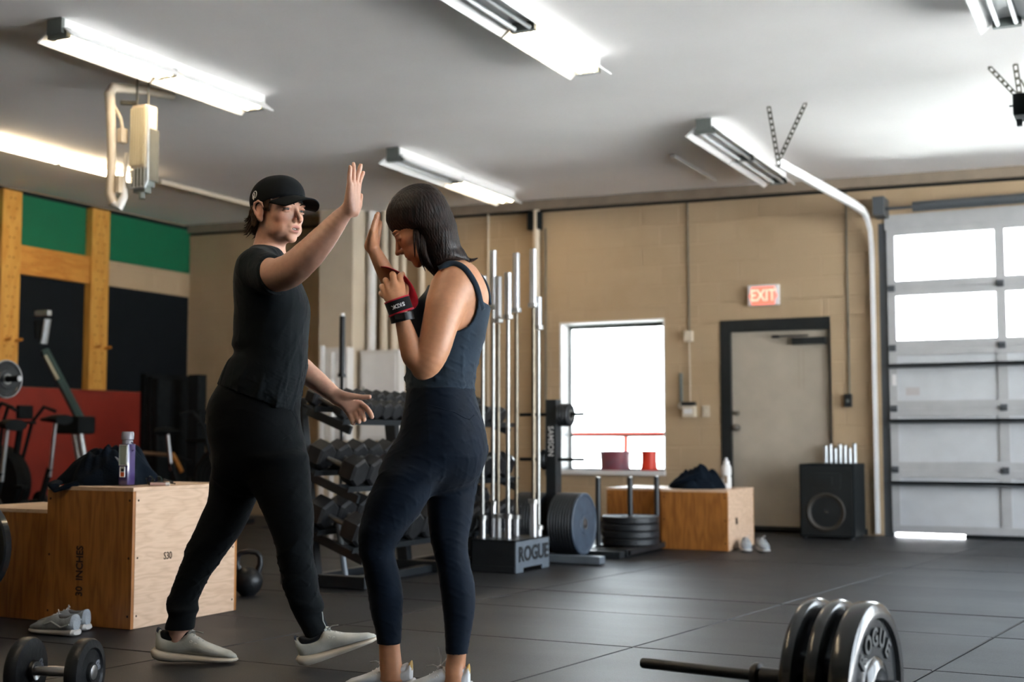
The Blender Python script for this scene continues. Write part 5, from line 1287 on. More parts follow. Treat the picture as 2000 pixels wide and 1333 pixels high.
def eyes(P, s, parent, iris, closed=0.0):
    ew = bpy.data.materials.get('eye_white') or mat('eye_white', (0.22, 0.19, 0.17), 0.4)
    ir = mat(iris[0], iris[1], 0.15)
    for q in (-1, 1):
        c = P(q * .0325, .0762, -.0005)
        mb = MB().lathe([(max(0.0, .0115 * s * math.sin(a)), .0115 * s * math.cos(a)) for a in [math.pi * k / 10 for k in range(11)]], (0, 0, 0), 'Z', 16)
        e = mb.build('eyeball', ew, None, True, Matrix.Translation(Vector(c))); e.parent = parent
        fw = Vector(P(0, 1, 0)) - Vector(P(0, 0, 0)); fw.normalize()
        look = (fw + Vector(P(0, 0, -1 if closed else -.12)) * 0).normalized()
        c2 = Vector(c) + look * 0.0100 * s
        mi = MB().lathe([(0, .0022 * s), (.0035 * s, .0018 * s), (.0055 * s, .0004 * s), (.0056 * s, -.002 * s), (0, -.002 * s)], (0, 0, 0), 'Z', 16)
        q4 = look.to_track_quat('Z', 'Y').to_matrix().to_4x4(); q4.translation = c2
        io = mi.build('iris', ir, None, True, q4); io.parent = e

DATA = json.loads('''{"man":{"o":[-3.078,4.035,0.0],"shirt":[[0.0002,-0.0381,1.6423,0.0379,0.05],[0.0001,-0.0469,1.6268,0.0498,0.068],[0.0011,-0.0555,1.6075,0.0646,0.11],[-0.0059,-0.0529,1.5738,0.0895,0.17],[-0.0029,-0.0496,1.5302,0.1103,0.2],[0.0081,-0.0459,1.4826,0.1273,0.208],[0.017,-0.0426,1.439,0.1361,0.205],[0.0249,-0.0385,1.3855,0.1421,0.195],[0.0219,-0.0345,1.332,0.1431,0.185],[0.0194,-0.0304,1.2784,0.1426,0.18],[0.0159,-0.0275,1.2408,0.1452,0.178],[0.0189,-0.0251,1.2091,0.1401,0.175],[0.006,-0.0228,1.1793,0.1511,0.175],[-0.0044,-0.0203,1.1456,0.1585,0.178],[-0.0108,-0.0185,1.1218,0.162,0.178],[-0.0159,-0.0169,1.102,0.1631,0.18],[-0.0248,-0.0141,1.0643,0.164,0.18],[-0.0287,-0.0101,1.0128,0.16,0.178],[-0.0277,-0.0064,0.9633,0.155,0.176]],"hem":[[-0.1868,-0.0162,1.0921],[0.1253,-0.0074,0.9771]],"pelvis":[[-0.0168,-0.0174,1.108,0.1521,0.155],[-0.0323,-0.0141,1.0643,0.1636,0.165],[-0.0456,-0.0105,1.0168,0.1749,0.172],[-0.0476,-0.0055,0.9514,0.1789,0.176],[-0.0431,-0.0024,0.9117,0.1815,0.176],[-0.0357,0.0004,0.8741,0.1849,0.172],[-0.0273,0.0037,0.8304,0.1824,0.168],[-0.0212,0.0086,0.767,0.1883,0.15],[-0.0208,0.0118,0.7254,0.1859,0.12],[-0.0218,0.0143,0.6917,0.161,0.09],[-0.0297,0.0167,0.66,0.1192,0.055]],"thigh_near":[[0.0493,-0.0285,0.8583,0.0869,0.05],[0.0373,-0.0464,0.8309,0.126,0.1],[0.045,-0.0517,0.7684,0.1316,0.1],[0.0572,-0.0478,0.7175,0.1242,0.1],[0.0754,-0.0438,0.6646,0.109,0.098],[0.0951,-0.039,0.6019,0.0992,0.092],[0.1076,-0.0342,0.5393,0.0862,0.085],[0.1172,-0.0293,0.4746,0.0721,0.08],[0.1235,-0.0257,0.4276,0.0707,0.077],[0.1386,-0.0095,0.3463,0.0718,0.072],[0.1497,0.0054,0.2822,0.0691,0.068],[0.1665,0.009,0.2351,0.0661,0.064],[0.1669,0.0211,0.2081,0.0563,0.058],[0.1807,0.0235,0.1766,0.0543,0.054],[0.1925,0.0253,0.153,0.0524,0.052],[0.1975,0.0271,0.1293,0.0454,0.05],[0.1905,0.0283,0.1136,0.0287,0.045]],"thigh_far":[[-0.1158,0.0418,0.858,0.0682,0.05],[-0.1202,0.074,0.8297,0.1069,0.1],[-0.1247,0.0789,0.7654,0.1012,0.1],[-0.1363,0.0844,0.6931,0.0988,0.1],[-0.1494,0.0889,0.6348,0.0938,0.095],[-0.1707,0.0925,0.5865,0.0948,0.088],[-0.1949,0.0968,0.5302,0.0948,0.082],[-0.2321,0.1019,0.4639,0.0897,0.078],[-0.2589,0.1056,0.4157,0.0802,0.076],[-0.2957,0.1106,0.3493,0.0706,0.072],[-0.3279,0.1161,0.2769,0.0645,0.068],[-0.344,0.1198,0.2287,0.0605,0.064],[-0.3389,0.1114,0.2079,0.0609,0.063],[-0.3404,0.1129,0.1879,0.0533,0.055],[-0.3465,0.1147,0.1638,0.0553,0.052],[-0.3514,0.1166,0.1397,0.0574,0.05],[-0.3524,0.1172,0.1317,0.0574,0.049]],"ankle_near":[[0.1975,0.0251,0.1549,0.034],[0.2074,0.0281,0.1155,0.034],[0.2153,0.0301,0.0899,0.031]],"ankle_far":[[-0.3495,0.1138,0.1758,0.034],[-0.3575,0.1179,0.1217,0.034],[-0.3615,0.1208,0.0835,0.031]],"sleeve":[[-0.0059,-0.1893,1.5215,0.078],[0.0385,-0.2476,1.4964,0.076],[0.082,-0.3161,1.4742,0.071],[0.1082,-0.3358,1.4698,0.068]],"sleeve_cut":[[0.0726,-0.3164,1.478],[0.187,-0.4182,1.4983]],"arm_near":[[-0.0039,-0.1988,1.5144,0.062],[0.0745,-0.3064,1.4793,0.0615],[0.135,-0.3619,1.4834,0.062],[0.1837,-0.3989,1.5083,0.0585],[0.2388,-0.4128,1.5585,0.0535],[0.2905,-0.4173,1.6173,0.044],[0.331,-0.421,1.667,0.034],[0.3624,-0.4237,1.7019,0.0265]],"hand_up":{"palm":[[[0.3673,-0.4337,1.7019,0.023],[0.3693,-0.4512,1.734,0.0165],[0.3736,-0.4601,1.7842,0.0115]],[[0.3698,-0.4238,1.7037,0.024],[0.3765,-0.4367,1.7405,0.017],[0.3821,-0.4403,1.7882,0.0115]],[[0.374,-0.4139,1.7055,0.023],[0.3833,-0.4169,1.7442,0.017],[0.3907,-0.4207,1.794,0.0115]],[[0.3765,-0.4039,1.7055,0.021],[0.3882,-0.3968,1.7442,0.016],[0.3975,-0.4006,1.7942,0.0115]]],"fingers":[[[0.3736,-0.4601,1.7842,0.0105],[0.3729,-0.4645,1.8167,0.0092],[0.3759,-0.4685,1.8418,0.008],[0.3755,-0.469,1.8491,0.0074]],[[0.3821,-0.4403,1.7882,0.0105],[0.3848,-0.4434,1.8285,0.0092],[0.3848,-0.4455,1.8561,0.0082],[0.3845,-0.4462,1.8652,0.0076]],[[0.3907,-0.4207,1.794,0.0105],[0.3975,-0.4183,1.8282,0.0092],[0.4052,-0.4156,1.8587,0.0082],[0.4067,-0.4162,1.867,0.0076]],[[0.3975,-0.4006,1.7942,0.0105],[0.4037,-0.3926,1.8203,0.009],[0.4115,-0.3891,1.8399,0.0078],[0.413,-0.3896,1.8464,0.0072]]],"thumb":[[0.382,-0.4035,1.6999,0.021],[0.3907,-0.385,1.7201,0.018],[0.3976,-0.3668,1.7442,0.012],[0.4017,-0.3629,1.7601,0.0092],[0.4017,-0.3634,1.7666,0.0082]]},"arm_far":[[-0.006,0.1091,1.5532,0.062],[0.0323,0.1717,1.3903,0.052],[0.0716,0.1859,1.2044,0.046],[0.1106,0.1793,1.1584,0.045],[0.1591,0.1623,1.1183,0.043],[0.217,0.1356,1.074,0.036],[0.2587,0.1178,1.0448,0.029]],"hand_low":{"palm":[[[0.2566,0.1181,1.0407,0.026],[0.2906,0.1106,1.0079,0.019],[0.3122,0.1032,0.9732,0.0135]],[[0.2607,0.1179,1.0427,0.026],[0.3028,0.1104,1.0099,0.02],[0.3305,0.1026,0.9813,0.014]],[[0.2627,0.1178,1.0448,0.025],[0.313,0.11,1.016,0.02],[0.3488,0.1016,0.9935,0.0135]],[[0.2648,0.1178,1.0448,0.024],[0.3109,0.109,1.0282,0.018],[0.3528,0.0998,1.0178,0.013]]],"fingers":[[[0.3122,0.1032,0.9732,0.012],[0.3253,0.0648,0.9504,0.0108],[0.3308,0.0455,0.9401,0.01]],[[0.3305,0.1026,0.9813,0.0128],[0.3475,0.0642,0.9584,0.0115],[0.3551,0.0351,0.9459,0.0102]],[[0.3488,0.1016,0.9935,0.013],[0.3656,0.0631,0.9725,0.0118],[0.3752,0.0345,0.9539,0.0104]],[[0.3528,0.0998,1.0178,0.0125],[0.3775,0.081,1.0011,0.0115],[0.395,0.0523,0.9823,0.0108],[0.4062,0.0337,0.9639,0.0096]]],"thumb":[[0.2682,0.1073,1.0505,0.0225],[0.3013,0.0875,1.0478,0.017],[0.3329,0.0776,1.0455,0.0125],[0.3645,0.0678,1.0431,0.0105],[0.3939,0.0577,1.0438,0.0088]]},"pocket":[[0.1154,-0.0787,0.9914],[0.1311,-0.0769,0.9679],[0.137,-0.075,0.9425],[0.1311,-0.0731,0.9171],[0.1154,-0.0716,0.8976],[0.0958,-0.0702,0.88]],"neck":[[0.016,-0.0532,1.5778,0.062],[0.0149,-0.0619,1.6266,0.06],[0.0287,-0.0756,1.6745,0.06],[0.0435,-0.0843,1.723,0.06]],"head":[0.0494,-0.0869,1.7566],"shoe_far":[[-0.4541,0.1274,-0.0027],[-0.1281,0.1279,-0.0087]],"shoe_near":[[0.1481,0.0364,0.0072],[0.4504,0.0266,0.1352]]},"woman":{"o":[-2.23,3.875,0.0],"torso":[[0.0647,-0.0268,1.4951,0.0447,0.06],[0.0728,-0.0257,1.4808,0.0599,0.12],[0.08,-0.0237,1.4541,0.0795,0.165],[0.0818,-0.021,1.4184,0.0974,0.182],[0.0782,-0.0182,1.3828,0.1118,0.185],[0.0661,-0.0162,1.356,0.1247,0.18],[0.0522,-0.0135,1.3204,0.1323,0.17],[0.0424,-0.0101,1.2758,0.1332,0.16],[0.0361,-0.0071,1.2366,0.1323,0.15],[0.029,-0.004,1.1956,0.1288,0.143],[0.0245,-0.0013,1.1599,0.1253,0.14],[0.0192,0.0031,1.1029,0.1172,0.14],[0.0179,0.0053,1.0743,0.1159,0.145],[0.0183,0.0074,1.0458,0.1163,0.152]],"pelvis":[[0.0183,0.0069,1.0529,0.1163,0.155],[0.0183,0.0077,1.0422,0.1181,0.158],[0.0209,0.0115,0.9923,0.1278,0.168],[0.0241,0.0156,0.9388,0.1417,0.176],[0.0245,0.0186,0.8996,0.1511,0.18],[0.0156,0.0221,0.8533,0.1636,0.18],[-0.0015,0.0256,0.8069,0.1734,0.172],[-0.0157,0.0285,0.7695,0.1752,0.145],[-0.0175,0.0308,0.7392,0.1591,0.115],[-0.022,0.033,0.7106,0.1314,0.08],[-0.0238,0.0349,0.6857,0.0938,0.05]],"leg_near":[[-0.0205,-0.0299,0.8782,0.084,0.05],[-0.0188,-0.0281,0.8536,0.1176,0.08],[-0.0465,-0.0446,0.808,0.1197,0.092],[-0.0633,-0.0519,0.7714,0.1195,0.1],[-0.1024,-0.0479,0.7189,0.1058,0.098],[-0.1309,-0.0433,0.6583,0.1027,0.092],[-0.16,-0.0286,0.5975,0.0906,0.084],[-0.1807,-0.0258,0.5606,0.0796,0.076],[-0.1905,-0.014,0.537,0.0746,0.071],[-0.2022,-0.0004,0.4904,0.0623,0.064],[-0.1921,0.0127,0.4506,0.0584,0.062],[-0.1817,0.0268,0.3966,0.0595,0.061],[-0.1724,0.0415,0.3351,0.0592,0.058],[-0.1699,0.0564,0.2716,0.0539,0.052],[-0.1632,0.061,0.2112,0.0446,0.044],[-0.1618,0.0643,0.1685,0.0406,0.041]],"leg_far":[[0.0887,0.0704,0.8782,0.0606,0.05],[0.0847,0.0823,0.8529,0.0897,0.08],[0.077,0.0959,0.8058,0.0917,0.092],[0.0666,0.1089,0.7675,0.091,0.1],[0.0575,0.103,0.7134,0.0849,0.095],[0.0508,0.0876,0.6518,0.0823,0.088],[0.049,0.0722,0.591,0.0756,0.08],[0.0473,0.0567,0.5316,0.0654,0.07],[0.0518,0.0496,0.4931,0.0604,0.064],[0.0625,0.0435,0.4406,0.058,0.061],[0.0737,0.0375,0.3884,0.0597,0.06],[0.0803,0.0314,0.3363,0.0586,0.058],[0.0825,0.0248,0.2916,0.0549,0.054],[0.0816,0.0192,0.233,0.0473,0.047],[0.0785,0.0131,0.1817,0.041,0.042],[0.0759,0.0167,0.1342,0.0358,0.039]],"ankle_near":[[-0.1623,0.0606,0.2165,0.0365,0.036],[-0.1605,0.0647,0.1631,0.0366,0.034],[-0.1574,0.0679,0.1204,0.0379,0.034],[-0.1533,0.0714,0.0742,0.0402,0.036],[-0.1507,0.0742,0.0386,0.0464,0.038]],"ankle_far":[[0.0771,0.0132,0.18,0.0326,0.034],[0.0759,0.0167,0.1342,0.033,0.033],[0.0719,0.0193,0.1008,0.0344,0.034],[0.0697,0.0115,0.071,0.0352,0.036],[0.0644,0.0139,0.0394,0.0405,0.038]],"arm_near":[[0.0582,-0.1437,1.3843,0.07],[0.0427,-0.1743,1.3252,0.067],[0.0237,-0.1987,1.2504,0.06],[0.0078,-0.2135,1.1807,0.0545],[-0.012,-0.2197,1.1309,0.047],[-0.0307,-0.218,1.1088,0.036]],"forearm_near":[[-0.0273,-0.2188,1.119,0.038],[-0.0596,-0.2212,1.1512,0.0385],[-0.0732,-0.2245,1.1936,0.035],[-0.0885,-0.2283,1.2444,0.029],[-0.0987,-0.2309,1.2783,0.0245],[-0.1072,-0.2335,1.3122,0.0245],[-0.114,-0.2351,1.3326,0.026]],"arm_far":[[0.082,0.1288,1.4273,0.056],[-0.008,0.096,1.3312,0.048],[-0.0878,0.0197,1.2802,0.04],[-0.1257,-0.0474,1.3705,0.037],[-0.1575,-0.072,1.43,0.032],[-0.1873,-0.0964,1.4872,0.0265],[-0.2114,-0.105,1.5338,0.0205]],"hand_left":{"palm":[[[-0.1123,-0.2352,1.3343,0.024],[-0.1056,-0.2174,1.3637,0.019],[-0.1056,-0.1997,1.395,0.0135]],[[-0.114,-0.2352,1.3343,0.024],[-0.1183,-0.2274,1.3642,0.019],[-0.1265,-0.2146,1.3932,0.0135]],[[-0.1174,-0.2351,1.3326,0.024],[-0.1337,-0.2268,1.3557,0.018],[-0.1436,-0.2134,1.3779,0.013]],[[-0.1208,-0.2349,1.3309,0.022],[-0.1444,-0.221,1.3461,0.016],[-0.1544,-0.207,1.3597,0.012]]],"fingers":[[[-0.1056,-0.1997,1.395,0.0125],[-0.1116,-0.1719,1.4245,0.0112],[-0.1064,-0.1328,1.4382,0.01]],[[-0.1265,-0.2146,1.3932,0.0125],[-0.1318,-0.1968,1.423,0.0115],[-0.1377,-0.1526,1.4356,0.0105],[-0.1322,-0.1172,1.4314,0.009]],[[-0.1436,-0.2134,1.3779,0.0122],[-0.1541,-0.1954,1.4042,0.0112],[-0.162,-0.1511,1.4149,0.01],[-0.1585,-0.1156,1.4105,0.009]],[[-0.1544,-0.207,1.3597,0.0115],[-0.1667,-0.1888,1.3842,0.0105],[-0.1742,-0.1495,1.3941,0.0098],[-0.1702,-0.1191,1.3907,0.0085]]],"pinky":[[-0.1492,-0.2062,1.3494,0.0105],[-0.1696,-0.1921,1.3614,0.0095],[-0.1766,-0.1577,1.3705,0.0088]],"thumb":[[-0.1039,-0.2152,1.3347,0.017],[-0.0935,-0.1773,1.3648,0.0125],[-0.0934,-0.1395,1.3953,0.0105],[-0.1016,-0.1064,1.4204,0.0088]]},"hand_right":{"palm":[[[-0.2132,-0.1052,1.5373,0.02],[-0.2084,-0.1024,1.5662,0.0145],[-0.2024,-0.0948,1.5976,0.011]],[[-0.2149,-0.1054,1.5391,0.02],[-0.2094,-0.1174,1.5656,0.0145],[-0.2033,-0.1198,1.5971,0.011]],[[-0.2167,-0.1054,1.5391,0.019],[-0.2122,-0.1323,1.5632,0.014],[-0.205,-0.1444,1.5912,0.0105]],[[-0.2179,-0.1105,1.5401,0.018],[-0.214,-0.147,1.5592,0.013],[-0.2066,-0.1688,1.582,0.01]]],"fingers":[[[-0.2024,-0.0948,1.5976,0.0098],[-0.1965,-0.0949,1.6261,0.0086],[-0.1929,-0.0967,1.649,0.0076]],[[-0.2033,-0.1198,1.5971,0.0098],[-0.1971,-0.1221,1.6268,0.0086],[-0.1928,-0.1237,1.6478,0.0076]],[[-0.205,-0.1444,1.5912,0.0095],[-0.1997,-0.1464,1.6173,0.0084],[-0.1945,-0.148,1.6382,0.0074]],[[-0.2066,-0.1688,1.582,0.009],[-0.2023,-0.1704,1.6027,0.0078],[-0.1979,-0.1716,1.6183,0.007]]],"thumb":[[-0.2031,-0.1011,1.5486,0.015],[-0.1954,-0.093,1.5748,0.0105],[-0.1901,-0.0951,1.6011,0.0088],[-0.1874,-0.0967,1.6223,0.0078]]},"neck":[[0.075,-0.0131,1.4464,0.066],[0.0522,-0.026,1.4844,0.056],[0.0206,-0.039,1.5239,0.052],[-0.0219,-0.0476,1.5712,0.052]],"head":[-0.0483,-0.0562,1.6183],"hair":[[-0.0557,-0.0604,1.7391,0.0232,0.03],[-0.045,-0.0596,1.7284,0.0516,0.058],[-0.0442,-0.0582,1.7098,0.0704,0.077],[-0.0428,-0.0566,1.6885,0.0877,0.086],[-0.0441,-0.055,1.6671,0.1016,0.092],[-0.0446,-0.0535,1.6485,0.1091,0.094],[-0.0424,-0.0523,1.6325,0.1132,0.096],[-0.0362,-0.0516,1.6227,0.1105,0.097],[-0.0237,-0.0505,1.6085,0.0998,0.098],[-0.0028,-0.0493,1.5925,0.0815,0.098],[0.0075,-0.0476,1.5712,0.0757,0.098],[0.0146,-0.046,1.5499,0.074,0.098],[0.0188,-0.0394,1.5293,0.0749,0.098],[0.0259,-0.0378,1.5079,0.0785,0.096],[0.0278,-0.0369,1.4955,0.075,0.092],[0.0161,-0.0356,1.4795,0.0544,0.086],[0.0063,-0.0343,1.4626,0.0285,0.072],[0.001,-0.0333,1.4492,0.0089,0.05]],"flick":[[0.0856,-0.0585,1.5157,0.022],[0.1034,-0.0574,1.5016,0.012],[0.1247,-0.057,1.4963,0.007],[0.1496,-0.0576,1.5051,0.002]],"cheek_locks":[[[-0.0578,-0.096,1.6135],[-0.056,-0.1395,1.5533],[-0.0508,-0.1362,1.5098],[-0.0377,-0.1197,1.4646]],[[-0.0652,-0.0916,1.6213],[-0.0615,-0.1366,1.5678],[-0.058,-0.134,1.533],[-0.055,-0.1252,1.4973]],[[-0.043,-0.1051,1.6013],[-0.0435,-0.1422,1.5353],[-0.0349,-0.1369,1.4921],[-0.02,-0.1217,1.4502]],[[-0.0359,-0.1046,1.5942],[-0.0347,-0.1431,1.5211],[-0.0227,-0.136,1.4799],[-0.0025,-0.1209,1.4397]]],"tank_cut":[[-0.0264,-0.0203,1.4095],[0.1899,-0.0148,1.3382]],"armhole":[0.0827,-0.1837,1.3173],"strap_near":[[0.018,-0.1139,1.453],[0.0342,-0.1545,1.4599],[0.0671,-0.1554,1.472],[0.1022,-0.1643,1.4568],[0.1284,-0.1669,1.4251],[0.1489,-0.1541,1.3883],[0.1604,-0.1256,1.3443],[0.1671,-0.1136,1.3175]],"strap_far":[[0.092,0.1033,1.4983],[0.1288,0.1045,1.4836],[0.1573,0.0664,1.4565],[0.1764,0.0289,1.4226],[0.1861,-0.0084,1.3857],[0.1901,-0.0256,1.3478]],"wrap":[[-0.1047,-0.2332,1.3089],[-0.1149,-0.2354,1.3377]],"watch":[[-0.0953,-0.2301,1.2682],[-0.1013,-0.2321,1.2936]],"ribbon_o":[[-0.1797,-0.1347,1.4634],[-0.1543,-0.1444,1.4595],[-0.1277,-0.1486,1.4484],[-0.103,-0.1525,1.4339],[-0.08,-0.1558,1.4108],[-0.0619,-0.1636,1.382],[-0.0487,-0.1756,1.3424],[-0.0562,-0.189,1.3202],[-0.0726,-0.198,1.3073]],"ribbon_i":[[-0.1838,-0.0947,1.4653],[-0.1609,-0.0943,1.4591],[-0.1415,-0.0937,1.4521],[-0.1275,-0.0929,1.4416],[-0.1178,-0.1017,1.4245],[-0.1116,-0.1103,1.4058],[-0.1047,-0.1283,1.3791],[-0.0952,-0.1561,1.3497],[-0.0875,-0.1845,1.3276]],"shoe_near":[[-0.0954,0.0767,0.0048],[-0.2773,0.0767,0.0048]],"shoe_far":[[0.1225,0.0167,0.0025],[-0.0641,0.0167,0.0025]]}}''')
D = DATA['man']; W = DATA['woman']

def wr(V, N_, amp, f, seed, dirn=(1, 1, 1), mask=None):
    r_ = np.random.RandomState(seed)
    out = np.zeros(len(V))
    for i in range(7):
        k = r_.normal(size=3) * np.array(dirn) * f * (0.6 + 0.25 * i); ph = r_.uniform(0, 6.28)
        k2 = r_.normal(size=3) * f * 0.35; ph2 = r_.uniform(0, 6.28)
        s_ = np.sin(V @ k + ph + 1.8 * np.sin(V @ k2 + ph2))
        out += (1 - np.abs(s_)) ** 2 * 2 - 0.7
    out *= amp / 3.0
    out = np.maximum(out, -0.55 * amp)
    if mask is not None: out *= mask
    return V + N_ * out[:, None]

# ------------------------------------------------------------------ the man
RZ = Matrix.Rotation(YAW, 4, 'Z')
_h = np.array(D['head']); F = Field((-0.46, -0.48, 0.02), (0.46, 0.30, 1.98), 0.0052, (_h - np.array([.10, .11, .14]), _h + np.array([.13, .11, .06]), 0.0022))
K = 0.02
F.loft(D['shirt'][1:16], K, -0.014)
F.loft(D['pelvis'], K, -0.014); F.loft(D['thigh_near'], K, -0.014); F.loft(D['thigh_far'], K, -0.014)
F.tube(D['ankle_near'], K); F.tube(D['ankle_far'], K)
F.tube(D['arm_near'], 0.018); F.tube(D['arm_far'], 0.018)
F.tube(D['neck'], 0.03)
for hd in (D['hand_up'], D['hand_low']):
    for t_ in hd['palm']: F.tube(t_, 0.012)
    F.tube(hd['thumb'], 0.008)
    for t_ in hd['fingers']: F.tube(t_, 0.0035)
th = math.radians(37)
RM = frame((math.cos(th), -math.sin(th), -0.05))
hc = np.array(D['head']); SM = 1.10
PM = head_shape(F, hc, RM, SM, 1.0)
# forearm sinews, elbow point, throat
V, Q = F.mesh(2); Nn = vnormals(V, Q)
def spline(pts, n=5):
    P_ = [np.array(p) for p in pts]; out = []
    for i in range(len(P_) - 1):
        p = P_[max(i - 1, 0)]; q = P_[i]; r_ = P_[i + 1]; s_ = P_[min(i + 2, len(P_) - 1)]
        for k in range(n):
            t_ = k / n; out.append(0.5 * (2 * q + (r_ - p) * t_ + (2 * p - 5 * q + 4 * r_ - s_) * t_ ** 2 + (3 * q - p - 3 * r_ + s_) * t_ ** 3))
    out.append(P_[-1]); return out
def tints(V, P_, Rm, s, base, lipc, red, hands=()):
    c0 = np.tile(np.array(base), (len(V), 1))
    inv = (V - np.array(P_(0, 0, 0))) @ Rm / s
    def blob(cx, cy, cz, rx, ry, rz): return np.clip(1.6 - 1.6 * np.sqrt(((inv[:, 0] - cx) / rx) ** 2 + ((inv[:, 1] - cy) / ry) ** 2 + ((inv[:, 2] - cz) / rz) ** 2), 0, 1)
    def mixc(m, c): c0[:] = c0 * (1 - m[:, None]) + np.array(c) * m[:, None]
    for q in (-1, 1):
        mixc(blob(q * .045, .06, -.035, .03, .04, .03) * 0.55, red)
        mixc(blob(q * .08, -.008, -.01, .016, .03, .04) * 0.5, red)
        mixc(blob(q * .0325, .095, .0, .022, .02, .014) * 0.35, [b_ * 0.55 for b_ in base])
    mixc(blob(0, .11, -.036, .02, .02, .016) * 0.5, red)
    mixc(np.clip(blob(0, .097, -.061, .026, .014, .0080) + blob(0, .095, -.0755, .023, .014, .0090), 0, 1), lipc)
    mixc(np.clip(blob(0, .084, -.0675, .019, .012, .0052) * 2, 0, 1), (0.03, 0.008, 0.006))
    return c0, blob, mixc, inv
skin_m = skin_mat('ruddy_skin', None, None)
base = (0.60, 0.345, 0.245)
c0, blob, mixc, inv = tints(V, PM, RM, SM, base, (0.46, 0.17, 0.14), (0.60, 0.25, 0.17))
mixc(blob(0, .07, -.088, .055, .05, .035) * 0.22, (0.25, 0.13, 0.08))
V = V + Nn * (0.0006 * np.sin(V @ np.array([70, 30, 55.])) * np.sin(V @ np.array([-40, 80, 33.])))[:, None]
man = np_obj('person', V, Q, skin_m, None, c0)
tag(man, 'man in black cap, t-shirt and trousers striding right, one arm raised for a high five', 'person')
man.location = D['o']; man.rotation_euler = (0, 0, YAW)
eyes(PM, SM, man, ('blue_grey_iris', (0.02, 0.025, 0.028)))
# teeth
tt = MB().box(-0.011 * SM, 0.011 * SM, -.004, 0.004, -0.0028, 0.0028, 0.001)
m4 = Matrix.Identity(4)
for i in range(3):
    for j in range(3): m4[i][j] = RM[i, j]
m4.translation = Vector(PM(0, .0835, -.0655))
o = tt.build('teeth', mat('tooth', (0.6, 0.56, 0.5), 0.3), None, False, m4); o.parent = man

def brow(P_, s, parent, m, arch=0.003, th_=0.0028):
    for q in (-1, 1):
        pts = [P_(q * x, y - (.0035 if arch > 0.001 else 0), z) for x, y, z in ((.014, .0965, .0165), (.024, .0965, .0205 + arch), (.036, .0905, .0215 + arch), (.048, .078, .0165))]
        o = MB().tube(pts, [th_ * s, th_ * 1.2 * s, th_ * s, th_ * 0.4 * s], 8, True, 0.7).build('eyebrow', m, None, True); o.parent = parent
manhair = hair_mat('brown_hair', (0.020, 0.010, 0.006), (0.075, 0.040, 0.022), (50, 50, 18))
brow(PM, SM, man, manhair, 0.0, 0.0024)

black_cotton = cloth_mat('black_cotton', (0.0062, 0.0096, 0.0122), 0.8, 0.06)
black_fleece = cloth_mat('black_fleece', (0.0042, 0.0060, 0.0075), 0.88, 0.05)
# t-shirt
F = Field((-0.30, -0.50, 0.92), (0.25, 0.32, 1.72), 0.0050)
F.loft(D['shirt'], 0.02, 0.0)
F.tube(D['sleeve'], 0.022)
a_, b_ = np.array(D['sleeve_cut'][0]), np.array(D['sleeve_cut'][1])
# cut the sleeve end only near the arm
X, Y, Z = F.grid((slice(None),) * 3)
n_ = (b_ - a_); n_[2] += 0.03; n_ /= np.linalg.norm(n_)
pl = (X - a_[0]) * n_[0] + (Y - a_[1]) * n_[1] + (Z - a_[2]) * n_[2]
near = np.sqrt((X - a_[0]) ** 2 + (Y - a_[1]) ** 2 + (Z - a_[2]) ** 2)
F.f = np.where((near < 0.15) & (Y < a_[1] + 0.09), np.maximum(F.f, pl), F.f).astype(np.float32)
h0, h1 = np.array(D['hem'][0]), np.array(D['hem'][1])
nz_ = np.array([(h1 - h0)[2], 0, -(h1 - h0)[0]]); nz_ /= np.linalg.norm(nz_)
F.keep(h0, nz_)
V, Q = F.mesh(2); Nn = vnormals(V, Q)
zrel = V[:, 2]
mask = np.clip((1.42 - zrel) / 0.35, 0.25, 1)
V = wr(V, Nn, 0.0060, 17, 5, (1.0, 0.8, 0.45), mask)
V = wr(V, Nn, 0.0030, 40, 8, (0.6, 0.6, 1.2), np.clip((1.25 - zrel) / 0.2, 0.3, 1))
sh = np_obj('t_shirt', V, Q, black_cotton, man); sh['label'] = 'black short-sleeved t-shirt'
# neck rib
ring = []
cc = np.array(D['shirt'][1][:3]); ww = D['shirt'][1][3]; hh = D['shirt'][1][4]
for k in range(25):
    a = 2 * math.pi * k / 24; ring.append((cc[0] + 0.004 + ww * 0.95 * math.cos(a), cc[1] + hh * 0.95 * math.sin(a), cc[2] + 0.002 - 0.008 * math.cos(a)))
o = MB().tube(ring, 0.0065, 8, False).build('neck_rib', black_cotton, None, True); o.parent = sh
# trousers
F = Field((-0.45, -0.28, 0.10), (0.30, 0.34, 1.14), 0.0052)
F.loft(D['pelvis'], 0.02); F.loft(D['thigh_near'], 0.02); F.loft(D['thigh_far'], 0.02)
V, Q = F.mesh(2); Nn = vnormals(V, Q); z = V[:, 2]
mask = np.clip((0.62 - z) / 0.3, 0.25, 1.0) * np.clip((z - 0.215) / 0.06, 0.0, 1)
V = wr(V, Nn, 0.0065, 20, 21, (0.7, 0.7, 1.0), mask)
V = wr(V, Nn, 0.0018, 46, 22, (0.5, 0.5, 1.3), mask)
tr = np_obj('trousers', V, Q, black_fleece, man); tr['label'] = 'black jogger trousers with ribbed cuffs'
def on_surface(V, u, z_):
    """local point of the mesh nearest the viewer at picture-right u and height z"""
    m = (np.abs(V[:, 0] - u) < 0.009) & (np.abs(V[:, 2] - z_) < 0.009)
    if not m.any(): return None
    s_ = V[m]; return s_[np.argmin(s_[:, 1])]
pk = [q for q in (on_surface(V, p[0], p[2]) for p in D['pocket']) if q is not None]
if len(pk) > 2: o = MB().tube(pk, 0.0016, 6).build('pocket_seam', black_cotton, None, True); o.parent = tr

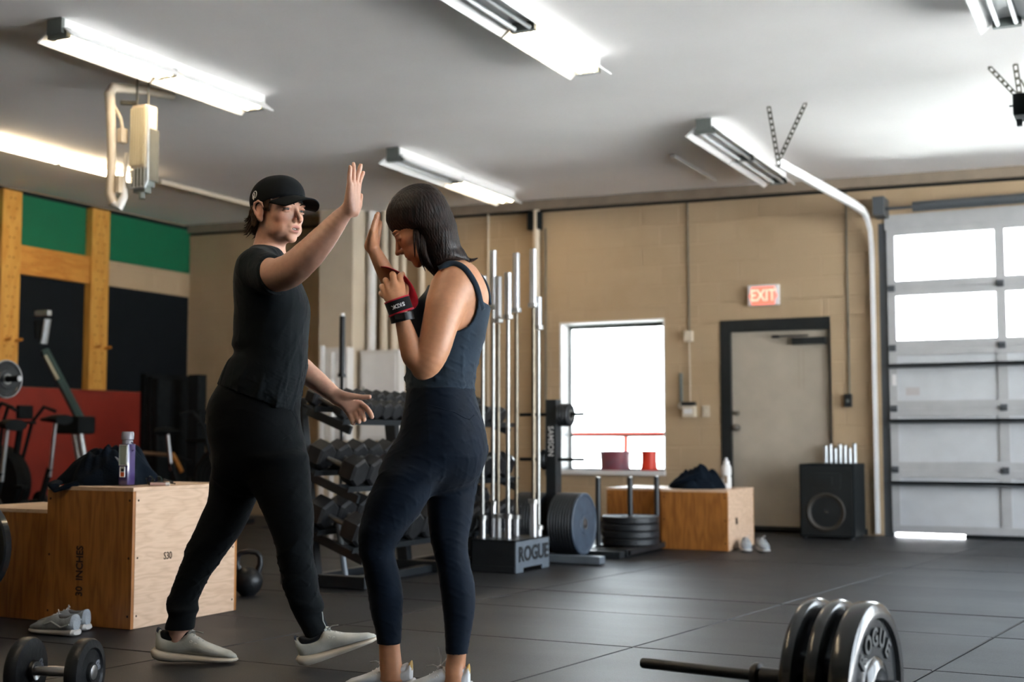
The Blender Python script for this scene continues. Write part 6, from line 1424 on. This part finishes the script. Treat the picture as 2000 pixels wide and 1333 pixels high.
# cap
def local4(Rm, c):
    m4 = Matrix.Identity(4)
    for i in range(3):
        for j in range(3): m4[i][j] = Rm[i, j]
    m4.translation = Vector(c); return m4
F = Field(hc - 0.16, hc + 0.17, 0.004)
F.ellipsoid(PM(0, -.012, .038), np.array([.083, .104, .089]) * SM, RM, 0.004)
F.ellipsoid(PM(0, .030, .055), np.array([.070, .068, .066]) * SM, RM, 0.02)
up_ = RM @ np.array([0, .30, -1.0]) ; F.keep(PM(0, .0, .020), up_)
V, Q = F.mesh(1); capo = np_obj('cap', V, Q, cloth_mat('cap_cloth', (0.0045, 0.006, 0.0075), 0.8, 0.03), man); capo['label'] = 'black baseball cap with pale round emblem'
bv = []; bf = []; NU, NV = 22, 12
for side in (0, 1):
    for i in range(NU + 1):
        for j in range(NV + 1):
            s_ = i / NU * 2 - 1; t_ = j / NV
            x = .079 * s_ * (1 - 0.10 * t_)
            y0 = .090 * math.sqrt(max(0, 1 - (s_ * .90) ** 2)) - 0.004
            y1 = .092 + .078 * math.sqrt(max(0.0, 1 - (s_ * .97) ** 2.6 if s_ > 0 else 1 - (-s_ * .97) ** 2.6))
            y = y0 + (y1 - y0) * t_
            zz_ = .047 - .030 * s_ * s_ - .012 * t_ - (0.0 if side == 0 else .0045) + 0.004 * (1 - t_)
            bv.append(tuple(PM(x, y, zz_)))
off = (NU + 1) * (NV + 1)
for i in range(NU):
    for j in range(NV):
        a = i * (NV + 1) + j; q_ = (a, a + 1, a + NV + 2, a + NV + 1); bf.append(q_); bf.append(tuple(off + k for k in q_[::-1]))
for i in range(NU):
    for j in (0, NV):
        a = i * (NV + 1) + j; bf.append((a, a + NV + 1, off + a + NV + 1, off + a))
for j in range(NV):
    for i in (0, NU):
        a = i * (NV + 1) + j; bf.append((a, a + 1, off + a + 1, off + a))
br = obj('brim', bv, bf, bpy.data.materials['cap_cloth'], None, True); br.parent = capo
bm = bmesh.new(); bm.from_mesh(br.data); bmesh.ops.recalc_face_normals(bm, faces=bm.faces[:]); bm.to_mesh(br.data); bm.free()
# emblem: an open ring with two strokes, on the wearer's right side of the cap
def cap_pt(a, z_, lift=1.012):
    """point on the cap's side: angle from the wearer's right towards the front"""
    zz = (z_ - .038) / .089; rr = math.sqrt(max(0, 1 - zz * zz)) * lift
    return PM(.083 * rr * math.cos(a), -.012 + .104 * rr * math.sin(a), z_)
em = MB()
ec, ez, er = math.radians(-12), .048, .0115
ring = [cap_pt(ec + math.cos(t_) * er / .10, ez + math.sin(t_) * er * 1.15) for t_ in [math.radians(-60 + k * 15) for k in range(19)]]
em.tube(ring, [0.0016 * SM] * 19, 6)
em.tube([cap_pt(ec - .03, ez + .004), cap_pt(ec - .01, ez + .006), cap_pt(ec + .01, ez - .002), cap_pt(ec - .01, ez - .012)], 0.0015 * SM, 6)
em.tube([cap_pt(ec - .06, ez - .004), cap_pt(ec - .045, ez - .010), cap_pt(ec - .04, ez - .017)], 0.0022 * SM, 6)
em.tube([cap_pt(ec - .09, ez + .0), cap_pt(ec - .085, ez - .008), cap_pt(ec - .08, ez - .013)], 0.002 * SM, 6)
o = em.build('emblem', M['lettering'], None, True); o.parent = capo; o['label'] = 'pale round flame-like emblem'
# hair below the cap
F = Field(hc - 0.17, hc + 0.13, 0.0032)
F.ellipsoid(PM(0, -.062, -.015), np.array([.064, .050, .064]) * SM, RM, 0.01)
F.ellipsoid(PM(0, -.078, -.060), np.array([.050, .026, .036]) * SM, RM, 0.02)
for q in (-1, 1):
    F.ellipsoid(PM(q * .0700, .012, .024), np.array([.0085, .030, .030]) * SM, RM, 0.006)
    F.ellipsoid(PM(q * .0690, .024, .004), np.array([.0060, .010, .018]) * SM, RM, 0.006)
    F.ellipsoid(PM(q * .0700, -.040, -.020), np.array([.010, .022, .045]) * SM, RM, 0.008)
F.keep(PM(0, .0, .045), RM @ np.array([0, .30, 1.0]))
V, Q = F.mesh(1); Nn = vnormals(V, Q); V = wr(V, Nn, 0.006, 75, 31, (1, 1, .5))
hr = np_obj('hair', V, Q, manhair, man); hr['label'] = 'short brown hair curling out below the cap'
lk = MB(); r3 = random.Random(4)
for k in range(60):
    a = math.radians(r3.uniform(200, 340)); z_ = r3.uniform(-.085, -.02)
    p0 = PM(.062 * math.cos(a), -.055 + .045 * math.sin(a), z_ + .02); p1 = PM(.070 * math.cos(a), -.060 + .056 * math.sin(a), z_ - .006); p2 = PM(.080 * math.cos(a), -.064 + .066 * math.sin(a), z_ - .012 + r3.uniform(-.006, .01))
    lk.tube([p0, p1, p2], [0.0034, 0.0024, 0.0004], 6)
o = lk.build('locks', manhair, None, True); o.parent = hr

# shoes of the people
def person_shoe(parent, heel, toe, mats, pitch=0.0, H=1.0, sole_t=1.0, wdt=1.0, heel_flare=True, tongue=True):
    """heel and toe are points of the sole line in the person's frame"""
    a = Vector(heel); b = Vector(toe); L = (b - a).length
    xdir = (b - a).normalized(); side = Vector((0, 0, 1)).cross(xdir).normalized(); up = xdir.cross(side)
    m4 = Matrix((xdir, side, up)).transposed().to_4x4(); m4.translation = a
    def ring(xs, wd, z0, z1, n=20, e=2.5):
        out = []
        for k in range(n):
            an = 2 * math.pi * k / n; c_, s_ = math.cos(an), math.sin(an)
            out.append((xs * L, wd * wdt * math.copysign(abs(c_) ** (2 / e), c_), (z0 + z1) / 2 + (z1 - z0) / 2 * math.copysign(abs(s_) ** (2 / e), s_)))
        return out
    def loft(rows, n=20):
        # densify
        R2 = []
        for i in range(len(rows) - 1):
            for t_ in (0, .25, .5, .75):
                p = rows[max(i - 1, 0)]; q = rows[i]; r_ = rows[i + 1]; s_ = rows[min(i + 2, len(rows) - 1)]
                R2.append([q[0] + (r_[0] - q[0]) * t_] + [0.5 * (2 * q[j] + (r_[j] - p[j]) * t_ + (2 * p[j] - 5 * q[j] + 4 * r_[j] - s_[j]) * t_ ** 2 + (3 * q[j] - p[j] - 3 * r_[j] + s_[j]) * t_ ** 3) for j in (1, 2, 3)])
        R2.append(list(rows[-1])); mb = MB(); v = []; f = []
        for q in R2: v += ring(*q, n)
        for i in range(len(R2) - 1):
            for k in range(n): f.append((i * n + k, i * n + (k + 1) % n, (i + 1) * n + (k + 1) % n, (i + 1) * n + k))
        f += [tuple(range(n))[::-1], tuple(range((len(R2) - 1) * n, len(R2) * n))]
        return mb.add(v, f)
    kz = L / 0.33
    g = lambda rows: [(q[0], q[1], q[2] * kz, q[3] * kz) for q in rows]
    root = loft(g([(0.0, .018, .030, .046), (.03, .034, .014, .054), (.10, .041, .004, .050), (.25, .041, .001, .040), (.45, .040, .002, .034), (.62, .046, .002, .031), (.80, .047, .003, .027), (.93, .036, .005, .024), (.985, .020, .009, .022), (1.0, .008, .012, .019)])).build('shoe', mats[1], None, True, m4)
    root.parent = parent
    up_m = loft(g([(.050, .016, .045, .112), (.065, .030, .044, .128), (.12, .036, .040, .104), (.22, .037, .036, .092), (.33, .037, .034, .094), (.42, .038, .032, .110), (.50, .040, .030, .100), (.62, .044, .028, .078), (.76, .044, .026, .060), (.90, .034, .022, .046), (.965, .020, .020, .034), (.985, .008, .020, .028)])).build('upper', mats[0], None, True, m4); up_m.parent = root
    sk = loft(g([(.088, .012, .085, .114), (.13, .029, .080, .120), (.24, .033, .078, .104), (.34, .032, .078, .107), (.41, .020, .082, .118)])).build('sock', mats[2], None, True, m4); sk.parent = root
    ht = loft(g([(.048, .012, .088, .118), (.060, .022, .088, .131), (.085, .027, .092, .124)])).build('heel_tab', mats[3], None, True, m4); ht.parent = root
    lc = MB()
    for k in range(4):
        xs = (.475 + .052 * k) * L; zt = (.1045 - .0105 * k) * kz
        lc.tube([(xs, -.026, zt - .020), (xs + .006, -.010, zt - .002), (xs + .004, .010, zt - .002), (xs, .026, zt - .020)], 0.0026, 6)
    kx, kz_ = .455 * L, .113 * kz
    lc.tube([(kx - .01, -.008, kz_ - .004), (kx, 0, kz_ + .004), (kx + .01, .008, kz_ - .002)], 0.0065, 8)
    lc.tube([(kx, 0, kz_), (kx - .002, -.010, kz_ + .035), (kx + .008, -.018, kz_ + .068)], 0.0022, 6)
    lc.tube([(kx, 0, kz_), (kx - .022, -.012, kz_ + .030), (kx - .034, -.02, kz_ + .052)], 0.0022, 6)
    lc.tube([(kx, 0, kz_), (kx + .028, -.020, kz_ + .006), (kx + .052, -.026, kz_ + .002)], 0.0024, 6)
    o = lc.build('laces', mats[4], None, True, m4); o.parent = root
    ey = MB()
    for k in range(4):
        xs = (.475 + .052 * k) * L; zt = (.083 - .0095 * k) * kz
        for sd in (-1, 1):
            yy = sd * (.0365 + .0012 * k) * wdt
            pts = [(xs + .0045 * math.cos(q), yy, zt + .0045 * math.sin(q)) for q in [math.pi * 2 * j / 10 for j in range(11)]]
            ey.tube(pts, 0.0018, 6)
    o = ey.build('eyelets', mats[5], None, True, m4); o.parent = root
    return root
wool = cloth_mat('cream_wool', (0.47, 0.47, 0.42), 0.85, 0.2, 0.4, 260)
sole_m = mat('cream_foam', (0.60, 0.53, 0.43), 0.6, var=0.06, vscale=12)
sock_m = cloth_mat('black_sock', (0.006, 0.007, 0.009), 0.9, 0.1)
tab_m = cloth_mat('navy_tab', (0.03, 0.045, 0.07), 0.9, 0.1)
lace_m = mat('grey_lace', (0.42, 0.44, 0.41), 0.8)
eye_m = mat('white_eyelet', (0.72, 0.71, 0.66), 0.4)
mats_m = (wool, sole_m, sock_m, tab_m, lace_m, eye_m)
O_ = np.array(D['o'])
person_shoe(man, (-0.462, 0.125, 0.006), (-0.122, 0.120, 0.000), mats_m)
person_shoe(man, (0.142, 0.005, -0.002), (0.445, -0.010, 0.105), mats_m)

# ------------------------------------------------------------------ the woman
_h = np.array(W['head']); F = Field((-0.28, -0.40, 0.02), (0.24, 0.32, 1.80), 0.0046, (_h - np.array([.13, .11, .15]), _h + np.array([.06, .11, .06]), 0.0022))
F.loft(W['torso'], 0.02, -0.005)
F.loft(W['pelvis'], K, -0.012); F.loft(W['leg_near'], 0.012, -0.010); F.loft(W['leg_far'], 0.012, -0.010)
F.loft(W['ankle_near'], 0.01); F.loft(W['ankle_far'], 0.01)
F.tube(W['arm_near'], 0.022); F.tube(W['forearm_near'], 0.006); F.tube(W['arm_far'], 0.018)
F.tube(W['neck'], 0.03)
for nm in ('hand_left', 'hand_right'):
    hd = W[nm]
    for t_ in hd['palm']: F.tube(t_, 0.010)
    for t_ in hd['fingers']: F.tube(t_, 0.0030)
    if nm == 'hand_left': F.tube(hd['pinky'], 0.003)
    F.tube(hd['thumb'], 0.006)
RW = frame((-0.86, 0.06, -0.53))
hw = np.array(W['head']); SW = 1.06
PW = head_shape(F, hw, RW, SW, 0.0, 1.0)
# shoulder blade
V, Q = F.mesh(2); VW = V
c0, blob, mixc, inv = tints(V, PW, RW, SW, (0.54, 0.26, 0.14), (0.40, 0.14, 0.11), (0.55, 0.22, 0.14))
skin_w = skin_mat('tanned_skin', None, None)
woman = np_obj('person', V, Q, skin_w, None, c0)
tag(woman, 'dark-haired woman in slate tank top and navy leggings, head bowed, tightening a red wrist wrap', 'person')
woman.location = W['o']; woman.rotation_euler = (0, 0, YAW)
eyes(PW, SW, woman, ('brown_iris', (0.03, 0.015, 0.01)), 1.0)
darkhair = hair_mat('dark_hair', (0.005, 0.004, 0.004), (0.030, 0.016, 0.011), (70, 70, 7))
brow(PW, SW, woman, darkhair, 0.002, 0.0018)
for q in (-1, 1):   # lowered lids
    o = MB().tube([PW(q * .021, .0885, -.006), PW(q * .0325, .0905, -.0085), PW(q * .044, .0850, -.006)], [0.0012, 0.0018, 0.0012], 6).build('eyelash', darkhair, None); o.parent = woman
# hair
F = Field((hw[0] - 0.17, hw[1] - 0.17, hw[2] - 0.27), (hw[0] + 0.28, hw[1] + 0.19, hw[2] + 0.19), 0.0034)
F.loft(W['hair'], 0.01, 0.0, 2.3); F.tube(W['flick'], 0.015)
F.ellipsoid(PW(0, -.010, .048), np.array([.084, .104, .088]) * SW, RW, 0.02)
pass
V, Q = F.mesh(1); Nn = vnormals(V, Q)
ang = np.arctan2((V - hw) @ RW[:, 0], (V - hw) @ RW[:, 1] * -1)
strand = np.sin(ang * 60 + 2.5 * np.sin(V[:, 2] * 22 + ang * 3)) * 0.5 + np.sin(ang * 97 + 2 * np.sin(V[:, 2] * 31)) * 0.5
V = V + Nn * (0.0009 * strand)[:, None]
hairo = np_obj('hair', V, Q, darkhair, woman); hairo['label'] = 'straight dark brown shoulder-length hair'
lk = MB(); r3 = random.Random(9)
for k in range(52):      # loose ends at the nape and over the cheek
    if k < 26:
        x = 0.045 + r3.uniform(-.02, .03); y = r3.uniform(-.07, .05); z_ = hw[2] - 0.085 + r3.uniform(-.02, .02)
        p0 = hw + np.array([x, y, z_ - hw[2]]); p1 = p0 + np.array([.028, -.004, -.035]); p2 = p1 + np.array([r3.uniform(.015, .05), 0, r3.uniform(-.02, .006)])
    elif k < 52:
        base_ = W['cheek_locks'][(k - 26) % len(W['cheek_locks'])]; dx = r3.uniform(-.006, .008); dy = r3.uniform(-.006, .006)
        qs = spline([np.array(b_) + np.array([dx * (0.6 + 0.4 * n_), dy, 0.004 * dx * 10 - .0 * n_]) for n_, b_ in enumerate(base_)], 3)
        lk.tube(qs, [0.0045 * (1 - 0.9 * (n_ / (len(qs) - 1)) ** 2) for n_ in range(len(qs))], 6); continue
    else:
        a = r3.uniform(-.06, .06); p0 = np.array(PW(a, .040, .105)); p1 = np.array(PW(a * 1.1, .088, .074)); p2 = np.array(PW(a * 1.15, .098, .044 + r3.uniform(0, .014)))
    lk.tube([p0, p1, p2], [0.0045, 0.003, 0.0007], 5)
o = lk.build('locks', darkhair, None, True); o.parent = hairo

# leggings, tank top
navy_l = cloth_mat('navy_jersey', (0.0035, 0.0085, 0.018), 0.72, 0.05, 0.15, 300)
slate = cloth_mat('slate_jersey', (0.017, 0.030, 0.047), 0.75, 0.1, 0.2, 280)
F = Field((-0.26, -0.25, 0.14), (0.22, 0.34, 1.12), 0.0048)
F.loft(W['pelvis'], 0.02, 0.0015); F.loft(W['leg_near'], 0.03, 0.0015); F.loft(W['leg_far'], 0.03, 0.0015)
V, Q = F.mesh(2); Nn = vnormals(V, Q); V = wr(V, Nn, 0.0015, 40, 3, (.5, .5, 1.2))
lg = np_obj('leggings', V, Q, navy_l, woman); lg['label'] = 'navy ankle leggings with seamed waistband'
sm = []
for (u, z_) in ((-0.02, 1.0), (0.03, 0.99), (0.08, 0.975), (0.115, 0.955), (0.132, 0.950), (0.145, 0.965)):
    p = on_surface(V, u, z_)
    if p is not None: sm.append(tuple(p + np.array([0, -0.0005, 0])))
if len(sm) > 2:
    o = MB().tube(sm, 0.0018, 6).build('waist_seam', navy_l, None, True); o.parent = lg
wbq = [r for r in W['pelvis'] if r[2] > 1.0]
F = Field((-0.17, -0.24, 0.98), (0.24, 0.28, 1.52), 0.0046)
F.loft(W['torso'], 0.02, 0.006)
a_, b_ = np.array(W['tank_cut'][0]), np.array(W['tank_cut'][1]); n_ = np.array([-(b_ - a_)[2], 0, (b_ - a_)[0]]); F.keep(a_, n_)
F.ellipsoid(np.array(W['armhole']) + np.array([-0.006, -0.02, 0.02]), (0.078, 0.16, 0.100), None, 0.004, True)
V, Q = F.mesh(2); Nn = vnormals(V, Q); z = V[:, 2]
V = wr(V, Nn, 0.0045, 24, 12, (0.5, 0.5, 1.4), np.clip((1.30 - z) / 0.2, 0.1, 1))
V = wr(V, Nn, 0.0024, 60, 13, (0.4, 0.4, 1.4), np.clip((1.16 - z) / 0.1, 0.1, 1))
tk = np_obj('tank_top', V, Q, slate, woman); tk['label'] = 'slate blue tank top with thin racer straps'
def strap(name, pts, wd, th_, m, parent, side=(0, 1, 0)):
    pts = [Vector(p) for p in pts]; v = []; f = []
    for i, p in enumerate(pts):
        t = (pts[min(i + 1, len(pts) - 1)] - pts[max(i - 1, 0)]).normalized()
        s_ = Vector(side); s_ = (s_ - t * s_.dot(t)).normalized(); n_ = t.cross(s_)
        for k in range(10):
            a = 2 * math.pi * k / 10; v.append(p + s_ * math.cos(a) * wd + n_ * math.sin(a) * th_)
    for i in range(len(pts) - 1):
        for k in range(10): f.append((i * 10 + k, i * 10 + (k + 1) % 10, (i + 1) * 10 + (k + 1) % 10, (i + 1) * 10 + k))
    f += [tuple(range(10))[::-1], tuple(range((len(pts) - 1) * 10, len(pts) * 10))]
    o = obj(name, v, f, m, None, True); o.parent = parent
    bm = bmesh.new(); bm.from_mesh(o.data); bmesh.ops.recalc_face_normals(bm, faces=bm.faces[:]); bm.to_mesh(o.data); bm.free()
    return o
sp_ = []
for p in spline(W['strap_near'], 4):
    q = on_surface(VW, p[0], p[2]); sp_.append(np.array([p[0], (q[1] if q is not None else p[1]) - 0.001, p[2]]))
for _ in range(3): sp_ = [sp_[0]] + [(sp_[i - 1] + 2 * sp_[i] + sp_[i + 1]) / 4 for i in range(1, len(sp_) - 1)] + [sp_[-1]]
strap('strap', sp_, 0.010, 0.0045, slate, tk, (0.7, 0.1, 0.7))
strap('strap', spline(W['strap_far']), 0.011, 0.006, slate, tk)
o = MB().box(-.0025, .0025, -.001, .001, -.006, .006).build('tag_print', M['lettering'], None); o.parent = tk
mm = on_surface(V, 0.182, 1.435); o.location = tuple(mm) if mm is not None else (0.16, -0.1, 1.43)

# wrist wrap, watch, loose red strap
wrapm = cloth_mat('wrap_black', (0.012, 0.011, 0.012), 0.8, 0.1, 0.3, 300); redm = cloth_mat('wrap_red', (0.50, 0.02, 0.04), 0.75, 0.2, 0.3, 260)
def band(name, a, b, r, th_, m, parent, flare=0.0, ecc=1.25):
    a = Vector(a); b = Vector(b); t = (b - a).normalized(); s_ = t.cross(Vector((0, 1, 0))).normalized(); q_ = t.cross(s_)
    v = []; f = []; n_ = 28
    for (p, rr) in ((a, r), (a, r + th_), (b, r + th_ + flare), (b, r + flare)):
        for k in range(n_):
            an = 2 * math.pi * k / n_; v.append(p + s_ * math.cos(an) * rr * ecc + q_ * math.sin(an) * rr)
    for i in range(4):
        for k in range(n_): f.append((i * n_ + k, i * n_ + (k + 1) % n_, ((i + 1) % 4) * n_ + (k + 1) % n_, ((i + 1) % 4) * n_ + k))
    o = obj(name, v, f, m, None, True); o.parent = parent
    bm = bmesh.new(); bm.from_mesh(o.data); bmesh.ops.recalc_face_normals(bm, faces=bm.faces[:]); bm.to_mesh(o.data); bm.free()
    o.data.set_sharp_from_angle(angle=math.radians(40)); return o
A_, B_ = Vector(W['wrap'][0]), Vector(W['wrap'][1]); ax_ = (B_ - A_).normalized()
Aw = A_ - ax_ * 0.010; Bw = B_ + ax_ * 0.002
wrp = band('wrist_wrap', Aw, Bw, 0.0275, 0.006, wrapm, woman, 0.001); wrp['label'] = 'black wrist wrap with red edges and white letters'
band('wrap_edge', Aw - ax_ * 0.0045, Aw + ax_ * 0.001, 0.029, 0.0062, redm, wrp)
band('wrap_edge', Bw - ax_ * 0.001, Bw + ax_ * 0.0035, 0.029, 0.0058, redm, wrp)
mid = (Aw + Bw) / 2; s_ = ax_.cross(Vector((0, 1, 0))).normalized(); q_ = ax_.cross(s_)
if q_.y > 0: q_ = -q_
for k, ch in enumerate('SKDK'):
    an = (0.42 - k * 0.28)
    rd = 0.0345; dirn = q_ * math.cos(an) + s_ * math.sin(an) * (1 if s_.x > 0 else -1)
    c_ = mid + q_ * math.cos(an) * rd + (s_ * math.sin(an) * (1 if s_.x > 0 else -1)) * rd * 1.25
    rt = -(s_ * (1 if s_.x > 0 else -1) * math.cos(an) - q_ * math.sin(an)); up2 = -ax_
    mm4 = face_matrix(c_, rt, up2)
    o = text_mesh('lettering', ch, 0.0185, M['lettering'], None, mm4, 0.0006, 1.0, 0.0004); o.parent = wrp
A_, B_ = Vector(W['watch'][0]), Vector(W['watch'][1])
wt = band('watch', A_, B_, 0.0262, 0.006, M['black'], woman); wt['label'] = 'glossy black wrist watch'
axw = (B_ - A_).normalized(); sw = axw.cross(Vector((0, 1, 0))).normalized(); qw = axw.cross(sw); qw = -qw if qw.y > 0 else qw
m4 = face_matrix((A_ + B_) / 2 + qw * 0.031 - sw * 0.004 * (1 if sw.x > 0 else -1), sw, axw)
o = MB().box(-0.017, 0.017, -0.014, 0.014, -0.004, 0.006, 0.003).build('watch_case', mat('watch_glass', (0.006, 0.007, 0.008), 0.08, coat=1.0), None, True, m4); o.parent = wt
ro, ri = spline(W['ribbon_o'], 5), spline(W['ribbon_i'], 5); v = []; f = []; nn = 6
for i in range(len(ro)):
    for j in range(nn + 1):
        t_ = j / nn; p = ro[i] * (1 - t_) + ri[i] * t_ + np.array([0, -0.010 * math.sin(math.pi * t_) * math.sin(math.pi * i / len(ro)), 0]); v.append(tuple(p))
for i in range(len(ro) - 1):
    for j in range(nn):
        a = i * (nn + 1) + j; f.append((a, a + 1, a + nn + 2, a + nn + 1))
rb = obj('wrap_strap', v, f, redm, None, True); rb.parent = wrp; rb['label'] = 'loose crimson strap end of the wrap'
md = rb.modifiers.new('thickness', 'SOLIDIFY'); md.thickness = 0.0022
# shoes with white socks
white_mesh = cloth_mat('white_mesh', (0.62, 0.64, 0.66), 0.8, 0.2)
mats_w = (white_mesh, mat('white_foam', (0.62, 0.62, 0.62), 0.6), white_mesh, mat('gold_tab', (0.45, 0.28, 0.06), 0.5), white_mesh, eye_m)
def lw(x, y, d): return None
sn, sf = W['shoe_near'], W['shoe_far']
person_shoe(woman, (-0.068, sn[0][1], 0.004), (-0.325, sn[0][1] + 0.03, 0.003), mats_w)
person_shoe(woman, (0.135, sf[0][1], 0.004), (-0.12, sf[0][1] + 0.02, 0.003), mats_w)
